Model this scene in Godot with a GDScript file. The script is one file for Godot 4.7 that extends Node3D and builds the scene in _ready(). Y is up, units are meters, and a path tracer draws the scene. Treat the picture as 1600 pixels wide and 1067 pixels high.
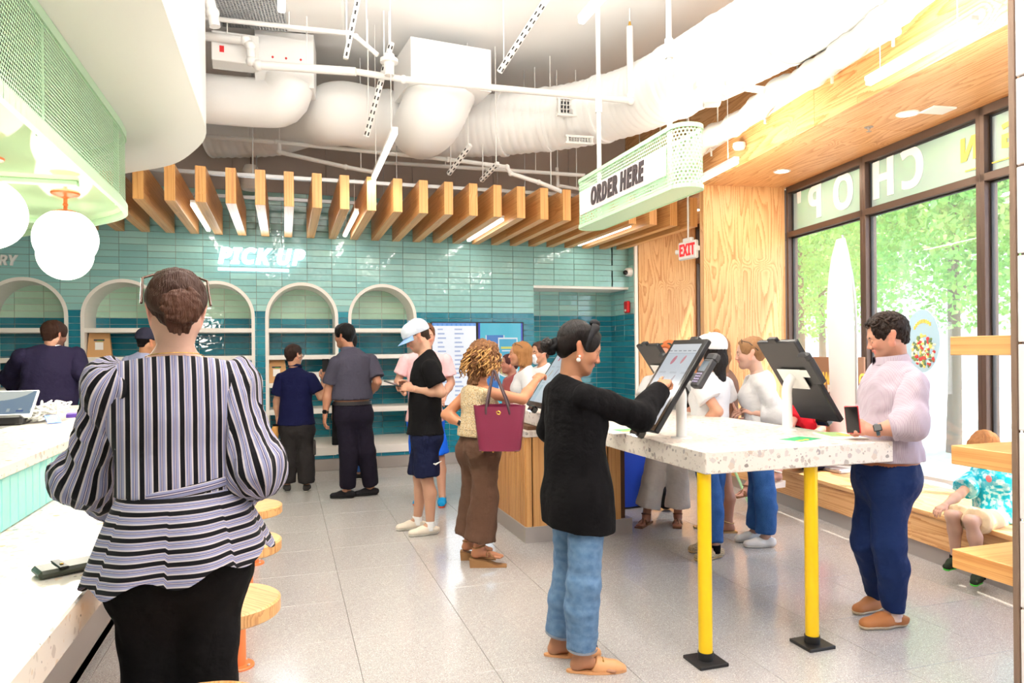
extends Node3D
# ---------------------------------------------------------------- camera frame (metres, y up, room depth along -z)
const FOC := 1118.0
const CXP := 800.0
const CYP := 549.7
const EYE := Vector3(0, 1.5, 0)
const YAW := 0.30753
const ROLL := 0.0093
var cam_f: Vector3
var cam_r: Vector3
var cam_u: Vector3
var M := {}                     # materials
var X := {}                     # textures
var rng := RandomNumberGenerator.new()
var jobs: Array = []            # bodies, hair and clothes to be meshed in threads

func _ready() -> void:
	rng.seed = 7
	cam_f = Vector3(sin(YAW), 0, -cos(YAW))
	var r0 := Vector3(cos(YAW), 0, sin(YAW))
	cam_r = cos(ROLL) * r0 - sin(ROLL) * Vector3.UP
	cam_u = sin(ROLL) * r0 + cos(ROLL) * Vector3.UP
	var cam := Camera3D.new()
	cam.name = "camera"
	add_child(cam)
	cam.transform = Transform3D(Basis(cam_r, cam_u, -cam_f), EYE)
	cam.projection = Camera3D.PROJECTION_FRUSTUM
	cam.keep_aspect = Camera3D.KEEP_HEIGHT
	cam.near = 0.1
	cam.far = 200.0
	cam.size = 1067.0 / FOC * 0.1
	cam.frustum_offset = Vector2(0, (CYP - 533.5) / FOC * 0.1)
	cam.current = true
	var we := WorldEnvironment.new()
	we.name = "world_environment"
	var env := Environment.new()
	env.background_mode = Environment.BG_SKY
	var sky := Sky.new()
	var sm := ProceduralSkyMaterial.new()
	sm.sky_top_color = Color(0.62, 0.76, 0.95)
	sm.sky_horizon_color = Color(0.93, 0.96, 1.0)
	sm.ground_bottom_color = Color(0.62, 0.61, 0.58)
	sm.ground_horizon_color = Color(0.9, 0.92, 0.93)
	sm.sky_energy_multiplier = 1.0
	sm.ground_energy_multiplier = 1.0
	sky.sky_material = sm
	env.sky = sky
	env.background_energy_multiplier = 7.0
	env.tonemap_mode = Environment.TONE_MAPPER_LINEAR
	env.tonemap_exposure = 0.85
	env.sdfgi_enabled = true
	env.ssao_enabled = true
	env.ssil_enabled = true
	we.environment = env
	add_child(we)
	var sun := DirectionalLight3D.new()
	sun.name = "sun"
	sun.light_energy = 6.0
	sun.light_color = Color(1.0, 0.96, 0.88)
	sun.light_angular_distance = 1.0
	sun.shadow_enabled = true
	sun.sky_mode = DirectionalLight3D.SKY_MODE_LIGHT_ONLY
	add_child(sun)
	sun.look_at_from_position(Vector3(10.4, 18, 2.6), Vector3(4.4, 0, -3.4))
	make_textures()
	make_materials()
	build_room()
	build_storefront()
	build_outside()
	build_ceiling()
	build_counter()
	build_kiosks()
	build_small()
	build_people()
	run_jobs()

# ---------------------------------------------------------------- helpers
func at(px: float, py: float, d: float) -> Vector3:      # a point seen at this place of the photograph, d metres in front of the camera
	return EYE + (cam_f + cam_r * ((px - CXP) / FOC) + cam_u * ((CYP - py) / FOC)) * d

func on_y(px: float, py: float, y: float) -> Vector3:
	var r := cam_f + cam_r * ((px - CXP) / FOC) + cam_u * ((CYP - py) / FOC)
	return EYE + r * ((y - EYE.y) / r.y)

class MB:
	var v := PackedVector3Array()
	var n := PackedVector3Array()
	var uv := PackedVector2Array()
	var c := PackedColorArray()
	var ix := PackedInt32Array()
	var xf := Transform3D()
	var col := Color.WHITE
	var uo := Vector2.ZERO
	func vert(p: Vector3, nn: Vector3, t: Vector2) -> int:
		v.append(xf * p)
		n.append((xf.basis * nn).normalized())
		uv.append(t + uo)
		c.append(col)
		return v.size() - 1
	func tri(a: int, b: int, d: int) -> void:           # turned so that the front runs clockwise about the normals
		var g := (v[b] - v[a]).cross(v[d] - v[a])
		if g.dot(n[a] + n[b] + n[d]) > 0.0:
			ix.append(a); ix.append(d); ix.append(b)
		else:
			ix.append(a); ix.append(b); ix.append(d)
	func poly(p: Array, nn: Vector3, t: Array) -> void:
		var k: Array = []
		for i in p.size():
			k.append(vert(p[i], nn, t[i]))
		for i in range(1, p.size() - 1):
			tri(k[0], k[i], k[i + 1])
	func box(ce: Vector3, s: Vector3, ch := 0.0) -> void:
		var h := s * 0.5
		ch = minf(ch, minf(h.x, minf(h.y, h.z)) * 0.9)
		for ax in 3:
			var a1 := (ax + 1) % 3
			var a2 := (ax + 2) % 3
			if s[a1] > s[a2]:
				var sw := a1; a1 = a2; a2 = sw
			for sg in [-1.0, 1.0]:
				var nn := Vector3.ZERO
				nn[ax] = sg
				var ps: Array = []
				var ts: Array = []
				for k in [[-1.0, -1.0], [1.0, -1.0], [1.0, 1.0], [-1.0, 1.0]]:
					var p := Vector3.ZERO
					p[ax] = sg * h[ax]
					p[a1] = k[0] * (h[a1] - ch)
					p[a2] = k[1] * (h[a2] - ch)
					ps.append(ce + p)
					ts.append(Vector2(p[a1] + sg * 0.37 * ax, p[a2] + 0.21 * ax))
				poly(ps, nn, ts)
		if ch > 0.0:
			for ax in 3:
				var a1 := (ax + 1) % 3
				var a2 := (ax + 2) % 3
				for s1 in [-1.0, 1.0]:
					for s2 in [-1.0, 1.0]:
						var nn := Vector3.ZERO
						nn[a1] = s1; nn[a2] = s2
						var ps: Array = []
						var ts: Array = []
						for k in [[-1.0, 0], [1.0, 0], [1.0, 1], [-1.0, 1]]:
							var p := Vector3.ZERO
							p[ax] = k[0] * (h[ax] - ch)
							p[a1] = s1 * (h[a1] - (ch if k[1] == 0 else 0.0))
							p[a2] = s2 * (h[a2] - (0.0 if k[1] == 0 else ch))
							ps.append(ce + p)
							ts.append(Vector2(0.01 * k[1], p[ax]))
						poly(ps, nn.normalized(), ts)
			for sx in [-1.0, 1.0]:
				for sy in [-1.0, 1.0]:
					for sz in [-1.0, 1.0]:
						var q := Vector3(sx, sy, sz)
						poly([ce + q * Vector3(h.x, h.y - ch, h.z - ch), ce + q * Vector3(h.x - ch, h.y, h.z - ch), ce + q * Vector3(h.x - ch, h.y - ch, h.z)], q.normalized(), [Vector2.ZERO, Vector2.ZERO, Vector2.ZERO])
	func tube(p: Array, r, seg := 10, caps := true, flat := 1.0, fdir := Vector3.UP, closed := false) -> void:
		# a swept round (or flattened across fdir) section; r a number or one per point
		var m := p.size()
		var up := Vector3.ZERO
		var rings: Array = []
		var dist := 0.0
		for i in m:
			var t: Vector3
			if closed:
				t = p[(i + 1) % m] - p[(i - 1 + m) % m]
			else:
				t = p[mini(i + 1, m - 1)] - p[maxi(i - 1, 0)]
			t = t.normalized()
			if flat != 1.0:
				up = (fdir - t * fdir.dot(t)).normalized()
			elif up == Vector3.ZERO:
				var ref := Vector3.UP if absf(t.y) < 0.9 else Vector3.RIGHT
				up = (ref - t * ref.dot(t)).normalized()
			else:
				up = (up - t * up.dot(t)).normalized()
			var sd := t.cross(up)
			var rr: float = r if (r is float or r is int) else r[i]
			if i > 0:
				dist += (p[i] - p[i - 1]).length()
			var slope := 0.0
			if not (r is float or r is int) and not closed:
				var i0 := maxi(i - 1, 0)
				var i1 := mini(i + 1, m - 1)
				slope = (r[i1] - r[i0]) / maxf(1e-5, (p[i1] - p[i0]).length())
			var ring: Array = []
			for k in seg + 1:
				var an := TAU * k / seg
				var o := up * cos(an) * flat + sd * sin(an)
				var nn := up * cos(an) / flat + sd * sin(an) - t * slope
				ring.append(vert(p[i] + o * rr, nn, Vector2(an * rr, dist)))
			rings.append(ring)
		for i in (m if closed else m - 1):
			var a: Array = rings[i]
			var b: Array = rings[(i + 1) % m]
			for k in seg:
				tri(a[k], a[k + 1], b[k + 1])
				tri(a[k], b[k + 1], b[k])
		if caps and not closed:
			for e in [0, m - 1]:
				var t: Vector3 = (p[0] - p[1]).normalized() if e == 0 else (p[m - 1] - p[m - 2]).normalized()
				var ps: Array = []
				var ts: Array = []
				for k in seg:
					ps.append(xf.affine_inverse() * v[rings[e][k]])
					ts.append(Vector2(cos(TAU * k / seg), sin(TAU * k / seg)) * 0.02)
				poly(ps, t, ts)
	func cyl(a: Vector3, b: Vector3, r, seg := 16) -> void:
		tube([a, b], r, seg)
	func lathe(prof: Array, seg := 24) -> void:          # profile of Vector2(radius, height) about the y axis
		for i in prof.size() - 1:
			var a: Vector2 = prof[i]
			var b: Vector2 = prof[i + 1]
			var e := b - a
			if e.length() < 1e-6:
				continue
			var nn := Vector2(e.y, -e.x).normalized()
			var ra: Array = []
			var rb: Array = []
			for k in seg + 1:
				var an := TAU * k / seg
				var d := Vector3(cos(an), 0, sin(an))
				ra.append(vert(d * a.x + Vector3(0, a.y, 0), d * nn.x + Vector3(0, nn.y, 0), Vector2(d.x * a.x, d.z * a.x) if absf(nn.y) > 0.7 else Vector2(an * a.x, a.y)))
				rb.append(vert(d * b.x + Vector3(0, b.y, 0), d * nn.x + Vector3(0, nn.y, 0), Vector2(d.x * b.x, d.z * b.x) if absf(nn.y) > 0.7 else Vector2(an * b.x, b.y)))
			for k in seg:
				if a.x > 1e-6:
					tri(ra[k], ra[k + 1], rb[k + 1])
				if b.x > 1e-6:
					tri(ra[k], rb[k + 1], rb[k])
	func ball(ce: Vector3, r: Vector3, seg := 16, rows := 10, lo := -PI / 2, hi := PI / 2) -> void:
		var rings: Array = []
		for j in rows + 1:
			var la := lerpf(lo, hi, float(j) / rows)
			var ring: Array = []
			for k in seg + 1:
				var an := TAU * k / seg
				var d := Vector3(cos(la) * cos(an), sin(la), cos(la) * sin(an))
				ring.append(vert(ce + d * r, (d / r).normalized(), Vector2(an, la) * maxf(r.x, r.y)))
			rings.append(ring)
		for j in rows:
			for k in seg:
				tri(rings[j][k], rings[j][k + 1], rings[j + 1][k + 1])
				tri(rings[j][k], rings[j + 1][k + 1], rings[j + 1][k])
	func ext(pg: PackedVector2Array, z0: float, z1: float, ch := 0.0, uvrot := false) -> void:   # a polygon in x,y drawn out along z
		var tr := Geometry2D.triangulate_polygon(pg)
		for e in 2:
			var z := z0 if e == 0 else z1
			var nn := Vector3(0, 0, -1 if e == 0 else 1) * signf(z1 - z0)
			var k: Array = []
			for p in pg:
				k.append(vert(Vector3(p.x, p.y, z), nn, Vector2(p.y, p.x) if uvrot else p))
			for i in range(0, tr.size(), 3):
				tri(k[tr[i]], k[tr[i + 1]], k[tr[i + 2]])
		var cw := 1.0 if Geometry2D.is_polygon_clockwise(pg) else -1.0
		var d := 0.0
		for i in pg.size():
			var a := pg[i]
			var b := pg[(i + 1) % pg.size()]
			var e2 := b - a
			if e2.length() < 1e-7:
				continue
			var nn := Vector3(-e2.y, e2.x, 0).normalized() * cw
			poly([Vector3(a.x, a.y, z0), Vector3(b.x, b.y, z0), Vector3(b.x, b.y, z1), Vector3(a.x, a.y, z1)], nn, [Vector2(z0, d), Vector2(z0, d + e2.length()), Vector2(z1, d + e2.length()), Vector2(z1, d)])
			d += e2.length()
	func grid(pts: Array, nu: int, nv: int, thick := 0.0, wrap := false, us := 1.0, vs := 1.0) -> void:   # a sheet of nu x nv points with smooth normals
		for side in (2 if thick > 0.0 else 1):
			var k: Array = []
			for j in nv:
				for i in nu:
					var i0 := (i - 1 + nu) % nu if wrap else maxi(i - 1, 0)
					var i1 := (i + 1) % nu if wrap else mini(i + 1, nu - 1)
					var du: Vector3 = pts[j * nu + i1] - pts[j * nu + i0]
					var dv: Vector3 = pts[mini(j + 1, nv - 1) * nu + i] - pts[maxi(j - 1, 0) * nu + i]
					var nn := du.cross(dv).normalized()
					if side == 1:
						nn = -nn
					var p: Vector3 = pts[j * nu + i]
					if side == 1:
						p += nn * thick
					k.append(vert(p, nn, Vector2(us * i / maxf(1.0, nu - 1 if not wrap else nu), vs * j / maxf(1.0, nv - 1))))
			for j in nv - 1:
				for i in (nu if wrap else nu - 1):
					var a := j * nu + i
					var b := j * nu + (i + 1) % nu
					tri(k[a], k[b], k[b + nu])
					tri(k[a], k[b + nu], k[a + nu])
	func mesh() -> ArrayMesh:
		var m := ArrayMesh.new()
		if v.is_empty():
			return m
		var a: Array = []
		a.resize(Mesh.ARRAY_MAX)
		a[Mesh.ARRAY_VERTEX] = v
		a[Mesh.ARRAY_NORMAL] = n
		a[Mesh.ARRAY_TEX_UV] = uv
		a[Mesh.ARRAY_COLOR] = c
		a[Mesh.ARRAY_INDEX] = ix
		m.add_surface_from_arrays(Mesh.PRIMITIVE_TRIANGLES, a)
		return m

var taken := {}
func numbered(called: String) -> String:
	var k: int = taken.get(called, 0)
	taken[called] = k + 1
	return called if k == 0 else "%s_%03d" % [called, k]

func thing(called: String, label: String, category: String, pos := Vector3.ZERO, turn := 0.0, group := "") -> Node3D:
	var o := Node3D.new()
	o.name = numbered(called)
	add_child(o)
	o.position = pos
	o.rotation.y = turn
	tag(o, label, category, group)
	return o

func tag(o: Node3D, label: String, category: String, group := "") -> Node3D:
	o.set_meta("label", label)
	o.set_meta("category", category)
	if group:
		o.set_meta("group", group)
	return o

func part(called: String, m, mat: Material, parent: Node = null, pos := Vector3.ZERO) -> MeshInstance3D:
	var o := MeshInstance3D.new()
	o.name = called if parent else numbered(called)
	o.mesh = m.mesh() if m is MB else m
	o.material_override = mat
	o.position = pos
	(parent if parent else self).add_child(o, true)
	return o

func struct(called: String, m, mat: Material, label := "", parent: Node = null) -> MeshInstance3D:
	var o := part(called, m, mat, parent)
	o.set_meta("kind", "structure")
	if label:
		o.set_meta("label", label)
	return o

func mat(c: Color, rough := 0.6, metal := 0.0, tex: Texture2D = null, scale := 1.0) -> StandardMaterial3D:
	var m := StandardMaterial3D.new()
	m.albedo_color = c
	m.roughness = rough
	m.metallic = metal
	if tex:
		m.albedo_texture = tex
		m.uv1_scale = Vector3(scale, scale, scale)
	return m

func c8(r: int, g: int, b: int) -> Color:
	return Color(r / 255.0, g / 255.0, b / 255.0)

func glow(c: Color, e: float) -> StandardMaterial3D:
	var m := mat(c, 0.5)
	m.emission_enabled = true
	m.emission = c
	m.emission_energy_multiplier = e
	return m

func text_mesh(t: String, size: float, depth: float, bold := 0.0, shear := 0.0, stretch := 1.0, serif := false) -> ArrayMesh:
	var f := SystemFont.new()
	f.font_names = PackedStringArray(["Droid Serif" if serif else "Droid Sans"])
	f.font_weight = 700
	var fv := FontVariation.new()
	fv.base_font = f
	fv.variation_embolden = bold
	var tm := TextMesh.new()
	tm.font = fv
	tm.text = t
	tm.font_size = 64
	tm.pixel_size = size / 64.0
	tm.depth = depth
	tm.curve_step = 2.0
	var a := tm.surface_get_arrays(0)
	var out := ArrayMesh.new()
	for s in tm.get_surface_count():
		a = tm.surface_get_arrays(s)
		var vv: PackedVector3Array = a[Mesh.ARRAY_VERTEX]
		for i in vv.size():
			vv[i] = Vector3((vv[i].x + vv[i].y * shear) * stretch, vv[i].y, vv[i].z)
		a[Mesh.ARRAY_VERTEX] = vv
		a[Mesh.ARRAY_TANGENT] = null
		out.add_surface_from_arrays(Mesh.PRIMITIVE_TRIANGLES, a)
	return out

func area(called: String, pos: Vector3, dir: Vector3, size: Vector2, energy: float, c := Color.WHITE, parent: Node = null) -> void:
	var l := AreaLight3D.new()
	l.name = called
	(parent if parent else self).add_child(l, true)
	l.area_size = size
	l.light_energy = energy
	l.light_color = c
	l.area_range = 30.0
	l.area_attenuation = 2.0
	l.shadow_enabled = true
	var up := Vector3.UP if absf(dir.normalized().y) < 0.9 else Vector3.FORWARD
	l.global_transform = Transform3D(Basis.looking_at(dir, up), pos)

# ---------------------------------------------------------------- textures and materials
func picture(w: int, h: int, f: Callable) -> ImageTexture:
	var b := PackedByteArray()
	b.resize(w * h * 3)
	var o := 0
	for y in h:
		for x in w:
			var c: Color = f.call(x, y)
			b[o] = clampi(int(c.r * 255.0), 0, 255)
			b[o + 1] = clampi(int(c.g * 255.0), 0, 255)
			b[o + 2] = clampi(int(c.b * 255.0), 0, 255)
			o += 3
	return ImageTexture.create_from_image(Image.create_from_data(w, h, false, Image.FORMAT_RGB8, b))

func noise_img(w: int, h: int, freq: float, sd: int, oct := 3, to_w := 0, to_h := 0) -> Image:
	var n := FastNoiseLite.new()
	n.seed = sd
	n.noise_type = FastNoiseLite.TYPE_SIMPLEX_SMOOTH
	n.frequency = freq
	n.fractal_octaves = oct
	var im := n.get_seamless_image(w, h)
	im.convert(Image.FORMAT_L8)
	if to_w:
		im.resize(to_w, to_h, Image.INTERPOLATE_CUBIC)
	return im

func wood(sd: int, light: Color, dark: Color, bands: float, stretch: int, freq: float) -> ImageTexture:
	var s := 512
	var big := noise_img(s, s / stretch, freq, sd, 2, s, s).get_data()
	var fine := noise_img(s, s / 32, 0.22, sd + 1, 3, s, s).get_data()
	var slow := noise_img(64, 64, 0.03, sd + 2, 2, s, s).get_data()
	return picture(s, s, func(x: int, y: int) -> Color:
		var o := y * s + x
		var f := big[o] / 255.0 * bands + fine[o] / 255.0 * 0.25
		f = f - floorf(f)
		var k := pow(f, 2.2) * 0.75 + (fine[o] / 255.0 - 0.5) * 0.55 + (slow[o] / 255.0 - 0.5) * 0.3
		return light.lerp(dark, clampf(k, 0.0, 1.0)))

func terrazzo(sd: int, s: int, base: Color, chips: Array, n: int, lo: float, hi: float, pw := 2.0, fade := 0.45) -> ImageTexture:
	var r := RandomNumberGenerator.new()
	r.seed = sd
	var im := Image.create(s, s, false, Image.FORMAT_RGB8)
	im.fill(base)
	for i in n:
		var rad := lerpf(lo, hi, pow(r.randf(), pw))
		var cx := r.randf() * s
		var cy := r.randf() * s
		var col: Color = chips[r.randi() % chips.size()]
		col = col.lerp(base, r.randf() * fade)
		var m := r.randi_range(4, 7)
		var ph := r.randf() * TAU
		var sq := r.randf_range(0.45, 1.0)
		var rot := r.randf() * TAU
		var pl: Array = []
		for k in m:
			pl.append(ph + TAU * k / m + r.randf_range(-0.3, 0.3))
		var R := int(rad) + 1
		for y in range(-R, R + 1):
			for x in range(-R, R + 1):
				var u := (x * cos(rot) + y * sin(rot)) / rad
				var w := (-x * sin(rot) + y * cos(rot)) / (rad * sq)
				var inside := u * u + w * w < 1.2
				if inside:
					for a in pl:
						if u * cos(a) + w * sin(a) > 0.78:
							inside = false
							break
				if inside:
					im.set_pixel(posmod(int(cx) + x, s), posmod(int(cy) + y, s), col)
	return ImageTexture.create_from_image(im)

func speckle_img(s: int, base: Color, amp: float, sd: int) -> ImageTexture:
	var a := noise_img(s, s, 0.35, sd, 2).get_data()
	return picture(s, s, func(x: int, y: int) -> Color:
		var k := 1.0 + (a[y * s + x] / 255.0 - 0.5) * amp
		return Color(base.r * k, base.g * k, base.b * k))

func normal_tex(im: Image, strength: float) -> ImageTexture:
	var c := im.duplicate()
	c.convert(Image.FORMAT_RGBA8)
	c.bump_map_to_normal_map(strength)
	return ImageTexture.create_from_image(c)

func make_textures() -> void:
	X.oak = wood(11, c8(230, 182, 126), c8(184, 116, 60), 9.0, 6, 0.006)
	X.plain_oak = wood(23, c8(222, 168, 104), c8(186, 122, 62), 3.0, 16, 0.006)
	X.butcher = wood(37, c8(226, 176, 116), c8(178, 118, 66), 7.0, 8, 0.005)
	X.floor = terrazzo(3, 1024, c8(178, 174, 172), [c8(226, 222, 218), c8(150, 144, 142), c8(200, 192, 186), c8(132, 122, 118), c8(240, 238, 234), c8(168, 150, 140)], 26000, 1.2, 5.0)
	X.table = terrazzo(5, 1024, c8(236, 227, 217), [c8(196, 182, 172), c8(178, 164, 152), c8(206, 188, 172), c8(160, 150, 150), c8(216, 202, 190), c8(140, 130, 124), c8(186, 170, 168)], 1300, 4.0, 26.0, 3.0, 0.75)
	X.counter = terrazzo(6, 1024, c8(236, 229, 218), [c8(222, 182, 142), c8(206, 196, 186), c8(226, 204, 176), c8(190, 172, 170), c8(112, 118, 114), c8(228, 210, 190), c8(216, 190, 160)], 700, 4.0, 24.0, 2.6, 0.85)
	X.cloth_n = normal_tex(noise_img(256, 256, 0.02, 41, 4), 6.0)
	X.weave_n = normal_tex(noise_img(256, 256, 0.4, 42, 1), 2.0)
	X.hair_n = normal_tex(noise_img(256, 16, 0.3, 43, 2, 256, 256), 8.0)
	X.bumpy = normal_tex(noise_img(256, 256, 0.012, 44, 2), 3.0)

func make_materials() -> void:
	M.white = mat(c8(240, 239, 236), 0.6)
	M.white_gloss = mat(c8(243, 243, 240), 0.3)
	M.ceiling = mat(c8(248, 248, 247), 0.9)
	M.soffit = mat(c8(238, 236, 232), 0.85)
	M.grey_wall = mat(c8(196, 184, 176), 0.85)
	M.cream = mat(c8(245, 240, 232), 0.5)
	M.duct = mat(c8(246, 246, 245), 0.45)
	M.pipe = mat(c8(238, 237, 234), 0.4)
	M.grout = mat(c8(150, 148, 143), 0.9)
	M.grout_low = mat(c8(186, 196, 194), 0.9)
	M.grout_dark = mat(c8(180, 192, 190), 0.9)
	M.grout_niche = mat(c8(208, 196, 184), 0.9)
	M.floor = mat(Color.WHITE, 0.16, 0.0, X.floor, 1.0 / 0.62)
	M.joint = mat(c8(140, 120, 110), 0.8)
	M.oak = mat(Color.WHITE, 0.42, 0.0, X.oak, 1.0)
	M.oak.uv1_scale = Vector3(1.0 / 1.25, 1.0 / 2.2, 1)
	M.oak_light = M.oak.duplicate()
	M.slat = mat(Color.WHITE, 0.38, 0.0, X.plain_oak, 1.0)
	M.slat.uv1_scale = Vector3(2.2, 0.5, 1)
	M.butcher = mat(Color.WHITE, 0.35, 0.0, X.butcher, 1.0)
	M.butcher.uv1_scale = Vector3(2.4, 0.9, 1)
	M.bronze = mat(c8(84, 66, 56), 0.42, 0.35)
	M.gasket = mat(c8(28, 26, 26), 0.6)
	M.alu = mat(c8(176, 178, 182), 0.4, 0.7)
	M.steel = mat(c8(176, 168, 162), 0.4, 0.35)
	M.galv = mat(c8(196, 198, 200), 0.4, 0.6)
	M.black = mat(c8(22, 21, 22), 0.45)
	M.black_gloss = mat(c8(14, 14, 16), 0.12)
	M.dark = mat(c8(40, 40, 42), 0.55)
	M.table = mat(Color.WHITE, 0.28, 0.0, X.table, 1.0 / 0.85)
	M.counter = mat(Color.WHITE, 0.25, 0.0, X.counter, 1.0 / 0.85)
	M.yellow = mat(c8(250, 204, 6), 0.35)
	M.orange = mat(c8(238, 130, 72), 0.4)
	M.green = mat(c8(186, 228, 188), 0.45)
	M.green_pale = mat(c8(196, 230, 196), 0.4)
	M.green_gloss = mat(c8(196, 226, 178), 0.06)
	M.red = mat(c8(214, 28, 34), 0.4)
	M.gold = mat(c8(214, 170, 84), 0.25, 0.9)
	M.led = glow(Color(1, 0.98, 0.95), 5.0)
	M.globe = glow(Color(1, 0.98, 0.94), 2.2)
	M.sign_glow = glow(Color(0.97, 0.98, 1.0), 1.6)
	M.pane = mat(Color(0.93, 0.97, 0.97, 0.06), 0.02)
	M.pane.transparency = BaseMaterial3D.TRANSPARENCY_ALPHA
	M.film = mat(Color(0.72, 0.78, 0.78, 0.55), 0.3)
	M.film.transparency = BaseMaterial3D.TRANSPARENCY_ALPHA
	M.letter_white = mat(c8(244, 236, 234), 0.5)
	M.letter_yellow = mat(c8(252, 206, 90), 0.5)
	M.ink = mat(c8(46, 36, 40), 0.5)
	M.paper = mat(c8(244, 242, 238), 0.7)
	M.kraft = mat(c8(206, 160, 108), 0.75)
	var teal_light: Array = [c8(160, 210, 206), c8(152, 204, 201), c8(168, 216, 210), c8(146, 199, 198)]
	var teal_dark: Array = [c8(36, 134, 154), c8(30, 126, 148), c8(44, 142, 160), c8(26, 118, 140)]
	var mint: Array = [c8(190, 226, 202), c8(182, 220, 196), c8(198, 232, 208), c8(186, 224, 204)]
	for k in 4:
		M["tile_light%d" % k] = glaze(teal_light[k])
		M["tile_dark%d" % k] = glaze(teal_dark[k])
		M["tile_mint%d" % k] = glaze(mint[k])
	M.tile_white = glaze(c8(242, 234, 234))
	M.tile_bar = glaze(c8(132, 206, 198))

func glaze(c: Color) -> StandardMaterial3D:
	var m := mat(c, 0.07)
	m.normal_enabled = true
	m.normal_texture = X.bumpy
	m.normal_scale = 0.35
	m.uv1_scale = Vector3(3, 3, 3)
	return m

# ---------------------------------------------------------------- the room
const ZB := -9.46               # face of the back wall
const TW := 0.305
const TH := 0.0785

func arch(cx: float, hw: float, y0: float, ys: float, seg := 20) -> PackedVector2Array:
	var p := PackedVector2Array([Vector2(cx - hw, y0)])
	for k in seg + 1:
		var a := PI - PI * k / seg
		p.append(Vector2(cx + hw * cos(a), ys + hw * sin(a)))
	p.append(Vector2(cx + hw, y0))
	return p

func tile_mesh(w: float, h: float, sd: float) -> ArrayMesh:    # a cushion edged glazed tile facing +z
	var b := MB.new()
	b.uo = Vector2(sd * 0.37, sd * 0.71)
	b.box(Vector3(0, 0, 0.003), Vector3(w, h, 0.012), 0.003)
	return b.mesh()

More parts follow.
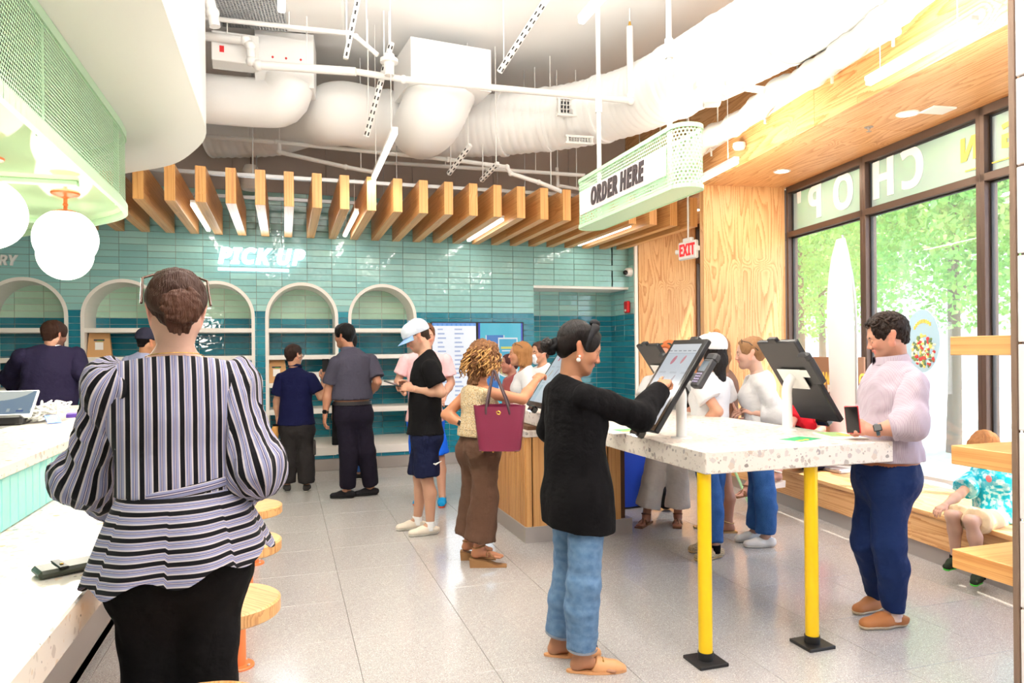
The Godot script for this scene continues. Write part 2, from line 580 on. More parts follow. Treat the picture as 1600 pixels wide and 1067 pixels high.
func build_room() -> void:
	build_floor()
	# back wall: backing with arched openings cut up from the sill line
	var wall := Node3D.new()
	wall.name = "wall_back"
	wall.set_meta("kind", "structure")
	wall.set_meta("label", "back wall clad in pale teal tile above dark teal tile")
	add_child(wall)
	var arches := [-2.83, -1.815, -0.795, 0.215, 1.23]
	var xl := -6.2
	var xr := 3.33
	var pg := PackedVector2Array([Vector2(xr, 0.21), Vector2(xr, 3.53), Vector2(xl, 3.53), Vector2(xl, 0.21)])
	for cx in arches:
		pg.append_array(arch(cx, 0.44, 0.21, 1.96))
	var b := MB.new()
	for q in Geometry2D.intersect_polygons(pg, PackedVector2Array([Vector2(-7, 2.03), Vector2(4, 2.03), Vector2(4, 4), Vector2(-7, 4)])):
		b.ext(q, ZB - 0.14, ZB - 0.004)
	b.box(Vector3(4.115, 2.96, ZB - 0.072), Vector3(1.57, 1.12, 0.136))
	part("backing", b, M.grout, wall)
	b = MB.new()
	for q in Geometry2D.intersect_polygons(pg, PackedVector2Array([Vector2(-7, 0), Vector2(4, 0), Vector2(4, 2.03), Vector2(-7, 2.03)])):
		b.ext(q, ZB - 0.14, ZB - 0.004)
	b.box(Vector3((xl + xr) / 2, 0.18, ZB - 0.072), Vector3(xr - xl, 0.06, 0.136))
	part("backing", b, M.grout_low, wall)
	b = MB.new()
	b.box(Vector3((xl + 4.9) / 2, 4.2, ZB - 0.09), Vector3(4.9 - xl, 1.34, 0.1))
	part("upper_backing", b, M.grey_wall, wall)
	var k := 0
	while k < 10:
		b = MB.new()
		b.box(Vector3(xl + 0.56 + k * 1.12, 4.2, ZB - 0.03), Vector3(1.11, 1.33, 0.02), 0.003)
		part("panel", b, M.grey_wall, wall)
		k += 1
	b = MB.new()
	b.box(Vector3((xl + xr) / 2, 0.075, ZB - 0.06), Vector3(xr - xl, 0.15, 0.13), 0.004)
	struct("baseboard_back", b, M.steel, "steel skirting along the foot of the tiled wall")
	# tiles on the face
	var variants: Array = []
	for i in 4:
		variants.append(tile_mesh(TW - 0.007, TH - 0.007, i))
	var cells: Array = []
	var ny := int((3.53 - 0.15) / TH)
	for j in ny:
		var y := 0.152 + TH * (j + 0.5)
		var x := xr - TW * 0.5
		while x > xl:
			cells.append(Vector2(x, y))
			x -= TW
		x = xr + TW * 0.5
		while x < 4.83:
			if y - TH * 0.5 > 2.395:
				cells.append(Vector2(minf(x, 4.83 - TW * 0.5), y))
			x += TW
	cells.sort_custom(func(p: Vector2, q: Vector2) -> bool: return absf(p.x + 0.4) + absf(p.y - 2.6) * 1.2 < absf(q.x + 0.4) + absf(q.y - 2.6) * 1.2)
	var outlines: Array = []
	for cx in arches:
		outlines.append(arch(cx, 0.445, 0.205, 1.96))
	var rest: Array = [MB.new(), MB.new()]
	var made := 0
	for c in cells:
		var dark: bool = c.y < 2.03
		var rect := PackedVector2Array([c - Vector2(TW, TH) * 0.5 + Vector2(0.0025, 0.0025), c + Vector2(TW * 0.5 - 0.0025, -TH * 0.5 + 0.0025), c + Vector2(TW, TH) * 0.5 - Vector2(0.0025, 0.0025), c + Vector2(-TW * 0.5 + 0.0025, TH * 0.5 - 0.0025)])
		var cut := false
		var gone := false
		var pieces: Array = [rect]
		for o in outlines:
			var next: Array = []
			for p in pieces:
				var r := Geometry2D.clip_polygons(p, o)
				if r.size() != 1 or absf(area_of(r[0]) - area_of(p)) > 1e-7:
					cut = true
				next.append_array(r)
			pieces = next
		gone = pieces.is_empty()
		if gone:
			continue
		var mk: String = ("tile_dark%d" if dark else "tile_light%d") % (rng.randi() % 4)
		var tilt := Basis(Vector3.UP, rng.randf_range(-0.012, 0.012)) * Basis(Vector3.RIGHT, rng.randf_range(-0.014, 0.014))
		if made < 300:
			if not cut:
				var t := part("tile", variants[made % 4], M[mk], wall, Vector3(c.x, c.y, ZB))
				t.basis = tilt
			else:
				for p in pieces:
					b = MB.new()
					b.ext(p, -0.003, 0.008)
					part("tile", b, M[mk], wall, Vector3(0, 0, ZB))
			made += 1
		else:
			b = rest[1 if dark else 0]
			if not cut:
				b.xf = Transform3D(tilt, Vector3(c.x, c.y, ZB))
				b.uo = Vector2(rng.randf(), rng.randf()) * 3.0
				b.box(Vector3(0, 0, 0.003), Vector3(TW - 0.007, TH - 0.007, 0.012), 0.003)
				b.xf = Transform3D()
			else:
				for p in pieces:
					b.ext(p, ZB - 0.003, ZB + 0.008)
	part("tiles", rest[0], M.tile_light1, wall).set_meta("kind", "stuff")
	part("tiles", rest[1], M.tile_dark1, wall).set_meta("kind", "stuff")
	for i in arches.size():
		build_niche(arches[i], i)
	# recess at the right end with a tiled return
	var rec := Node3D.new()
	rec.name = "wall_recess"
	rec.set_meta("kind", "structure")
	rec.set_meta("label", "tiled recess at the right end of the back wall")
	add_child(rec)
	b = MB.new()
	b.box(Vector3(4.065, 1.2, -10.11), Vector3(1.6, 2.5, 0.1))
	b.box(Vector3(4.86, 2.2, -9.69), Vector3(0.1, 4.4, 0.78))
	b.box(Vector3(3.28, 1.2, -9.83), Vector3(0.09, 2.4, 0.56))
	part("backing", b, M.grout_dark, rec)
	b = MB.new()
	b.box(Vector3(4.08, 2.42, -9.76), Vector3(1.5, 0.05, 0.6))
	part("recess_soffit", b, M.white, rec)
	for j in 29:
		var y := 0.152 + TH * (j + 0.5)
		for i in 5:
			var t := part("tile", variants[(i + j) % 4], M[("tile_dark%d" if y < 2.03 else "tile_light%d") % (rng.randi() % 4)], rec, Vector3(3.33 + TW * (i + 0.5) + 0.0, y, -10.06))
			t.basis = Basis(Vector3.UP, rng.randf_range(-0.01, 0.01)) * Basis(Vector3.RIGHT, rng.randf_range(-0.01, 0.01))
	for j in 43:
		var y := 0.152 + TH * (j + 0.5)
		for i in (3 if j < 29 else 1):
			var z := -9.3 - TW * (i + 0.5)
			var t := part("tile", variants[(i + j) % 4], M[("tile_dark%d" if y < 2.03 else "tile_light%d") % (rng.randi() % 4)], rec, Vector3(4.81, y, z))
			t.basis = Basis(Vector3.UP, -PI / 2 + rng.randf_range(-0.01, 0.01))
	b = MB.new()
	b.box(Vector3(4.06, 0.075, -10.04), Vector3(1.46, 0.15, 0.04), 0.003)
	part("skirting", b, M.steel, rec)
	# ceiling, far left and rear walls
	b = MB.new()
	var ca := sp(7.4, 1.0, 0)
	var cb := sp(-7.4, 1.0, 0)
	b.xf = Transform3D(Basis(Vector3.RIGHT, PI / 2), Vector3.ZERO)
	b.ext(PackedVector2Array([Vector2(-6.3, -10.3), Vector2(ca.x, ca.z), Vector2(cb.x, cb.z), Vector2(-6.3, 4.2)]), -4.8, -5.0)
	struct("ceiling", b, M.ceiling, "white painted ceiling high above the ducts")
	b = MB.new()
	b.box(Vector3(-6.25, 2.4, -3.0), Vector3(0.1, 4.8, 14.2))
	struct("wall_left", b, M.white, "plain white wall behind the service counter")
	b = MB.new()
	b.box(Vector3(-1.0, 2.4, 4.1), Vector3(10.6, 4.8, 0.1))
	struct("wall_front", b, M.white, "plain white wall behind the viewer")

func area_of(p: PackedVector2Array) -> float:
	var s := 0.0
	for i in p.size():
		s += p[i].cross(p[(i + 1) % p.size()])
	return absf(s) * 0.5

func build_floor() -> void:
	var fl := Node3D.new()
	fl.name = "floor"
	fl.set_meta("kind", "structure")
	fl.set_meta("label", "polished pale grey terrazzo floor in large square slabs")
	add_child(fl)
	var b := MB.new()
	b.box(Vector3(0.2, -0.06, -3.0), Vector3(14.0, 0.1, 14.6))
	part("screed", b, M.joint, fl)
	var meshes: Array = []
	for i in 6:
		b = MB.new()
		b.uo = Vector2(0.173 * i, 0.291 * i)
		b.box(Vector3(0, -0.01, 0), Vector3(0.601, 0.02, 0.606), 0.0015)
		meshes.append(b.mesh())
	var far: MB = MB.new()
	for j in range(-11, 12):
		for i in range(-11, 11):
			var p := Vector3(0.33 + 0.603 * (i + 0.5), 0, -3.85 - 0.6085 * (j - 0.5))
			if p.x < -6 or p.z > 3.6 or p.z < -10.1:
				continue
			var d := (p - EYE).dot(cam_f)
			var lat := absf((p - EYE).dot(cam_r))
			if d > 1.6 and lat < d * 0.8 + 0.6 and p.x > -1.6 and p.x < 5.4:
				var t := part("slab", meshes[rng.randi() % 6], M.floor, fl, p)
				t.rotation.y = PI * (rng.randi() % 2)
			else:
				far.uo = Vector2(rng.randf(), rng.randf())
				far.box(p + Vector3(0, -0.01, 0), Vector3(0.601, 0.02, 0.606), 0.0015)
	part("slabs", far, M.floor, fl).set_meta("kind", "stuff")

func build_niche(cx: float, idx: int) -> void:
	var names := ["arched white shelf alcove at the far left behind the counter", "arched white shelf alcove behind the man in the navy suit jacket", "arched white shelf alcove under the start of the pick up sign", "arched white shelf alcove behind the person holding up a phone", "arched white shelf alcove nearest the menu screens"]
	var t := thing("shelf_alcove", names[idx], "shelf", Vector3(cx, 0, ZB), 0.0, "arched alcoves in the tiled wall")
	var back := -0.52
	# frame: arched rim standing proud of the tile
	var b := MB.new()
	var outer := arch(0, 0.445, 0.205, 1.96, 28)
	var inner := arch(0, 0.405, 0.25, 1.96, 28)
	for i in outer.size():
		var j := (i + 1) % outer.size()
		var o0 := outer[i]; var o1 := outer[j]; var i0 := inner[i]; var i1 := inner[j]
		b.poly([Vector3(o0.x, o0.y, 0.02), Vector3(o1.x, o1.y, 0.02), Vector3(i1.x, i1.y, 0.02), Vector3(i0.x, i0.y, 0.02)], Vector3(0, 0, 1), [o0, o1, i1, i0])
		var e := (o1 - o0).normalized()
		var nn := Vector3(-e.y, e.x, 0)
		b.poly([Vector3(o0.x, o0.y, 0.02), Vector3(o1.x, o1.y, 0.02), Vector3(o1.x, o1.y, -0.1), Vector3(o0.x, o0.y, -0.1)], nn, [o0, o1, o1, o0])
		b.poly([Vector3(i0.x, i0.y, 0.02), Vector3(i1.x, i1.y, 0.02), Vector3(i1.x, i1.y, back), Vector3(i0.x, i0.y, back)], -nn, [i0, i1, i1, i0])
	part("frame", b, M.cream, t)
	b = MB.new()
	b.ext(arch(0, 0.46, 0.2, 1.96), back - 0.06, back - 0.004)
	part("backing", b, M.grout_niche, t)
	# tiled back
	var clip := arch(0, 0.402, 0.25, 1.96, 28)
	for j in 28:
		var y := 0.24 + TH * (j + 0.5)
		for i in 4:
			var x := -0.402 + 0.1 + TW * (i - 0.5) + 0.05
			var rect := PackedVector2Array([Vector2(x - 0.15, y - 0.0368), Vector2(x + 0.15, y - 0.0368), Vector2(x + 0.15, y + 0.0368), Vector2(x - 0.15, y + 0.0368)])
			for p in Geometry2D.intersect_polygons(rect, clip):
				b = MB.new()
				b.uo = Vector2(rng.randf() * 3, rng.randf() * 3)
				b.ext(p, back - 0.004, back + 0.006)
				part("tile", b, M[("tile_dark%d" if y < 2.0 else "tile_mint%d") % (rng.randi() % 4)], t)
	# shelves and the sloped sill
	for yy in [[1.77, 1.824], [1.428, 1.484], [1.076, 1.134], [0.735, 0.8]]:
		b = MB.new()
		b.box(Vector3(0, (yy[0] + yy[1]) / 2, back / 2 + 0.012), Vector3(0.815, yy[1] - yy[0], -back + 0.02), 0.004)
		part("shelf_board", b, M.cream, t)
	b = MB.new()
	b.xf = Transform3D(Basis(Vector3.UP, -PI / 2), Vector3(0.405, 0, 0))
	b.ext(PackedVector2Array([Vector2(0.03, 0.2), Vector2(0.03, 0.3), Vector2(back, 0.38), Vector2(back, 0.2)]), 0, 0.81)
	part("sill", b, M.cream, t)

# ---------------------------------------------------------------- storefront, wood box bays, bench
var sd := Vector3(0.132139, 0, -0.991231)      # along the glass, away from the viewer
var so := Vector3(0.991231, 0, 0.132139)       # towards the street
var s0 := Vector3(4.191, 0, -3.228)

func sp(s: float, off: float, y: float) -> Vector3:
	return s0 + sd * s + so * off + Vector3(0, y, 0)

func sframe() -> Transform3D:     # x = towards the street, y up, z = towards the viewer along the glass
	return Transform3D(Basis(so, Vector3.UP, -sd), s0)

func sbox(b: MB, o0: float, o1: float, y0: float, y1: float, sa: float, sb: float, ch := 0.0) -> void:
	b.xf = sframe()
	b.box(Vector3((o0 + o1) / 2, (y0 + y1) / 2, -(sa + sb) / 2), Vector3(absf(o1 - o0), absf(y1 - y0), absf(sb - sa)), ch)
	b.xf = Transform3D()

func build_storefront() -> void:
	var b := MB.new()
	var ends := [6.08, 3.8, 3.68, -3.2]        # far end panel, fin far side, fin near side, near end
	# fascia and soffit of oak ply
	var fas := Node3D.new()
	fas.name = "wall_fascia"
	fas.set_meta("kind", "structure")
	fas.set_meta("label", "oak plywood fascia above the window seats")
	add_child(fas)
	for k in 4:
		b = MB.new()
		b.uo = Vector2(0.4 * k, 0.33 * k)
		sbox(b, -0.24, -0.2, 3.33, 4.8, 6.4 - 2.4 * k, 6.4 - 2.4 * (k + 1) + 0.004)
		part("panel", b, M.oak, fas)
	var sof := Node3D.new()
	sof.name = "ceiling_soffit"
	sof.set_meta("kind", "structure")
	sof.set_meta("label", "flat oak plywood soffit over the window seats")
	add_child(sof)
	for k in 4:
		b = MB.new()
		b.uo = Vector2(0.7 * k, 0.21 * k)
		sbox(b, -0.198, 0.8, 3.33, 3.37, 6.4 - 2.4 * k, 6.4 - 2.4 * (k + 1) + 0.004)
		part("panel", b, M.oak, sof)
	# end panel and fin
	b = MB.new()
	sbox(b, -0.125, 0.80, 0, 3.33, 6.08, 6.16)
	struct("wall_end", b, M.oak, "pale oak plywood end wall beyond the exit sign")
	b = MB.new()
	sbox(b, -0.24, 0.74, 0, 3.33, 3.69, 3.79)
	struct("wall_fin", b, M.oak, "tall oak plywood pier between the two window bays")
	b = MB.new()
	b.box(Vector3(4.832, 1.75, -9.285), Vector3(0.05, 3.5, 0.03), 0.004)
	struct("trim_1", b, M.cream, "slim white edge trim where the tile meets the oak wall")
	# wall above and outside closing the storefront
	b = MB.new()
	sbox(b, 0.72, 1.0, 3.36, 4.9, 7.6, -4.8)
	struct("wall_right", b, M.white, "wall over the shop windows")
	b = MB.new()
	sbox(b, 0.72, 1.0, 0, 3.36, 6.17, 7.6)
	struct("wall_corner", b, M.white, "short wall at the far end of the shop windows")
	b = MB.new()
	sbox(b, 0.72, 1.0, 0, 3.36, -3.2, -7.4)
	struct("wall_return", b, M.white, "wall beside the shop windows behind the viewer")
	b = MB.new()
	b.box(Vector3(5.5, 2.4, -10.2), Vector3(1.6, 4.8, 0.1))
	struct("wall_far", b, M.white, "closing wall behind the oak end wall")
	# windows: one thing per bay group
	var wins := [[3.68, 2.365, "window_1"], [2.365, 1.0, "window_2"], [1.0, -0.4, "window_3"], [-0.4, -1.8, "window_4"], [-1.8, -3.2, "window_5"], [6.08, 3.8, "window_6"]]
	for w in wins:
		var t := Node3D.new()
		t.name = w[2]
		t.set_meta("kind", "structure")
		add_child(t)
		var fa: float = w[0]
		var na: float = w[1]
		for q in [[0.0, 0.07, fa, na], [2.76, 2.82, fa, na], [3.26, 3.33, fa, na]]:
			b = MB.new()
			sbox(b, 0.75, 0.87, q[0], q[1], q[2], q[3], 0.003)
			part("rail", b, M.bronze, t)
		b = MB.new()
		sbox(b, 0.75, 0.87, 0.07, 3.33, fa, fa - 0.04, 0.003)
		part("mullion", b, M.bronze, t)
		b = MB.new()
		sbox(b, 0.75, 0.87, 0.07, 3.33, na + 0.04, na, 0.003)
		part("mullion", b, M.bronze, t)
		for q in [[0.07, 2.76], [2.82, 3.26]]:
			b = MB.new()
			for e in [[fa - 0.04, fa - 0.055], [na + 0.055, na + 0.04]]:
				sbox(b, 0.80, 0.83, q[0], q[1], e[0], e[1])
			sbox(b, 0.80, 0.83, q[0], q[0] + 0.015, fa, na)
			sbox(b, 0.80, 0.83, q[1] - 0.015, q[1], fa, na)
			part("gasket", b, M.gasket, t)
		b = MB.new()
		sbox(b, 0.812, 0.818, 0.07, 2.76, fa - 0.04, na + 0.04)
		part("pane", b, M.pane, t)
		b = MB.new()
		sbox(b, 0.812, 0.818, 2.82, 3.26, fa - 0.04, na + 0.04)
		part("transom_pane", b, M.film, t)
	# shop name on the transoms, seen from behind (letters face the street)
	var face := Basis(sd, Vector3.UP, so)
	for q in [["C", 1.77, 0], ["H", 2.14, 0], ["O", 2.73, 0], ["P", 3.2, 0], ["'", 3.5, 0], ["N", 1.16, 1], ["G", 0.78, 1], ["I", 0.4, 1]]:
		var m := part("letter_" + ["c", "h", "o", "p", "apostrophe", "n", "g", "i"][["C", "H", "O", "P", "'", "N", "G", "I"].find(q[0])], text_mesh(q[0], 0.48 if q[2] == 0 else 0.25, 0.004, 0.4), M.letter_white if q[2] == 0 else M.letter_yellow)
		m.transform = Transform3D(face, sp(q[1], 0.806, 3.06))
		tag(m, ("large white vinyl letter %s on the window transom, seen from behind" if q[2] == 0 else "yellow vinyl letter %s on the window transom, seen from behind") % q[0], "letter", "vinyl letters on the window transoms")
	b = MB.new()
	sbox(b, 0.804, 0.808, 2.89, 2.9, 1.2, 0.9)
	sbox(b, 0.804, 0.808, 2.89, 2.9, 0.9, -0.3)
	tag(part("vinyl_line", b, M.letter_yellow), "thin yellow vinyl line under the yellow transom letters", "sticker")
	# the long window seat
	var be := thing("window_bench", "long oak window seat on a steel plinth under the shop windows", "bench")
	b = MB.new()
	sbox(b, 0.03, 0.75, 0.0, 0.12, -3.2, 3.69)
	part("plinth", b, M.steel, be)
	for k in 3:
		b = MB.new()
		b.uo = Vector2(0.3 * k, 0.6 * k)
		sbox(b, 0.0, 0.04, 0.122, 0.325, 3.69 - 2.3 * k, 3.69 - 2.3 * (k + 1) + 0.003, 0.002)
		part("front_panel", b, M.oak, be)
		b = MB.new()
		b.uo = Vector2(0.2 * k, 0.4 * k)
		sbox(b, -0.015, 0.75, 0.327, 0.36, 3.69 - 2.3 * k, 3.69 - 2.3 * (k + 1) + 0.003, 0.002)
		part("seat_board", b, M.oak, be)
	be = thing("window_bench", "oak window seat beyond the pier, under the far window", "bench")
	b = MB.new()
	sbox(b, 0.03, 0.75, 0.0, 0.12, 3.8, 6.08)
	part("plinth", b, M.steel, be)
	b = MB.new()
	sbox(b, 0.0, 0.04, 0.122, 0.325, 3.8, 6.08, 0.002)
	part("front_panel", b, M.oak, be)
	b = MB.new()
	sbox(b, -0.015, 0.75, 0.327, 0.36, 3.8, 6.08, 0.002)
	part("seat_board", b, M.oak, be)
	# lights set in the soffit
	for q in [[3.0, 0.3, "recessed downlight in the oak soffit nearest the pier"], [1.2, 0.3, "recessed downlight in the oak soffit nearest the viewer"], [5.0, 0.3, "recessed downlight in the oak soffit over the far window"]]:
		var dl := thing("downlight", q[2], "light", sp(q[0], q[1], 3.33), 0, "downlights in the oak soffit")
		b = MB.new()
		b.lathe([Vector2(0.085, 0.0), Vector2(0.085, -0.006), Vector2(0.068, -0.008), Vector2(0.066, 0.0)], 28)
		part("trim_ring", b, M.white_gloss, dl)
		b = MB.new()
		b.lathe([Vector2(0.0, -0.003), Vector2(0.066, -0.003)], 28)
		part("lens", b, M.led, dl)
		area("downlight_lamp", sp(q[0], q[1], 3.31), Vector3.DOWN, Vector2(0.12, 0.12), 1.2, Color(1, 0.93, 0.84), dl)
	var sg := thing("sprinkler", "small chrome sprinkler head in the oak soffit", "sprinkler", sp(1.55, 0.22, 3.33))
	b = MB.new()
	b.lathe([Vector2(0.035, 0), Vector2(0.035, -0.004), Vector2(0.012, -0.006), Vector2(0.012, -0.02), Vector2(0.0, -0.02)], 16)
	part("escutcheon", b, M.steel, sg)
	b = MB.new()
	b.lathe([Vector2(0.005, -0.02), Vector2(0.005, -0.034), Vector2(0.02, -0.036), Vector2(0.02, -0.039), Vector2(0, -0.039)], 12)
	part("deflector", b, M.steel, sg)
	b = MB.new()
	sbox(b, 0.36, 0.56, 3.315, 3.33, 1.15, 1.0, 0.003)
	tag(part("access_plate", b, M.white_gloss), "small white square plate on the oak soffit", "plate")

# ---------------------------------------------------------------- the street
func build_outside() -> void:
	var b := MB.new()
	b.box(sp(16, 14.2, -0.16), Vector3(26.6, 0.2, 90))
	struct("pavement", b, mat(c8(214, 208, 198), 0.9), "sunlit concrete pavement outside")
	b = MB.new()
	b.box(sp(22, 20.0, 3.0), Vector3(0.6, 9.0, 80))
	struct("facade", b, mat(c8(222, 216, 206), 0.9), "pale building front across the street")
	var leaf := MB.new()
	for k in 2:
		leaf.xf = Transform3D(Basis(Vector3.UP, k * 1.7).rotated(Vector3.RIGHT, k * 0.9), Vector3(0.02 * k, 0.01, 0))
		leaf.poly([Vector3(0, 0, 0), Vector3(0.03, 0.01, 0.04), Vector3(0, 0, 0.09), Vector3(-0.03, 0.01, 0.04)], Vector3.UP, [Vector2.ZERO, Vector2.ZERO, Vector2.ZERO, Vector2.ZERO])
	var lm := leaf.mesh()
	var green := mat(c8(160, 210, 118), 0.6)
	green.vertex_color_use_as_albedo = true
	green.backlight_enabled = true
	green.backlight = Color(0.3, 0.42, 0.12)
	var bark := mat(c8(128, 112, 98), 0.9)
	var spots := [[9.6, 4.6, 6.4, "street tree with loose pale leaves seen through the window beside the pier"], [5.6, 4.6, 6.8, "street tree with spreading branches seen over the pale shirted man"], [12.5, 7.0, 7.5, "further street tree behind the white banner"], [3.4, 4.4, 6.4, "street tree seen at the edge of the tiled pier"], [8.2, 8.4, 8.4, "tall street tree across the street behind the pale shirted man"], [16.5, 8.5, 9.0, "street tree furthest along the street beside the oak pier"]]
	for q in spots:
		var base := sp(q[0], q[1], -0.06)
		var tr := thing("street_tree", q[3], "tree", base, 0, "trees outside the windows")
		b = MB.new()
		b.tube([Vector3.ZERO, Vector3(0.03, 1.2, 0), Vector3(-0.04, 2.6, 0.05), Vector3(0.05, 4.6, 0)], [0.11, 0.09, 0.08, 0.04], 9)
		for k in 7:
			var a := k * 2.4
			var y := 2.3 + 0.35 * k
			b.tube([Vector3(0, y, 0), Vector3(cos(a) * 0.7, y + 0.5, sin(a) * 0.7), Vector3(cos(a) * 1.5, y + 0.7, sin(a) * 1.5)], [0.035, 0.025, 0.01], 6)
		part("trunk", b, bark, tr)
		var mm := MultiMesh.new()
		mm.transform_format = MultiMesh.TRANSFORM_3D
		mm.use_colors = true
		mm.mesh = lm
		var cnt := 9500
		mm.instance_count = cnt
		for i in cnt:
			var d := Vector3(rng.randfn(), rng.randfn() * 0.7, rng.randfn()).normalized() * pow(rng.randf(), 0.45)
			var hh: float = q[2]
			var p := Vector3(d.x * 2.3, 1.7 + (hh - 1.7) * (0.5 + 0.5 * d.y), d.z * 2.3) + Vector3(sin(d.y * 9), cos(d.x * 8), sin(d.z * 7)) * 0.16
			var bs := Basis.from_euler(Vector3(rng.randf() * TAU, rng.randf() * TAU, rng.randf() * TAU)).scaled(Vector3.ONE * rng.randf_range(0.7, 1.4))
			mm.set_instance_transform(i, Transform3D(bs, p))
			var sh := rng.randf_range(0.75, 1.15)
			mm.set_instance_color(i, Color(sh * rng.randf_range(0.8, 1.1), sh, sh * 0.85))
		var mi := MultiMeshInstance3D.new()
		mi.name = "foliage"
		mi.multimesh = mm
		mi.material_override = green
		mi.set_meta("kind", "stuff")
		tr.add_child(mi, true)
	var fl := thing("feather_banner", "tall white feather banner on a bowed pole standing on the window seat", "banner", sp(2.3, 0.46, 0.36))
	b = MB.new()
	var pts: Array = []
	for k in 14:
		var y := 0.12 + 2.05 * k / 13.0
		var w := 0.17 if k < 9 else 0.17 * sqrt(maxf(0.02, 1.0 - pow((k - 8.0) / 5.3, 2)))
		for i in 5:
			pts.append(Vector3(sin(k * 0.5) * 0.015, y, -w + 2.0 * w * i / 4.0) + Vector3(cos(i * 1.6) * 0.012, 0, 0))
	b.grid(pts, 5, 14, 0.003)
	part("cloth", b, mat(c8(246, 246, 246), 0.8), fl)
	b = MB.new()
	var pole: Array = []
	for k in 12:
		pole.append(Vector3(0.02, 2.2 * k / 11.0, 0.175 - (0.0 if k < 8 else pow((k - 7) / 4.0, 2) * 0.16)))
	b.tube(pole, 0.012, 7)
	part("pole", b, M.galv, fl)
	b = MB.new()
	b.box(Vector3(0, 0.02, 0), Vector3(0.3, 0.04, 0.3), 0.01)
	part("base_plate", b, M.galv, fl)

# ---------------------------------------------------------------- ducts, pipes, slats, canopy, lamps
func smooth(p: Array, step: float) -> Array:      # points along a Catmull-Rom curve
	var out: Array = []
	for i in p.size() - 1:
		var a: Vector3 = p[maxi(i - 1, 0)]
		var b: Vector3 = p[i]
		var c: Vector3 = p[i + 1]
		var d: Vector3 = p[mini(i + 2, p.size() - 1)]
		var m := maxi(1, int(b.distance_to(c) / step))
		for k in m:
			out.append(b.cubic_interpolate(c, a, d, float(k) / m))
	out.append(p[-1])
	return out

func sheet_box(b: MB, c: Vector3, s: Vector3, yaw := 0.0, ch := 0.004) -> void:
	b.xf = Transform3D(Basis(Vector3.UP, yaw), c)
	b.box(Vector3.ZERO, s, ch)
	b.xf = Transform3D()

func rod(b: MB, a: Vector3, top: float, r := 0.006) -> void:
	b.cyl(a, Vector3(a.x, top, a.z), r, 8)

func perforated(b: MB, path: Array, y0: float, y1: float, pitch: float, hole: float, inset := 0.0) -> void:   # punched sheet metal round a plan outline, with real holes
	var cum: Array = [0.0]
	for i in range(1, path.size()):
		cum.append(cum[-1] + path[i].distance_to(path[i - 1]))
	var nx := int(cum[-1] / pitch)
	var ny := int((y1 - y0) / (pitch * 0.866))
	var py := (y1 - y0) / ny
	var pos := func(s: float, y: float, out: Array) -> void:
		s = clampf(s, 0.0, cum[-1] - 1e-5)
		var i := cum.bsearch(s, false) - 1
		i = clampi(i, 0, path.size() - 2)
		var t: float = (s - cum[i]) / maxf(1e-6, cum[i + 1] - cum[i])
		var p: Vector2 = path[i].lerp(path[i + 1], t)
		var e: Vector2 = (path[i + 1] - path[i]).normalized()
		out[0] = Vector3(p.x, y, p.y)
		out[1] = Vector3(-e.y, 0, e.x)
	var o: Array = [Vector3.ZERO, Vector3.ZERO]
	var nn := Vector3.ZERO
	for j in ny:
		for i in nx + 1:
			var cx := (i + (0.5 if j % 2 == 0 else 0.0)) * pitch
			var cy := y0 + (j + 0.5) * py
			var ou: Array = []
			var inn: Array = []
			for k in 8:
				var an := TAU * k / 8.0
				var dx := cos(an)
				var dy := sin(an)
				var m := maxf(absf(dx), absf(dy))
				pos.call(cx + dx / m * pitch * 0.5, cy + dy / m * py * 0.5, o)
				ou.append(b.vert(o[0], o[1], Vector2.ZERO))
				pos.call(cx + dx * hole, cy + dy * hole, o)
				inn.append(b.vert(o[0], o[1], Vector2.ZERO))
			for k in 8:
				var q := (k + 1) % 8
				b.tri(ou[k], ou[q], inn[q])
				b.tri(ou[k], inn[q], inn[k])

func led_bar(label: String, a: Vector3, b3: Vector3, top := 4.78, lit := 1.0) -> void:
	var t := thing("linear_pendant", label, "light", (a + b3) / 2, 0, "linear pendant lights")
	var d := b3 - a
	var yaw := atan2(d.x, d.z)
	t.rotation.y = yaw
	var L := d.length()
	var b := MB.new()
	b.box(Vector3(0, 0.022, 0), Vector3(0.05, 0.03, L), 0.004)
	part("housing", b, M.white_gloss, t)
	b = MB.new()
	b.box(Vector3(0, -0.008, 0), Vector3(0.046, 0.034, L - 0.01), 0.008)
	part("diffuser", b, M.led, t)
	b = MB.new()
	for s in [-0.36, 0.36]:
		b.cyl(Vector3(0, 0.035, L * s), Vector3(0, top - t.position.y, L * s), 0.003, 6)
	part("cable", b, M.pipe, t)
	area("pendant_lamp", t.position + Vector3(0, -0.03, 0), Vector3.DOWN, Vector2(0.05, L), 2.2 * lit, Color(1, 0.97, 0.93), t)
	var l: Node3D = t.get_child(t.get_child_count() - 1)
	l.global_transform = Transform3D(Basis(Vector3(cos(yaw), 0, -sin(yaw)), Vector3(sin(yaw), 0, cos(yaw)), Vector3.UP), t.position + Vector3(0, -0.03, 0))
	if lit == 1.2:     # the lamps by the fascia also wash the soffit above
		area("pendant_uplamp", t.position + Vector3(0.02, 0.05, 0), so + Vector3.UP * 0.8, Vector2(L, 0.05), 3.4, Color(1, 0.95, 0.86), t)
	if lit > 1.5:      # up and down lights over the unseen part of the room
		area("pendant_uplamp", t.position + Vector3(0, 0.05, 0), Vector3.UP, Vector2(L, 0.05), 19.0, Color(1, 0.98, 0.95), t)

func ordinal(k: int) -> String:
	var w := ["first", "second", "third", "fourth", "fifth", "sixth", "seventh", "eighth", "ninth", "tenth", "eleventh", "twelfth", "thirteenth", "fourteenth", "fifteenth", "sixteenth", "seventeenth", "eighteenth", "nineteenth", "twentieth", "twenty-first", "twenty-second", "twenty-third", "twenty-fourth", "twenty-fifth", "twenty-sixth"]
	return w[k]

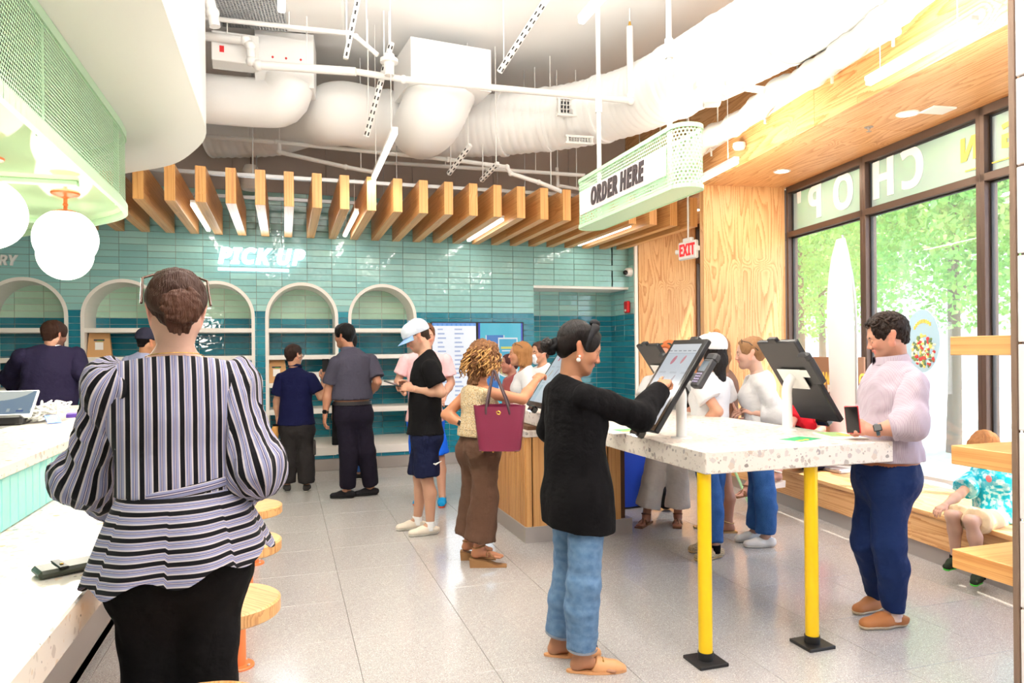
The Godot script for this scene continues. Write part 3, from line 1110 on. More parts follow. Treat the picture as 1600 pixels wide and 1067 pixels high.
func build_ceiling() -> void:
	# spiral duct round the room
	var px := [[330, 214], [420, 211], [480, 195], [530, 178], [590, 188], [660, 198], [740, 198], [830, 190], [900, 180], [980, 160], [1050, 130], [1120, 92], [1200, 48], [1290, -4], [1400, -68]]
	var cl: Array = []
	for q in px:
		cl.append(at(q[0], q[1], 2.58 * FOC / (CYP - q[1])))
	var d0 := thing("spiral_duct", "large white spiral air duct curving across the ceiling towards the windows", "duct")
	var pts := smooth(cl, 0.03)
	var rr: Array = []
	var run := 0.0
	for i in pts.size():
		if i > 0:
			run += pts[i].distance_to(pts[i - 1])
		var base := lerpf(0.24, 0.335, smoothstep(1.3, 2.0, run))
		rr.append(base + (0.008 if i % 3 == 0 and (run > 2.6 or run < 1.0) else 0.0))
	var b := MB.new()
	b.tube(pts, rr, 36)
	part("pipe_run", b, M.duct, d0)
	for s in [0.30, 0.36, 0.46, 0.52, 0.60, 0.72, 0.80, 0.88]:
		var i := int(s * pts.size())
		b = MB.new()
		b.tube([pts[i - 1], pts[i], pts[i + 1]], [rr[i] + 0.012, rr[i] + 0.016, rr[i] + 0.012], 36, true)
		part("collar", b, M.duct, d0)
	# grilles on the duct
	for q in [[895, 168, 46, 26, 8.05], [1068, 100, 30, 26, 6.75], [905, 219, 40, 10, 7.9]]:
		var c := at(q[0], q[1], q[4])
		var best := 1e9
		var zq: float = q[4]
		for i in pts.size():       # seat the grille on the skin of the duct
			var dd: float = ((pts[i] - EYE).normalized() - (c - EYE).normalized()).length()
			if dd < best:
				best = dd
				zq = (pts[i] - EYE).dot(cam_f) - rr[i] - 0.02
		c = at(q[0], q[1], zq)
		var g := thing("duct_grille", ["dark louvred grille on the side of the spiral duct above the sign rod", "white louvred grille on the duct above the green order sign", "narrow louvred grille under the spiral duct"][[895, 1068, 905].find(q[0])], "vent", c, -YAW * 0.3 if q[0] != 1068 else -0.8, "grilles on the duct")
		var w: float = q[2] * zq / FOC
		var h: float = q[3] * zq / FOC
		b = MB.new()
		for e in [[0, h / 2, w + 0.04, 0.02], [0, -h / 2, w + 0.04, 0.02], [w / 2, 0, 0.02, h], [-w / 2, 0, 0.02, h]]:
			b.box(Vector3(e[0], e[1], 0.0), Vector3(e[2], e[3], 0.05), 0.003)
		part("frame", b, M.white, g)
		b = MB.new()
		b.box(Vector3(0, 0, -0.03), Vector3(w, h, 0.02))
		part("backing", b, M.dark if q[0] != 1068 else M.galv, g)
		b = MB.new()
		for k in 9:
			b.box(Vector3(-w / 2 + w * (k + 0.5) / 9.0, 0, 0.0), Vector3(0.006, h, 0.03))
		for k in 4:
			b.box(Vector3(0, -h / 2 + h * (k + 0.5) / 4.0, -0.005), Vector3(w, 0.005, 0.03))
		part("slat", b, M.white, g)
	# take-off box with saddle
	var c0 := at(690, 138, 7.6)
	d0 = thing("duct_takeoff", "white sheet metal take-off box joining the spiral duct", "duct")
	b = MB.new()
	sheet_box(b, c0 + Vector3(0, 0.12, 0), Vector3(0.86, 0.44, 0.7), 0.1)
	part("box_body", b, M.duct, d0)
	b = MB.new()
	var sad := smooth([at(690, 140, 7.6), at(672, 185, 7.5), at(655, 205, 7.9)], 0.03)
	var sr: Array = []
	for i in sad.size():
		sr.append(lerpf(0.36, 0.3, float(i) / sad.size()) + (0.008 if i % 2 == 0 else 0.0))
	b.tube(sad, sr, 28)
	part("saddle", b, M.duct, d0)
	# plenum with red plugs and its elbow
	d0 = thing("duct_plenum", "white sheet metal plenum with three red plugs and a half round elbow", "duct")
	b = MB.new()
	sheet_box(b, at(448, 106, 7.3), Vector3(0.56, 0.54, 0.44), -0.1)
	part("box_body", b, M.duct, d0)
	b = MB.new()
	b.tube(smooth([at(452, 128, 7.2), at(440, 158, 7.2), at(395, 160, 7.2), at(300, 152, 7.1)], 0.05), 0.24, 28)
	part("elbow", b, M.duct, d0)
	b = MB.new()
	for q in [426, 447, 470]:
		b.ball(at(q, 89 + (q - 426) * 0.1, 6.88), Vector3.ONE * 0.011, 8, 6)
	part("plug", b, M.red, d0)
	var bx := thing("ceiling_unit", "white cassette air unit with a grey mesh grille", "air conditioner", at(420, 0, 6.6), -0.1)
	b = MB.new()
	b.box(Vector3(0.1, 0.02, 0), Vector3(1.15, 0.26, 0.8), 0.02)
	part("body", b, M.white, bx)
	b = MB.new()
	b.box(Vector3(-0.16, -0.115, 0), Vector3(0.6, 0.02, 0.66))
	part("backing", b, M.dark, bx)
	b = MB.new()
	for k in 22:
		b.box(Vector3(-0.46 + 0.0285 * k, -0.13, 0), Vector3(0.01, 0.012, 0.66))
	for k in 20:
		b.box(Vector3(-0.16, -0.132, -0.33 + 0.0345 * k), Vector3(0.6, 0.01, 0.008))
	part("grille", b, M.galv, bx)
	bx = thing("control_box", "white electrical box with a red sticker hung under the ceiling", "box", at(368, 82, 6.9), 0.05)
	b = MB.new()
	b.box(Vector3.ZERO, Vector3(0.42, 0.28, 0.24), 0.006)
	part("case", b, M.white, bx)
	b = MB.new()
	b.box(Vector3(-0.12, -0.03, 0.121), Vector3(0.04, 0.06, 0.004))
	part("sticker", b, M.red, bx)
	# wrapped pipe and conduit along the fascia
	var wp := thing("wrapped_pipe", "white insulated pipe sagging along the oak fascia", "pipe")
	b = MB.new()
	var wl: Array = []
	for k in 16:
		wl.append(sp(5.6 - 0.42 * k, -0.45 + 0.015 * sin(k * 1.9), 3.65 + 0.02 * sin(k * 2.3) + (0.5 * pow(maxf(0, k - 12.2) / 2.0, 2))))
	wl = smooth(wl, 0.06)
	var wr: Array = []
	for i in wl.size():
		wr.append(0.1 + 0.01 * sin(i * 0.9) + 0.007 * sin(i * 2.3))
	b.tube(wl, wr, 18)
	part("lagging", b, M.duct, wp)
	b = MB.new()
	for s in [4.4, 2.9, 1.5, 0.6]:
		rod(b, sp(s, -0.45, 3.55), 4.8, 0.007)
	part("hanger", b, M.pipe, wp)
	wp = thing("sprinkler_main", "slim white pipe clamped along the oak fascia", "pipe")
	b = MB.new()
	b.tube([sp(6.0, -0.28, 3.66), sp(0.6, -0.28, 3.66)], 0.03, 12)
	part("run", b, M.pipe, wp)
	for s in [5.2, 3.4, 2.3, 1.3, 0.62]:
		b = MB.new()
		b.tube([sp(s - 0.04, -0.28, 3.66), sp(s + 0.04, -0.28, 3.66)], 0.037, 12)
		b.cyl(sp(s, -0.28, 3.66), sp(s, -0.28, 3.57), 0.012, 8)
		part("clamp", b, M.pipe, wp)
	# pipes hung in the middle of the room
	var runs := [
		["sprinkler_pipe", "white sprinkler pipe ending in a riser with a brass sprinkler", [[556, 112], [630, 124], [985, 157], [985, 150], [984, 42]], 6.9, 0.032],
		["sprinkler_pipe", "long thin white pipe running under the spiral duct with an elbow", [[322, 213], [432, 222], [700, 249], [792, 261], [798, 271], [842, 285], [880, 300]], 8.0, 0.024],
		["sprinkler_pipe", "lower white pipe running under the long thin pipe", [[600, 254], [760, 264], [914, 274]], 8.3, 0.022],
		["sprinkler_pipe", "short white branch pipe dropping from an elbow above the slats", [[436, 224], [437, 238], [540, 261], [588, 270]], 8.0, 0.024],
		["conduit", "white conduit crossing from the bulkhead and bending up to the strut", [[312, 27], [545, 52], [556, 57], [590, 86]], 6.6, 0.022],
		["drain_pipe", "white drain pipe with two elbows near the bulkhead", [[312, 56], [384, 63], [391, 72], [393, 96], [404, 102], [556, 112]], 6.7, 0.04],
		["conduit", "white pipe dropping behind the bulkhead corner", [[322, -20], [332, 20], [336, 42]], 6.2, 0.045],
		["conduit", "thin white conduit rising over the slats near the wood end wall", [[870, 262], [872, 290], [930, 300]], 8.4, 0.02]]
	for q in runs:
		var t := thing(q[0], q[1], "pipe")
		var pl: Array = []
		for p in q[2]:
			pl.append(at(p[0], p[1], q[3]))
		b = MB.new()
		for i in pl.size() - 1:
			b.cyl(pl[i], pl[i + 1], q[4], 12)
		part("run", b, M.pipe, t)
		b = MB.new()
		for i in range(1, pl.size() - 1):
			b.ball(pl[i], Vector3.ONE * q[4] * 1.3, 12, 8)
		part("elbow", b, M.pipe, t)
		b = MB.new()
		rod(b, pl[0].lerp(pl[1], 0.6), 4.8)
		rod(b, pl[-2].lerp(pl[-1], 0.5), 4.8)
		part("hanger", b, M.pipe, t)
		if q[2].size() == 5:
			b = MB.new()
			b.tube([pl[4], pl[4] + Vector3(0, 0.05, 0)], [0.018, 0.01], 10)
			part("sprinkler_head", b, M.gold, t)
	# slotted strut channels
	var struts := [["strut_channel", "white slotted strut channel nearest the air unit", [561, -10], [540, 92], 5.9, 5.9], ["strut_channel", "long white slotted strut channel across the ceiling", [857, -6], [780, 113], 6.3, 6.6], ["strut_channel", "slotted strut hanging beside the lit linear pendant", [612, 66], [572, 214], 6.9, 7.1], ["strut_channel", "short slotted strut under the middle of the duct", [735, 226], [701, 272], 7.6, 7.9], ["strut_channel", "short dark strut just above the slats", [778, 255], [752, 282], 7.7, 8.0]]
	for q in struts:
		var t := thing(q[0], q[1], "bracket")
		var a := at(q[2][0], q[2][1], q[4])
		var e := at(q[3][0], q[3][1], q[5])
		b = MB.new()
		var L := a.distance_to(e)
		b.xf = Transform3D(Basis.looking_at(e - a, Vector3.UP if absf((e - a).normalized().y) < 0.95 else Vector3.RIGHT), a.lerp(e, 0.5))
		b.box(Vector3.ZERO, Vector3(0.042, 0.042, L), 0.003)
		part("channel", b, M.white, t)
		b = MB.new()
		b.xf = Transform3D(Basis.looking_at(e - a, Vector3.UP if absf((e - a).normalized().y) < 0.95 else Vector3.RIGHT), a.lerp(e, 0.5))
		var m := int(L / 0.07)
		for k in m:
			for s in [-1.0, 1.0]:
				b.box(Vector3(0, 0.0215 * s, -L / 2 + 0.035 + 0.07 * k), Vector3(0.016, 0.002, 0.034))
				b.box(Vector3(0.0215 * s, 0, -L / 2 + 0.035 + 0.07 * k), Vector3(0.002, 0.016, 0.034))
		part("slots", b, M.gasket, t).set_meta("kind", "stuff")
		b = MB.new()
		rod(b, a.lerp(e, 0.1), 4.8)
		rod(b, a.lerp(e, 0.9), 4.8)
		part("hanger", b, M.pipe, t)
	var sw := thing("junction_fitting", "white round junction fitting on the hanging strut", "fitting", at(608, 95, 6.8))
	b = MB.new()
	b.lathe([Vector2(0, 0.06), Vector2(0.05, 0.06), Vector2(0.055, 0.02), Vector2(0.085, 0.015), Vector2(0.085, -0.02), Vector2(0.05, -0.025), Vector2(0.045, -0.14), Vector2(0, -0.14)], 20)
	part("body", b, M.white, sw)
	# emergency light on a strut near the fascia
	var em := thing("emergency_light", "white twin emergency light fitting on a strut by the fascia", "light")
	var e0 := at(1108, 133, 5.9)
	b = MB.new()
	sheet_box(b, e0, Vector3(0.24, 0.07, 0.12), -0.3, 0.01)
	part("case", b, M.white_gloss, em)
	b = MB.new()
	b.tube([at(1130, 132, 5.9), at(1195, 141, 5.7)], 0.03, 8)
	b.tube([at(1160, 138, 5.8), at(1128, 152, 5.7)], 0.03, 8)
	part("arm", b, M.white_gloss, em)
	b = MB.new()
	sheet_box(b, at(1112, 160, 5.7), Vector3(0.14, 0.05, 0.12), -0.5, 0.012)
	part("lamp_head", b, M.white_gloss, em)
	var dc := thing("dome_detector", "small white dome detector under the slim pipe on the fascia", "detector", sp(2.75, -0.3, 3.52))
	b = MB.new()
	b.lathe([Vector2(0.0, -0.07), Vector2(0.05, -0.06), Vector2(0.065, -0.03), Vector2(0.06, 0.0), Vector2(0.0, 0.0)], 18)
	part("dome", b, M.white_gloss, dc)
	# hung speaker behind the slats
	var spk := thing("pendant_speaker", "pale cylindrical pendant speaker hanging behind the slats", "speaker", at(392, 280, 8.6))
	b = MB.new()
	b.lathe([Vector2(0, 0.17), Vector2(0.07, 0.165), Vector2(0.1, 0.1), Vector2(0.115, -0.1), Vector2(0.1, -0.13), Vector2(0, -0.13)], 24)
	part("shell", b, M.cream, spk)
	b = MB.new()
	b.cyl(Vector3(0, 0.16, 0), Vector3(0, 1.2, 0), 0.004, 6)
	part("cable", b, M.dark, spk)
	# oak slats
	var x0 := 4.62
	for k in 26:
		var x := x0 - 0.2686 * k
		var t := thing("ceiling_slat", "%s oak ceiling slat counted from the oak fascia" % ordinal(k), "slat", Vector3(x, 0, 0), 0, "oak slats hung below the ceiling")
		b = MB.new()
		b.uo = Vector2(rng.randf() * 2, rng.randf() * 3)
		b.box(Vector3(0, 3.13, -8.39), Vector3(0.094, 0.345, 1.98), 0.002)
		part("board", b, M.slat, t)
		b = MB.new()
		for z in [-7.94, -9.06]:
			b.cyl(Vector3(0, 3.3, z), Vector3(0, 3.345, z), 0.006, 6)
		part("bolt", b, M.galv, t)
	for q in [[-7.94, 3.365, "galvanised rail across the front of the oak slats"], [-9.06, 3.365, "galvanised rail across the rear of the oak slats"]]:
		var t := thing("slat_rail", q[2], "rail", Vector3(1.3, q[1], q[0]), 0, "rails over the slats")
		b = MB.new()
		b.box(Vector3.ZERO, Vector3(7.1, 0.042, 0.042), 0.003)
		part("channel", b, M.galv, t)
		b = MB.new()
		for k in 5:
			b.cyl(Vector3(-3.1 + 1.5 * k, 0.02, 0), Vector3(-3.1 + 1.5 * k, 1.44, 0), 0.005, 6)
		part("rod", b, M.galv, t)
	# linear lamps
	var li := 0
	for x in [-0.858, 0.738, 2.352, 3.945]:
		led_bar(["lit linear pendant between the slats nearest the green canopy", "lit linear pendant between the slats right of the pick up sign", "lit linear pendant between the slats over the menu screens", "lit linear pendant between the slats nearest the oak end wall"][li], Vector3(x, 3.0, -7.72), Vector3(x, 3.0, -9.28), 3.4, 0.3)
		li += 1
	led_bar("long lit linear pendant hanging in front of the slats", Vector3(0.87, 3.3, -5.82), Vector3(0.887, 3.3, -7.45))
	led_bar("lit linear pendant along the oak fascia beside the green sign", sp(1.6, -0.93, 3.02), sp(2.62, -0.95, 3.02), 3.8, 1.2)
	led_bar("lit linear pendant along the oak fascia at the pier side", sp(-0.5, -0.68, 3.2), sp(0.35, -0.68, 3.2), 4.0, 1.2)
	for q in [[-0.2, -1.2], [2.0, -1.0], [0.9, 1.2], [-2.6, -3.4], [0.0, -4.0], [1.9, -3.6]]:
		led_bar("linear pendant overhead outside the view, the %s counted from the pick up wall" % ordinal(li - 4), Vector3(q[0], 3.7, q[1] - 0.8), Vector3(q[0], 3.7, q[1] + 0.8), 4.78, 1.6)
		li += 1
	# white bulkhead with a rounded end
	b = MB.new()
	var plan := PackedVector2Array([Vector2(-0.545, 3.9)])
	for q in smooth([Vector3(-0.545, 0, -4.9), Vector3(-0.545, 0, -5.3), Vector3(-0.547, 0, -5.65), Vector3(-0.56, 0, -5.95), Vector3(-0.66, 0, -6.36), Vector3(-0.94, 0, -7.0), Vector3(-1.39, 0, -7.45), Vector3(-2.0, 0, -8.1), Vector3(-3.2, 0, -9.36)], 0.12):
		plan.append(Vector2(q.x, q.z))
	plan.append(Vector2(-6.15, -9.36))
	plan.append(Vector2(-6.15, 3.9))
	b.xf = Transform3D(Basis(Vector3.RIGHT, PI / 2), Vector3.ZERO)
	b.ext(plan, -3.2, -4.82)
	struct("ceiling_bulkhead", b, M.soffit, "white plaster bulkhead with a rounded end over the counter")
	# green punched metal canopy
	var cp := thing("canopy", "pale green punched metal canopy with a rounded corner over the counter", "canopy")
	var path: Array = []
	for q in smooth([Vector3(-1.12, 0, -0.4), Vector3(-1.12, 0, -2.8), Vector3(-1.12, 0, -5.0), Vector3(-1.12, 0, -5.5), Vector3(-1.125, 0, -5.85), Vector3(-1.18, 0, -6.2), Vector3(-1.45, 0, -6.62), Vector3(-1.9, 0, -7.08), Vector3(-2.5, 0, -7.7), Vector3(-3.1, 0, -8.3)], 0.06):
		path.append(Vector2(q.x, q.z))
	b = MB.new()
	perforated(b, path, 2.64, 3.15, 0.022, 0.0075)
	part("punched_skirt", b, M.green, cp)
	for q in [[2.572, 2.64, 0.03, "bottom_rail"], [3.14, 3.198, 0.02, "top_rail"]]:
		b = MB.new()
		var pl: Array = []
		for p in path:
			pl.append(Vector3(p.x, (q[0] + q[1]) / 2, p.y))
		var hh: float = (q[1] - q[0]) / 2
		for i in pl.size() - 1:
			var e: Vector3 = pl[i + 1] - pl[i]
			b.xf = Transform3D(Basis(e.normalized().cross(Vector3.UP), Vector3.UP, -e.normalized()), (pl[i] + pl[i + 1]) / 2)
			b.box(Vector3.ZERO, Vector3(q[2], hh * 2, e.length() * 1.05))
		part(q[3], b, M.green_pale, cp)
	b = MB.new()
	for z in [-0.5, -2.3, -4.1, -5.8]:
		b.box(Vector3(-1.15, 2.89, z), Vector3(0.03, 0.6, 0.04), 0.003)
	part("post", b, M.green, cp)
	b = MB.new()
	var pln := PackedVector2Array()
	for p in path:
		pln.append(p + Vector2(-0.02, 0.01))
	pln.append(Vector2(-4.2, -8.3))
	pln.append(Vector2(-4.2, -0.4))
	b.xf = Transform3D(Basis(Vector3.RIGHT, PI / 2), Vector3.ZERO)
	b.ext(pln, -2.615, -2.64)
	part("ceiling_panel", b, M.green_gloss, cp)
	for z in [-1.6, -3.4, -5.2, -6.7]:
		b = MB.new()
		b.box(Vector3(-2.7, 2.6, z), Vector3(2.9 if z > -6 else 1.9, 0.03, 0.06), 0.004)
		part("cross_rail", b, M.green_pale, cp)
	# globe pendants
	var gl := [[-1.422, -5.592, "white globe pendant on an orange stem nearest the rounded canopy corner"], [-1.645, -6.45, "white globe pendant just behind the one at the canopy corner"], [-1.584, -4.7, "white globe pendant cut by the edge of the photograph"]]
	for q in gl:
		var t := thing("globe_pendant", q[2], "light", Vector3(q[0], 2.616, q[1]), 0, "globe pendants under the canopy")
		b = MB.new()
		b.lathe([Vector2(0.0, 0.0), Vector2(0.09, 0.0), Vector2(0.085, -0.012), Vector2(0.03, -0.03), Vector2(0.012, -0.04), Vector2(0.012, -0.07), Vector2(0.018, -0.08), Vector2(0.012, -0.09), Vector2(0.012, -0.115), Vector2(0.05, -0.12), Vector2(0.09, -0.135), Vector2(0.1, -0.145), Vector2(0.0, -0.15)], 28)
		part("stem", b, M.orange, t)
		b = MB.new()
		b.ball(Vector3(0, -0.315, 0), Vector3.ONE * 0.2, 32, 20)
		part("globe", b, M.globe, t)
		var l := OmniLight3D.new()
		l.name = "globe_lamp"
		l.light_energy = 1.2
		l.light_size = 0.2
		l.light_color = Color(1, 0.96, 0.9)
		l.omni_range = 20
		l.omni_attenuation = 2.0
		l.shadow_enabled = true
		t.add_child(l)
		l.position = Vector3(0, -0.56, 0)
	# order here sign
	var og := thing("order_sign", "green punched metal hanging sign reading order here", "sign")
	var xs := 2.2
	var w2 := 0.1
	path = []
	for k in 13:
		var a := PI * k / 12.0
		path.append(Vector2(xs + w2 + w2 * cos(a), -3.77 + w2 * sin(a)))
	for k in 13:
		var a := PI + PI * k / 12.0
		path.append(Vector2(xs + w2 + w2 * cos(a), -5.14 + w2 * sin(a)))
	path.append(path[0])
	b = MB.new()
	perforated(b, path, 2.475, 2.82, 0.0235, 0.0078)
	part("punched_skirt", b, M.green, og)
	for q in [[2.457, 2.482, "bottom_rim"], [2.812, 2.838, "top_rim"]]:
		b = MB.new()
		for i in path.size() - 1:
			var e := Vector3(path[i + 1].x - path[i].x, 0, path[i + 1].y - path[i].y)
			b.xf = Transform3D(Basis(e.normalized().cross(Vector3.UP), Vector3.UP, -e.normalized()), Vector3((path[i].x + path[i + 1].x) / 2, (q[0] + q[1]) / 2, (path[i].y + path[i + 1].y) / 2))
			b.box(Vector3.ZERO, Vector3(0.012, q[1] - q[0], e.length() * 1.02))
		part(q[2], b, M.green, og)
	b = MB.new()
	pln = PackedVector2Array(path)
	pln.remove_at(pln.size() - 1)
	b.xf = Transform3D(Basis(Vector3.RIGHT, PI / 2), Vector3.ZERO)
	b.ext(pln, -2.46, -2.475)
	part("bottom_panel", b, M.green_pale, og)
	b = MB.new()
	b.box(Vector3(xs - 0.008, 2.64, -4.47), Vector3(0.006, 0.18, 1.31), 0.001)
	part("name_board", b, mat(c8(244, 232, 232), 0.5), og)
	var tx := part("lettering", text_mesh("ORDER HERE", 0.215, 0.006, 1.1, 0.13, 0.62), M.ink, og)
	tx.transform = Transform3D(Basis(Vector3.UP, -PI / 2).scaled(Vector3(1, 0.78, 1)), Vector3(xs - 0.013, 2.64, -4.5))
	b = MB.new()
	for z in [-5.0, -3.95]:
		b.cyl(Vector3(xs + w2, 2.475, z), Vector3(xs + w2, 4.8, z), 0.017, 12)
	part("rod", b, M.pipe, og)
	b = MB.new()
	b.cyl(Vector3(xs + w2, 3.32, -5.0), Vector3(xs + w2, 3.44, -5.0), 0.026, 12)
	b.cyl(Vector3(xs + w2, 3.32, -3.95), Vector3(xs + w2, 3.44, -3.95), 0.026, 12)
	part("coupling", b, M.pipe, og)
	# exit sign
	var ex := thing("exit_sign", "white exit sign with red letters and twin lamp heads on a drop rod", "sign", Vector3(4.48, 0, -7.3))
	var ec := Vector3(0, 2.66, 0)
	ex.rotation.y = -1.45
	b = MB.new()
	b.box(ec, Vector3(0.32, 0.21, 0.05), 0.012)
	b.box(ec + Vector3(0, 0.12, 0), Vector3(0.16, 0.05, 0.05), 0.01)
	part("case", b, M.white_gloss, ex)
	tx = part("lettering", text_mesh("EXIT", 0.185, 0.004, 0.6, 0.0, 0.72), glow(c8(230, 30, 36), 0.8), ex, ec + Vector3(0, 0, 0.027))
	b = MB.new()
	for s in [-1.0, 1.0]:
		b.tube([ec + Vector3(0.16 * s, 0, 0), ec + Vector3(0.2 * s, 0.0, 0.02)], [0.02, 0.03], 12)
	part("lamp_head", b, M.white_gloss, ex)
	b = MB.new()
	b.cyl(ec + Vector3(0, 0.14, 0), ec + Vector3(0, 2.14, 0), 0.011, 10)
	part("rod", b, M.pipe, ex)
	# camera and alarm on the tiled return
	var cm := thing("security_camera", "white dome security camera on the tiled return wall", "camera", Vector3(4.8, 2.64, -9.38))
	b = MB.new()
	b.xf = Transform3D(Basis(Vector3.FORWARD, -PI / 2), Vector3.ZERO)
	b.lathe([Vector2(0, 0.1), Vector2(0.04, 0.095), Vector2(0.06, 0.07), Vector2(0.065, 0.03), Vector2(0.07, 0.0), Vector2(0, 0)], 20)
	b.xf = Transform3D(Basis(Vector3.FORWARD, -PI / 2).scaled(Vector3(-1, 1, 1)), Vector3.ZERO)
	part("housing", b, M.white_gloss, cm)
	b = MB.new()
	b.ball(Vector3(-0.1, -0.01, 0.03), Vector3.ONE * 0.036, 14, 10)
	part("dome", b, M.black_gloss, cm)
	cm = thing("fire_alarm", "red fire alarm strobe on the tiled return wall", "alarm", Vector3(4.79, 2.14, -9.45))
	b = MB.new()
	b.box(Vector3(-0.02, 0, 0), Vector3(0.05, 0.17, 0.12), 0.012)
	part("case", b, M.red, cm)
	b = MB.new()
	b.ball(Vector3(-0.047, -0.05, 0.0), Vector3(0.01, 0.018, 0.025), 12, 8)
	part("strobe", b, M.white_gloss, cm)

# ---------------------------------------------------------------- counters, stools, kiosk table
func build_counter() -> void:
	# low bar counter
	var t := thing("bar_counter", "low terrazzo bar counter with a tiled splash in front of the stools", "counter")
	var b := MB.new()
	b.uo = Vector2(0.2, 0.5)
	b.box(Vector3(-0.79, 0.79, -2.35), Vector3(0.5, 0.1, 6.7), 0.006)
	part("worktop", b, M.counter, t)
	b = MB.new()
	b.box(Vector3(-1.0, 0.37, -2.35), Vector3(0.16, 0.74, 6.6))
	part("apron", b, M.steel, t)
	b = MB.new()
	b.box(Vector3(-0.945, 0.03, -2.35), Vector3(0.05, 0.06, 6.6), 0.004)
	part("kick_strip", b, mat(c8(126, 122, 118), 0.7), t)
	b = MB.new()
	b.box(Vector3(-1.06, 0.94, -2.35), Vector3(0.08, 0.19, 6.7))
	part("splash_backing", b, M.grout, t)
	for k in 77:
		b = MB.new()
		b.uo = Vector2(rng.randf() * 3, rng.randf() * 3)
		b.box(Vector3(-1.019, 0.943, -5.68 + 0.0865 * k), Vector3(0.012, 0.2, 0.0795), 0.003)
		part("tile", b, M.tile_bar, t)
	# service counter above it
	t = thing("service_counter", "high terrazzo service counter behind the bar", "counter")
	b = MB.new()
	b.uo = Vector2(0.7, 0.1)
	b.box(Vector3(-1.26, 1.071, -2.6), Vector3(0.52, 0.05, 7.2), 0.005)
	part("worktop", b, M.counter, t)
	b = MB.new()
	b.box(Vector3(-1.35, 0.52, -2.6), Vector3(0.3, 1.04, 7.1))
	part("carcass", b, M.white, t)
	t = thing("service_counter", "terrazzo counter end crossing behind the till", "counter")
	b = MB.new()
	b.box(Vector3(-2.35, 1.071, -6.42), Vector3(2.1, 0.05, 0.5), 0.005)
	part("worktop", b, M.counter, t)
	b = MB.new()
	b.box(Vector3(-2.35, 0.52, -6.45), Vector3(2.0, 1.04, 0.4))
	part("carcass", b, M.white, t)
	# stools fixed to the floor
	var zs := [-1.93, -2.81, -3.68, -4.52, -5.45]
	var proto: Node3D
	for k in 5:
		var lab: String = ["nearest round oak bar stool at the bottom edge of the photograph", "round oak bar stool right of the black trousers of the woman in stripes", "third round oak bar stool along the low counter", "fourth round oak bar stool along the low counter", "furthest round oak bar stool on an orange post"][k]
		var o: Node3D
		if k == 0:
			o = thing("bar_stool", lab, "stool", Vector3.ZERO, 0, "oak bar stools on orange posts")
			b = MB.new()
			b.lathe([Vector2(0, 0.605), Vector2(0.192, 0.605), Vector2(0.2, 0.599), Vector2(0.2, 0.558), Vector2(0.195, 0.552), Vector2(0, 0.552)], 48)
			part("seat", b, M.butcher, o)
			b = MB.new()
			b.cyl(Vector3(0, 0.55, 0), Vector3(0, 0.008, 0), 0.032, 20)
			b.lathe([Vector2(0, 0.552), Vector2(0.075, 0.552), Vector2(0.075, 0.544), Vector2(0, 0.544)], 24)
			part("post", b, M.orange, o)
			b = MB.new()
			b.lathe([Vector2(0, 0.012), Vector2(0.066, 0.012), Vector2(0.07, 0.008), Vector2(0.07, 0), Vector2(0, 0)], 28)
			part("flange", b, M.orange, o)
			for q in 4:
				b = MB.new()
				b.ball(Vector3(0.052 * cos(q * PI / 2 + 0.4), 0.014, 0.052 * sin(q * PI / 2 + 0.4)), Vector3(0.008, 0.006, 0.008), 8, 5)
				part("bolt", b, M.galv, o)
			proto = o
		else:
			o = proto.duplicate()
			o.name = numbered("bar_stool")
			add_child(o)
			tag(o, lab, "stool", "oak bar stools on orange posts")
		o.position = Vector3(-0.222, 0, zs[k])
		o.rotation.y = 0.7 * k
	# till
	t = thing("till", "slim point of sale touchscreen on a black stand on the service counter", "till", Vector3(-1.67, 1.096, -5.02), 0.1)
	b = MB.new()
	b.box(Vector3(0, 0.03, 0), Vector3(0.36, 0.06, 0.34), 0.012)
	b.box(Vector3(0.0, 0.08, -0.1), Vector3(0.06, 0.1, 0.05), 0.008)
	part("stand", b, M.black, t)
	var scr := Node3D.new()
	var tilt := Transform3D(Basis(Vector3.RIGHT, -1.05), Vector3(0, 0.115, 0.0))
	b = MB.new()
	b.xf = tilt
	b.box(Vector3.ZERO, Vector3(0.44, 0.29, 0.02), 0.006)
	var bz := part("bezel", b, M.white_gloss, t)
	b = MB.new()
	b.xf = tilt
	b.poly([Vector3(-0.21, -0.12, 0.0105), Vector3(0.21, -0.12, 0.0105), Vector3(0.21, 0.13, 0.0105), Vector3(-0.21, 0.13, 0.0105)], Vector3(0, 0, 1), [Vector2(0, 1), Vector2(1, 1), Vector2(1, 0), Vector2(0, 0)])
	part("screen", b, screen_mat(picture(128, 80, func(x: int, y: int) -> Color:
		if Vector2(x - 66, y * 1.1 + 26).length() < 62: return c8(226, 230, 234)
		if x > 104 and x < 116 and y > 66 and y < 73: return c8(40, 70, 170)
		if y > 60 and y < 72 and x % 18 < 5 and x > 30: return c8(190, 200, 216)
		if x < 16 and y > 30 and y < 46: return c8(60, 76, 80)
		return c8(122, 146, 190)), 0.7), t)
	scr.free()
	# clutter beside the till
	t = thing("cable_bundle", "tangle of white cables and straws beside the till", "cables", Vector3(-1.42, 1.096, -5.1))
	b = MB.new()
	for k in 16:
		var p: Array = []
		for j in 5:
			p.append(Vector3(rng.randf_range(-0.09, 0.1), 0.012 + rng.randf_range(0, 0.11), rng.randf_range(-0.25, 0.14)))
		b.tube(smooth(p, 0.02), 0.006, 6)
	part("cable", b, M.white_gloss, t)
	t = thing("card", "blue and white card lying on the counter beside the till", "card", Vector3(-1.33, 1.1, -4.93), 0.5)
	b = MB.new()
	b.xf = Transform3D(Basis(Vector3.RIGHT, 0.5), Vector3(0, 0.022, 0))
	b.box(Vector3.ZERO, Vector3(0.075, 0.004, 0.09), 0.001)
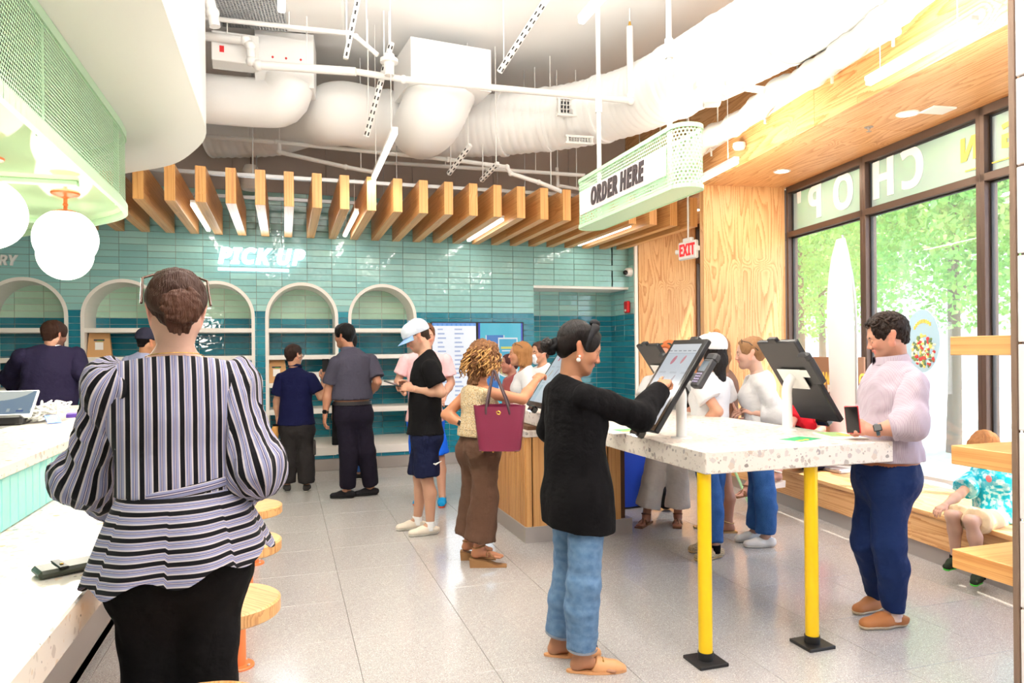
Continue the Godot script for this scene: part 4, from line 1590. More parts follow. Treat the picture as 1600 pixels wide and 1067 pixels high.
	part("face", b, mat(c8(50, 110, 220), 0.4), t)
	b = MB.new()
	b.xf = Transform3D(Basis(Vector3.RIGHT, 0.5), Vector3(0, 0.022, 0))
	b.box(Vector3(0, 0.0026, -0.01), Vector3(0.04, 0.001, 0.012))
	b.box(Vector3(0.012, 0.0026, 0.012), Vector3(0.012, 0.001, 0.03))
	part("print", b, M.white_gloss, t)
	t = thing("box", "flat purple box on the service counter", "box", Vector3(-1.28, 1.096, -5.42), 0.2)
	b = MB.new()
	b.box(Vector3(0, 0.012, 0), Vector3(0.2, 0.024, 0.14), 0.002)
	part("carton", b, mat(c8(84, 50, 150), 0.4), t)
	b = MB.new()
	b.box(Vector3(0.02, 0.025, 0.01), Vector3(0.11, 0.002, 0.05))
	part("label_strip", b, M.white_gloss, t)
	# wallet on the bar
	t = thing("wallet", "black and olive leather wallet lying on the low counter", "wallet", Vector3(-0.64, 0.842, -2.5), 0.5)
	b = MB.new()
	b.box(Vector3(0, 0.013, 0), Vector3(0.17, 0.024, 0.1), 0.009)
	part("body", b, mat(c8(52, 56, 44), 0.4), t)
	b = MB.new()
	b.box(Vector3(-0.02, 0.027, 0.0), Vector3(0.025, 0.005, 0.106), 0.002)
	part("strap", b, M.black, t)
	b = MB.new()
	b.ball(Vector3(-0.02, 0.031, 0.02), Vector3(0.006, 0.003, 0.006), 10, 6)
	part("snap", b, M.gold, t)

func screen_mat(tex: Texture2D, e := 0.9) -> StandardMaterial3D:
	var m := mat(Color(0.04, 0.04, 0.04), 0.12)
	m.emission_enabled = true
	m.emission = Color.WHITE
	m.emission_operator = BaseMaterial3D.EMISSION_OP_MULTIPLY
	m.emission_texture = tex
	m.emission_energy_multiplier = e
	return m

func build_kiosks() -> void:
	var t := thing("order_table", "long terrazzo ordering table on yellow legs with a slatted oak cabinet", "table")
	var b := MB.new()
	b.uo = Vector2(0.35, 0.15)
	b.box(Vector3(2.437, 0.967, -4.63), Vector3(1.115, 0.106, 3.4), 0.004)
	part("tabletop", b, M.table, t)
	for p in [Vector3(1.915, 0, -3.0), Vector3(2.535, 0, -3.0)]:
		var leg := part("leg", cyl_mesh(0.033, 0.914, 0.05), M.yellow, t, p)
		b = MB.new()
		b.box(Vector3(0, 0.008, 0), Vector3(0.155, 0.016, 0.155), 0.002)
		part("foot_plate", b, M.black, leg)
		b = MB.new()
		b.cyl(Vector3(0, 0.016, 0), Vector3(0, 0.052, 0), 0.038, 20)
		part("collar", b, M.black, leg)
	# slatted cabinet
	b = MB.new()
	b.box(Vector3(2.24, 0.51, -5.79), Vector3(0.84, 0.8, 0.9))
	part("cabinet", b, mat(c8(96, 62, 36), 0.7), t)
	b = MB.new()
	b.box(Vector3(2.245, 0.06, -5.79), Vector3(0.93, 0.13, 0.97), 0.003)
	part("plinth", b, M.steel, t)
	b = MB.new()
	b.box(Vector3(2.23, 0.855, -5.77), Vector3(0.9, 0.05, 0.96), 0.003)
	part("ledge", b, M.table, t)
	var x := 1.79
	for w in [0.055, 0.13, 0.13, 0.13, 0.13, 0.13, 0.12]:
		b = MB.new()
		b.uo = Vector2(rng.randf(), rng.randf())
		b.box(Vector3(x + w / 2, 0.475, -5.322), Vector3(w - 0.012, 0.705, 0.024), 0.002)
		part("slat", b, M.slat, t)
		x += w
	for k in 20:
		b = MB.new()
		b.uo = Vector2(rng.randf(), rng.randf())
		b.box(Vector3(1.8, 0.475, -5.345 - 0.046 * k), Vector3(0.024, 0.705, 0.034), 0.002)
		part("slat", b, M.slat, t)
	# kiosks
	var ui := picture(180, 300, func(px: int, py: int) -> Color:
		var c := c8(216, 226, 236)
		if py < 34: c = c8(232, 238, 244)
		if py > 24 and py < 28 and px % 30 < 20: c = c8(130, 140, 150)
		if py == 36: c = c8(150, 160, 170)
		for q in [[62, 62, 11, 17, 206, 96, 120], [122, 60, 8, 16, 214, 116, 128], [58, 146, 6, 20, 200, 176, 140], [120, 142, 6, 24, 160, 150, 165], [44, 226, 8, 16, 160, 186, 150], [118, 226, 10, 15, 186, 140, 126]]:
			var u: float = (px - q[0] + (py - q[1]) * 0.3) / float(q[2])
			var w: float = (py - q[1]) / float(q[3])
			if u * u + w * w < 1.0 and (px * 7 + py * 13) % 5 != 0:
				c = c8(q[4], q[5], q[6])
		if (py == 108 or py == 112 or py == 196 or py == 200) and px % 70 > 12 and px % 70 < 56: c = c8(140, 150, 160)
		if px < 60 and py > 210: c = c.lerp(c8(180, 205, 225), 0.6)
		return c)
	M.ui = screen_mat(ui, 0.8)
	kiosk("ordering kiosk touched by the woman in the black cardigan", Vector3(2.0, 1.02, -3.46), 1)
	kiosk("ordering kiosk in front of the man in the pale shirt, back in view", Vector3(2.93, 1.02, -3.58), -1)
	kiosk("ordering kiosk used by the woman with the burgundy tote", Vector3(2.0, 1.02, -5.17), 1)
	kiosk("ordering kiosk at the far end of the table, back in view", Vector3(2.93, 1.02, -5.17), -1)
	# menus and trays
	var mcol := [[c8(30, 150, 96), "green printed menu lying at the corner nearest the man's hand", Vector3(2.55, 1.0205, -3.11), 0.35], [c8(90, 170, 110), "green menu under the near kiosk screen", Vector3(1.93, 1.0205, -3.84), 0.1], [c8(226, 120, 70), "orange and green menu on the table under the far kiosk", Vector3(1.98, 1.0205, -4.86), 0.2], [c8(150, 180, 120), "menu lying open at the right edge under the man's kiosk", Vector3(2.9, 1.0205, -3.2), 1.3]]
	for q in mcol:
		var mcolr: Color = q[0]
		t = thing("menu", q[1], "menu", q[2], q[3], "printed menus on the table")
		b = MB.new()
		b.box(Vector3(0, 0.003, 0), Vector3(0.29, 0.006, 0.17), 0.001)
		part("sheet", b, M.paper, t)
		b = MB.new()
		b.box(Vector3(0.04, 0.0065, -0.01), Vector3(0.2, 0.001, 0.13))
		part("print", b, mat(mcolr, 0.5), t)
		b = MB.new()
		for k in 5:
			b.ball(Vector3(-0.04 + 0.022 * k, 0.007, 0.025 + 0.01 * sin(k * 3.0)), Vector3(0.018, 0.001, 0.014), 10, 4)
		part("picture", b, mat(c8(222, 190, 80), 0.6), t)

func cyl_mesh(r: float, y1: float, y0 := 0.0) -> ArrayMesh:
	var b := MB.new()
	b.cyl(Vector3(0, y0, 0), Vector3(0, y1, 0), r, 24)
	return b.mesh()

func kiosk(label: String, p: Vector3, side: int) -> void:
	# side 1 looks towards -x, -1 towards +x; the screen leans back over its post
	var t := thing("order_kiosk", label, "kiosk", p, 0.0 if side == 1 else PI, "tilted ordering kiosks on the table")
	var b := MB.new()
	b.tube(smooth([Vector3(0.07, 0, 0), Vector3(0.07, 0.16, 0), Vector3(0.07, 0.24, 0), Vector3(0.045, 0.3, 0), Vector3(0.0, 0.33, 0)], 0.015), 0.029, 20)
	part("post", b, M.white_gloss, t)
	b = MB.new()
	b.lathe([Vector2(0, 0.008), Vector2(0.055, 0.008), Vector2(0.058, 0), Vector2(0, 0)], 24)
	part("post_flange", b, M.white_gloss, t).position.x = 0.07
	var lo := Vector3(-0.19, 0.066, 0)
	var hi := Vector3(0.13, 0.538, 0)
	var up := (hi - lo).normalized()
	var nn := Vector3(-up.y, up.x, 0)
	var tf := Transform3D(Basis(Vector3(0, 0, 1), up, nn), (lo + hi) / 2)     # x across, y up the screen, z out of the glass
	b = MB.new()
	b.xf = tf
	b.box(Vector3(0, 0, -0.016), Vector3(0.345, 0.575, 0.032), 0.006)
	part("housing", b, M.black, t)
	b = MB.new()
	b.xf = tf
	b.box(Vector3(0, 0, 0.0005), Vector3(0.34, 0.57, 0.002), 0.0008)
	part("bezel", b, M.black_gloss, t)
	b = MB.new()
	b.xf = tf
	b.poly([Vector3(-0.145, -0.25, 0.002), Vector3(0.145, -0.25, 0.002), Vector3(0.145, 0.255, 0.002), Vector3(-0.145, 0.255, 0.002)], Vector3(0, 0, 1), [Vector2(0, 1), Vector2(1, 1), Vector2(1, 0), Vector2(0, 0)])
	part("screen", b, M.ui, t)
	b = MB.new()
	b.xf = tf
	b.box(Vector3(0.02, 0.295, -0.018), Vector3(0.075, 0.03, 0.03), 0.004)
	part("webcam", b, M.black, t)
	b = MB.new()
	b.xf = tf
	b.box(Vector3(0.0, 0.03, -0.045), Vector3(0.2, 0.14, 0.006), 0.002)
	b.box(Vector3(0, 0.03, -0.038), Vector3(0.12, 0.1, 0.014), 0.002)
	for sx in [-1, 1]:
		for sy in [-1, 1]:
			b.box(Vector3(0.085 * sx, 0.03 + 0.055 * sy, -0.049), Vector3(0.01, 0.01, 0.004), 0.002)
	part("mount_plate", b, M.white_gloss, t)
	b = MB.new()
	b.xf = tf
	b.box(Vector3(0, -0.31, -0.01), Vector3(0.1, 0.05, 0.05), 0.01)
	part("scanner", b, M.black_gloss, t)
	b = MB.new()
	b.xf = tf
	b.box(Vector3(0, -0.335, 0.002), Vector3(0.05, 0.006, 0.02))
	part("scanner_lamp", b, glow(Color.WHITE, 1.5), t)
	# card reader on the near side
	var zs := 0.225 if side == 1 else -0.225
	var rt := tf * Transform3D(Basis.IDENTITY, Vector3(zs, 0.1, -0.05))
	b = MB.new()
	b.xf = rt
	b.box(Vector3.ZERO, Vector3(0.075, 0.17, 0.04), 0.008)
	b.box(Vector3(0, 0.1, -0.005), Vector3(0.08, 0.05, 0.045), 0.012)
	var rd := part("card_reader", b, M.dark, t)
	b = MB.new()
	b.xf = rt
	b.box(Vector3(0, 0.035, 0.021), Vector3(0.055, 0.06, 0.002))
	part("display", b, screen_mat(picture(16, 16, func(x: int, y: int) -> Color: return c8(200, 214, 220) if y % 5 != 2 else c8(120, 140, 150)), 0.6), rd)
	b = MB.new()
	b.xf = rt
	for r in 4:
		for c in 3:
			b.box(Vector3(-0.018 + 0.018 * c, -0.012 - 0.016 * r, 0.022), Vector3(0.013, 0.01, 0.005), 0.002)
	part("keypad", b, mat(c8(150, 140, 170), 0.5), rd)
	b = MB.new()
	b.xf = tf
	b.box(Vector3(zs * 0.72, 0.08, -0.055), Vector3(0.12, 0.05, 0.006), 0.002)
	part("reader_arm", b, M.white_gloss, t)

# ---------------------------------------------------------------- signs, screens, bags, right hand pier
func build_small() -> void:
	# pick up sign in glowing letters
	var t := thing("wall_sign", "glowing white pick up lettering with an underline on the teal tile", "sign", Vector3(-0.285, 2.7, ZB + 0.05))
	var tx := part("lettering", text_mesh("PICK UP", 0.30, 0.05, 1.1, 0.2, 0.86), M.sign_glow, t, Vector3(0.02, 0, 0))
	tx.scale = Vector3(1, 0.86, 1)
	var b := MB.new()
	b.box(Vector3(-0.07, -0.155, 0), Vector3(0.83, 0.034, 0.04), 0.004)
	part("underline", b, M.sign_glow, t)
	area("sign_lamp", t.position + Vector3(0, 0, 0.06), Vector3(0, 0, 1), Vector2(0.9, 0.2), 0.8, Color(0.95, 0.97, 1.0), t)
	t = thing("wall_sign", "white delivery lettering on the teal tile at the left edge", "sign", Vector3(-3.22, 2.585, ZB + 0.03))
	part("lettering", text_mesh("DELIVERY", 0.16, 0.03, 0.3, 0.2, 0.9), M.white_gloss, t)
	# menu screens
	var board := picture(256, 448, func(x: int, y: int) -> Color:
		if y < 16: return c8(120, 170, 230) if y > 3 and (x / 9) % 3 != 0 else c8(90, 150, 220)
		var row := (y - 30) / 24
		var yy := (y - 30) % 24
		if y > 30 and yy < 9 and row < 16:
			for c0 in [30, 128]:
				var w: int = 30 + ((row * 37 + c0) % 28)
				if x > c0 and x < c0 + w and ((x * 5 + row * 11 + yy * 3) % 7) < 4: return c8(120, 140, 190)
		return c8(247, 249, 253))
	var promo := picture(256, 448, func(x: int, y: int) -> Color:
		if x < 10 or x > 246: return c8(20, 40, 190)
		var c := c8(70, 200, 222)
		if x > 40 and x < 150 and y > 66 and y < 380: c = c8(40, 120, 200) if x > 46 and x < 144 else c8(240, 246, 250)
		if x > 112 and x < 226 and y > 80 and y < 396:
			c = c8(245, 248, 250)
			if x > 118 and x < 220 and y > 88:
				c = c8(60, 178, 214)
				if y > 130 and y < 144 and x > 128 and x < 210: c = c8(230, 226, 90)
				if y > 150 and y < 158 and x > 134 and x < 204: c = c8(240, 246, 250)
		var d := Vector2(x - 162, y - 240).length()
		if d < 62: c = c8(240, 240, 236)
		if d < 54: c = [c8(190, 220, 150), c8(210, 60, 50), c8(240, 235, 220), c8(90, 140, 60), c8(226, 190, 120)][(int(x / 9) * 7 + int(y / 8) * 5 + (x * y / 90) % 3) % 5]
		return c)
	for q in [[1.866, 2.478, board, "tall menu screen listing items in small type on white", 1.15], [2.5, 3.143, promo, "tall turquoise menu screen showing phones and a salad bowl", 0.9]]:
		var s := thing("menu_screen", q[3], "screen", Vector3((q[0] + q[1]) / 2, 1.345, ZB + 0.055), 0, "menu screens on the back wall")
		var w: float = q[1] - q[0]
		b = MB.new()
		b.box(Vector3(0, 0, -0.01), Vector3(w + 0.024, 1.13, 0.05), 0.004)
		part("bezel", b, M.black, s)
		b = MB.new()
		b.poly([Vector3(-w / 2 + 0.006, -0.55, 0.016), Vector3(w / 2 - 0.006, -0.55, 0.016), Vector3(w / 2 - 0.006, 0.55, 0.016), Vector3(-w / 2 + 0.006, 0.55, 0.016)], Vector3(0, 0, 1), [Vector2(0, 1), Vector2(1, 1), Vector2(1, 0), Vector2(0, 0)])
		part("display", b, screen_mat(q[2], q[4]), s)
		area("screen_lamp", s.position + Vector3(0, 0, 0.03), Vector3(0, 0, 1), Vector2(w, 1.1), 0.5, Color(0.9, 0.96, 1.0), s)
	# paper bags on the shelves
	for q in [[-2.1, 1.484, -9.62, "brown paper bag with a receipt on the shelf behind the navy suit"], [-0.11, 1.134, -9.6, "brown paper bag with a receipt on the shelf beside the masked person"]]:
		t = thing("paper_bag", q[3], "bag", Vector3(q[0], q[1], q[2]), 0.12, "brown paper bags on the shelves")
		b = MB.new()
		var f := [Vector3(-0.13, 0, 0.08), Vector3(0.13, 0, 0.08), Vector3(0.13, 0, -0.08), Vector3(-0.13, 0, -0.08)]
		var g := [Vector3(-0.11, 0.22, 0.075), Vector3(0.11, 0.22, 0.075), Vector3(0.11, 0.22, -0.075), Vector3(-0.11, 0.22, -0.075)]
		var h := [Vector3(-0.105, 0.31, 0.012), Vector3(0.105, 0.31, 0.012), Vector3(0.105, 0.31, -0.012), Vector3(-0.105, 0.31, -0.012)]
		for lv in [[f, g], [g, h]]:
			for k in 4:
				var a0: Vector3 = lv[0][k]; var a1: Vector3 = lv[0][(k + 1) % 4]; var b1: Vector3 = lv[1][(k + 1) % 4]; var b0: Vector3 = lv[1][k]
				var nn := (a1 - a0).cross(b0 - a0).normalized()
				b.poly([a0, a1, b1, b0], nn, [Vector2.ZERO, Vector2(0.2, 0), Vector2(0.2, 0.2), Vector2(0, 0.2)])
		part("paper", b, M.kraft, t)
		b = MB.new()
		b.box(Vector3(0.0, 0.13, 0.0795), Vector3(0.085, 0.09, 0.002))
		part("receipt", b, M.paper, t)
		b = MB.new()
		b.box(Vector3(0.0, 0.2, 0.0785), Vector3(0.11, 0.018, 0.002))
		part("printed_band", b, mat(c8(30, 40, 60), 0.6), t)
		b = MB.new()
		b.box(Vector3(0.01, 0.192, 0.0792), Vector3(0.06, 0.008, 0.003))
		part("printed_mark", b, mat(c8(90, 170, 70), 0.6), t)
	for q in [[-1.53, 1.484, "white card standing on the shelf behind the head of the woman in stripes"], [0.35, 1.134, "white card standing on the shelf behind the raised phone"]]:
		b = MB.new()
		b.box(Vector3(0, 0.065, 0), Vector3(0.17, 0.13, 0.012), 0.001)
		var cd := part("card", b, M.paper, null, Vector3(q[0], q[1], -9.56))
		tag(cd, q[2], "card", "white cards on the shelves")
	# tiled pier at the right edge with three oak ledges
	var pier := Node3D.new()
	pier.name = "wall_pier"
	pier.set_meta("kind", "structure")
	pier.set_meta("label", "white tiled pier at the right edge of the photograph")
	add_child(pier)
	b = MB.new()
	b.box(Vector3(2.678, 2.4, -0.95), Vector3(0.56, 4.8, 1.7))
	part("backing", b, M.joint, pier)
	var y := 0.0
	for j in 16:
		for i in 6:
			b = MB.new()
			b.uo = Vector2(rng.randf(), rng.randf())
			b.box(Vector3(2.394, 0.155 + 0.302 * j, -1.66 + 0.302 * i), Vector3(0.014, 0.295, 0.295), 0.003)
			part("tile", b, M.tile_white, pier)
	b = MB.new()
	b.box(Vector3(2.39, 2.4, -1.818), Vector3(0.022, 4.8, 0.02), 0.003)
	struct("trim_2", b, mat(c8(120, 98, 82), 0.5, 0.2), "slim bronze edge trim down the tiled pier")
	for q in [[1.507, "upper oak ledge beside the tiled pier"], [1.097, "middle oak ledge beside the tiled pier"], [0.706, "lower oak ledge beside the tiled pier"]]:
		t = thing("wall_ledge", q[1], "shelf", Vector3(2.695, q[0], -1.96), 0, "oak ledges on the pier")
		b = MB.new()
		b.uo = Vector2(rng.randf(), rng.randf())
		b.box(Vector3(0, 0, 0.02), Vector3(0.6, 0.07, 0.27), 0.002)
		part("board", b, M.slat, t)
	# salad sticker on the glass
	t = thing("window_sticker", "blue oval window sticker with a round salad picture", "sticker", sp(1.67, 0.80, 1.56))
	t.basis = Basis(-sd, Vector3.UP, -so)
	b = MB.new()
	var pg := PackedVector2Array()
	for k in 40:
		pg.append(Vector2(cos(TAU * k / 40) * 0.2, sin(TAU * k / 40) * 0.27))
	b.ext(pg, 0, 0.003)
	part("oval", b, mat(c8(170, 205, 226), 0.5), t)
	var salad := [c8(238, 240, 226), c8(196, 60, 60), c8(120, 150, 90), c8(244, 240, 222), c8(90, 120, 100), c8(236, 214, 120)]
	var bowl := MB.new()
	for k in 110:
		var a := rng.randf() * TAU
		var r := sqrt(rng.randf()) * 0.135
		bowl.col = salad[rng.randi() % 6].srgb_to_linear()
		bowl.ball(Vector3(0.02 + cos(a) * r, -0.085 + sin(a) * r, 0.005), Vector3(rng.randf_range(0.012, 0.026), rng.randf_range(0.01, 0.026), 0.003), 8, 4)
	var vm := mat(Color.WHITE, 0.6)
	vm.vertex_color_use_as_albedo = true
	M.vcol = vm
	part("salad_picture", bowl, vm, t)
	b = MB.new()
	for k in 9:
		var a := -0.75 + 0.16 * k
		b.box(Vector3(0.02 + sin(a) * 0.15, -0.08 + cos(a) * 0.2 + 0.05, 0.005), Vector3(0.018, 0.03, 0.003))
	part("lettering", b, M.letter_yellow, t)
	# hiring board in the window
	t = thing("hiring_board", "brown hiring board with white and yellow lettering standing in the window", "sign", sp(2.66, 0.66, 0.36))
	t.basis = Basis(-sd, Vector3.UP, -so)
	b = MB.new()
	b.box(Vector3(0, 0.53, 0), Vector3(0.86, 1.06, 0.02), 0.002)
	part("board", b, mat(c8(146, 108, 84), 0.6), t)
	for q in [["CHOPT", 0.11, 0.97, M.letter_white, 0.0], ["NOW HIRING", 0.17, 0.84, M.letter_yellow, 0.0], ["ALL POSITIONS", 0.145, 0.72, M.letter_white, 0.0], ["APPLY TODAY", 0.06, 0.6, M.letter_white, 0.0]]:
		var m := part("lettering", text_mesh(q[0], q[1], 0.003, 0.2 if q[0] != "ALL POSITIONS" else 0.8, 0.0, 0.62 if q[0] != "NOW HIRING" else 0.8), q[3], t, Vector3(0.02, q[2], 0.011))
	# things on the floor behind the table
	t = thing("fabric_bin", "bright blue tapered fabric bin standing behind the ordering table", "bin", Vector3(3.15, 0, -6.3), 0.1)
	b = MB.new()
	var ring: Array = []
	for j in 6:
		for k in 24:
			var a := TAU * k / 24.0
			var sq := 1.0 / maxf(absf(cos(a)), absf(sin(a)))
			sq = minf(sq, 1.25)
			var s := lerpf(0.78, 1.05, j / 5.0) * sq
			ring.append(Vector3(cos(a) * 0.27 * s, 0.02 + 0.66 * j / 5.0, sin(a) * 0.2 * s + 0.006 * sin(k * 2.0 + j)))
	b.grid(ring, 24, 6, 0.006, true)
	part("cloth", b, mat(c8(22, 70, 190), 0.7), t)
	b = MB.new()
	b.box(Vector3(0, 0.01, 0), Vector3(0.4, 0.02, 0.3), 0.005)
	part("base", b, M.black, t)
	t = thing("backpack", "black backpack standing on the floor behind the ordering table", "backpack", Vector3(3.42, 0, -6.0), 0.4)
	b = MB.new()
	b.ball(Vector3(0, 0.22, 0), Vector3(0.15, 0.22, 0.1), 20, 12)
	b.ball(Vector3(0, 0.14, 0.08), Vector3(0.12, 0.12, 0.05), 16, 10)
	part("body", b, mat(c8(24, 24, 28), 0.7), t)
	b = MB.new()
	b.tube(smooth([Vector3(-0.05, 0.42, 0), Vector3(-0.03, 0.48, 0), Vector3(0.03, 0.48, 0), Vector3(0.05, 0.42, 0)], 0.02), 0.008, 8)
	part("handle", b, M.black, t)
	b = MB.new()
	b.box(Vector3(0.06, 0.2, 0.11), Vector3(0.014, 0.1, 0.01), 0.002)
	part("zip_pull", b, mat(c8(170, 220, 150), 0.5), t)
	t = thing("walking_stick", "pale green stick with a black rubber tip beside the seated person", "stick")
	b = MB.new()
	b.tube([at(1172, 790, 6.6), at(1148, 735, 6.75), at(1138, 690, 6.9)], 0.013, 10)
	part("shaft", b, mat(c8(176, 226, 170), 0.4), t)
	b = MB.new()
	b.tube([at(1173, 792, 6.6), at(1170.5, 786, 6.6)], 0.017, 10)
	part("rubber_tip", b, M.black, t)

# ---------------------------------------------------------------- implicit bodies, hair and clothes, meshed as surface nets
class Job:
	var pr: Array = []              # a, b, r1, r2, blend, flat axis, flat ratio, end cut (0 none, 1 at b, 2 at both), carve
	var planes: Array = []          # point, outward normal
	var cell := 0.014
	var amp := 0.0
	var nfreq := Vector3(9, 9, 9)
	var seed_ := 1
	var uax := Vector3.RIGHT
	var vax := Vector3.UP
	var cyl := Vector3.ZERO         # axis of a wrapped uv
	var uorg := Vector3.ZERO
	var tint: Callable
	var v := PackedVector3Array()
	var n := PackedVector3Array()
	var uv := PackedVector2Array()
	var c := PackedColorArray()
	var ix := PackedInt32Array()
	var more: Array = []            # further jobs poured into the same mesh
	var target: MeshInstance3D
	var org := Vector3.ZERO
	func cone(a: Vector3, b: Vector3, r1: float, r2: float, k := 0.02, fx := Vector3.ZERO, fs := 1.0, cut := 0) -> void:
		pr.append([a, b, r1, r2, k, fx, fs, cut, false])
	func ball(a: Vector3, r: float, k := 0.02, fx := Vector3.ZERO, fs := 1.0) -> void:
		pr.append([a, a + Vector3(0, 0.0005, 0), r, r, k, fx, fs, 0, false])
	func carve(a: Vector3, b: Vector3, r1: float, r2: float, k := 0.01) -> void:
		pr.append([a, b, r1, r2, k, Vector3.ZERO, 1.0, 0, true])
	func run() -> void:
		build()
		for j in more:
			j.build()
			var base := v.size()
			v.append_array(j.v)
			n.append_array(j.n)
			uv.append_array(j.uv)
			c.append_array(j.c)
			for i in j.ix:
				ix.append(base + i)
	func build() -> void:
		var lo := Vector3.ONE * 1e6
		var hi := Vector3.ONE * -1e6
		for p in pr:
			if p[8]:
				continue
			var r: float = maxf(p[2], p[3]) * (1.0 if p[6] <= 1.0 else p[6]) + cell * 2.5 + amp
			lo = lo.min(p[0] - Vector3.ONE * r).min(p[1] - Vector3.ONE * r)
			hi = hi.max(p[0] + Vector3.ONE * r).max(p[1] + Vector3.ONE * r)
		var nx := int((hi.x - lo.x) / cell) + 2
		var ny := int((hi.y - lo.y) / cell) + 2
		var nz := int((hi.z - lo.z) / cell) + 2
		var f := PackedFloat32Array()
		f.resize(nx * ny * nz)
		f.fill(1.0)
		for p in pr:
			var a: Vector3 = p[0]
			var b: Vector3 = p[1]
			var r1: float = p[2]
			var r2: float = p[3]
			var k: float = maxf(p[4], 1e-4)
			var fx: Vector3 = p[5]
			var fs: float = p[6]
			var cut: int = p[7]
			var neg: bool = p[8]
			var q := 1.0 / fs - 1.0
			var ab := b - a
			var cn := ab.normalized()
			var abf := ab + fx * (ab.dot(fx) * q)
			var l2 := maxf(abf.length_squared(), 1e-9)
			var m := maxf(r1, r2) * maxf(1.0, fs) + k + cell * 2.0
			var l := a.min(b) - Vector3.ONE * m - lo
			var h := a.max(b) + Vector3.ONE * m - lo
			var i0 := maxi(0, int(l.x / cell))
			var i1 := mini(nx - 1, int(h.x / cell) + 1)
			var j0 := maxi(0, int(l.y / cell))
			var j1 := mini(ny - 1, int(h.y / cell) + 1)
			var k0 := maxi(0, int(l.z / cell))
			var k1 := mini(nz - 1, int(h.z / cell) + 1)
			var ds := sqrt(minf(fs, 1.0))
			for kk in range(k0, k1 + 1):
				for jj in range(j0, j1 + 1):
					var o := (kk * ny + jj) * nx + i0
					var pt := lo + Vector3(i0 * cell, jj * cell, kk * cell)
					for ii in range(i0, i1 + 1):
						var w := pt - a
						if q != 0.0:
							w += fx * (w.dot(fx) * q)
						var t := clampf(w.dot(abf) / l2, 0.0, 1.0)
						var d := ((w - abf * t).length() - r1 - (r2 - r1) * t) * ds
						if cut > 0:
							d = maxf(d, (pt - b).dot(cn))
							if cut > 1:
								d = maxf(d, (a - pt).dot(cn))
						var e := f[o]
						if neg:
							d = -d
							var gg: float = maxf(k - absf(d - e), 0.0) / k
							f[o] = maxf(d, e) + gg * gg * k * 0.25
						else:
							var gg: float = maxf(k - absf(d - e), 0.0) / k
							f[o] = minf(d, e) - gg * gg * k * 0.25
						pt.x += cell
						o += 1
		var band := cell * 2.5 + amp
		if amp > 0.0:
			var nz_ := FastNoiseLite.new()
			nz_.seed = seed_
			nz_.noise_type = FastNoiseLite.TYPE_SIMPLEX_SMOOTH
			nz_.frequency = 1.0
			nz_.fractal_octaves = 2
			var o := 0
			for kk in nz:
				for jj in ny:
					for ii in nx:
						if absf(f[o]) < band:
							f[o] += amp * nz_.get_noise_3dv((lo + Vector3(ii, jj, kk) * cell) * nfreq)
						o += 1
		for p in planes:
			var pp: Vector3 = p[0]
			var pn: Vector3 = p[1].normalized()
			var o := 0
			for kk in nz:
				for jj in ny:
					var s := (lo + Vector3(0, jj * cell, kk * cell) - pp).dot(pn)
					var st := cell * pn.x
					for ii in nx:
						if s > f[o]:
							f[o] = s
						s += st
						o += 1
		# surface nets
		var cv := PackedInt32Array()
		cv.resize(nx * ny * nz)
		cv.fill(-1)
		var sy := nx
		var sz := nx * ny
		var far := cell * 4.0
		var offs := [0, 1, sy, sy + 1, sz, sz + 1, sz + sy, sz + sy + 1]
		var ea := [0, 2, 4, 6, 0, 1, 4, 5, 0, 1, 2, 3]
		var eb := [1, 3, 5, 7, 2, 3, 6, 7, 4, 5, 6, 7]
		var g := PackedFloat32Array()
		g.resize(8)
		for kk in nz - 1:
			for jj in ny - 1:
				var o := (kk * ny + jj) * nx
				for ii in nx - 1:
					var f0 := f[o]
					if f0 < far and f0 > -far:
						g[0] = f0
						g[1] = f[o + 1]
						g[2] = f[o + sy]
						g[3] = f[o + sy + 1]
						g[4] = f[o + sz]
						g[5] = f[o + sz + 1]
						g[6] = f[o + sz + sy]
						g[7] = f[o + sz + sy + 1]
						var inside := 0
						for e in 8:
							if g[e] < 0.0:
								inside += 1
						if inside > 0 and inside < 8:
							var s := Vector3.ZERO
							var cnt := 0
							for e in 12:
								var x0: float = g[ea[e]]
								var x1: float = g[eb[e]]
								if (x0 < 0.0) != (x1 < 0.0):
									var t := x0 / (x0 - x1)
									var ia: int = ea[e]
									var ib: int = eb[e]
									s += Vector3(ia & 1, (ia >> 1) & 1, ia >> 2).lerp(Vector3(ib & 1, (ib >> 1) & 1, ib >> 2), t)
									cnt += 1
							cv[o] = v.size()
							v.append(lo + (Vector3(ii, jj, kk) + s / cnt) * cell)
							var gr := Vector3(g[1] + g[3] + g[5] + g[7] - g[0] - g[2] - g[4] - g[6], g[2] + g[3] + g[6] + g[7] - g[0] - g[1] - g[4] - g[5], g[4] + g[5] + g[6] + g[7] - g[0] - g[1] - g[2] - g[3])
							n.append(gr.normalized())
					o += 1
		for kk in range(1, nz - 1):
			for jj in range(1, ny - 1):
				var o := (kk * ny + jj) * nx + 1
				for ii in range(1, nx - 1):
					if cv[o] >= 0:
						var inn := f[o] < 0.0
						if inn != (f[o + 1] < 0.0):
							quad(cv[o], cv[o - sy], cv[o - sy - sz], cv[o - sz], inn)
						if inn != (f[o + sy] < 0.0):
							quad(cv[o], cv[o - sz], cv[o - sz - 1], cv[o - 1], inn)
						if inn != (f[o + sz] < 0.0):
							quad(cv[o], cv[o - 1], cv[o - 1 - sy], cv[o - sy], inn)
					o += 1
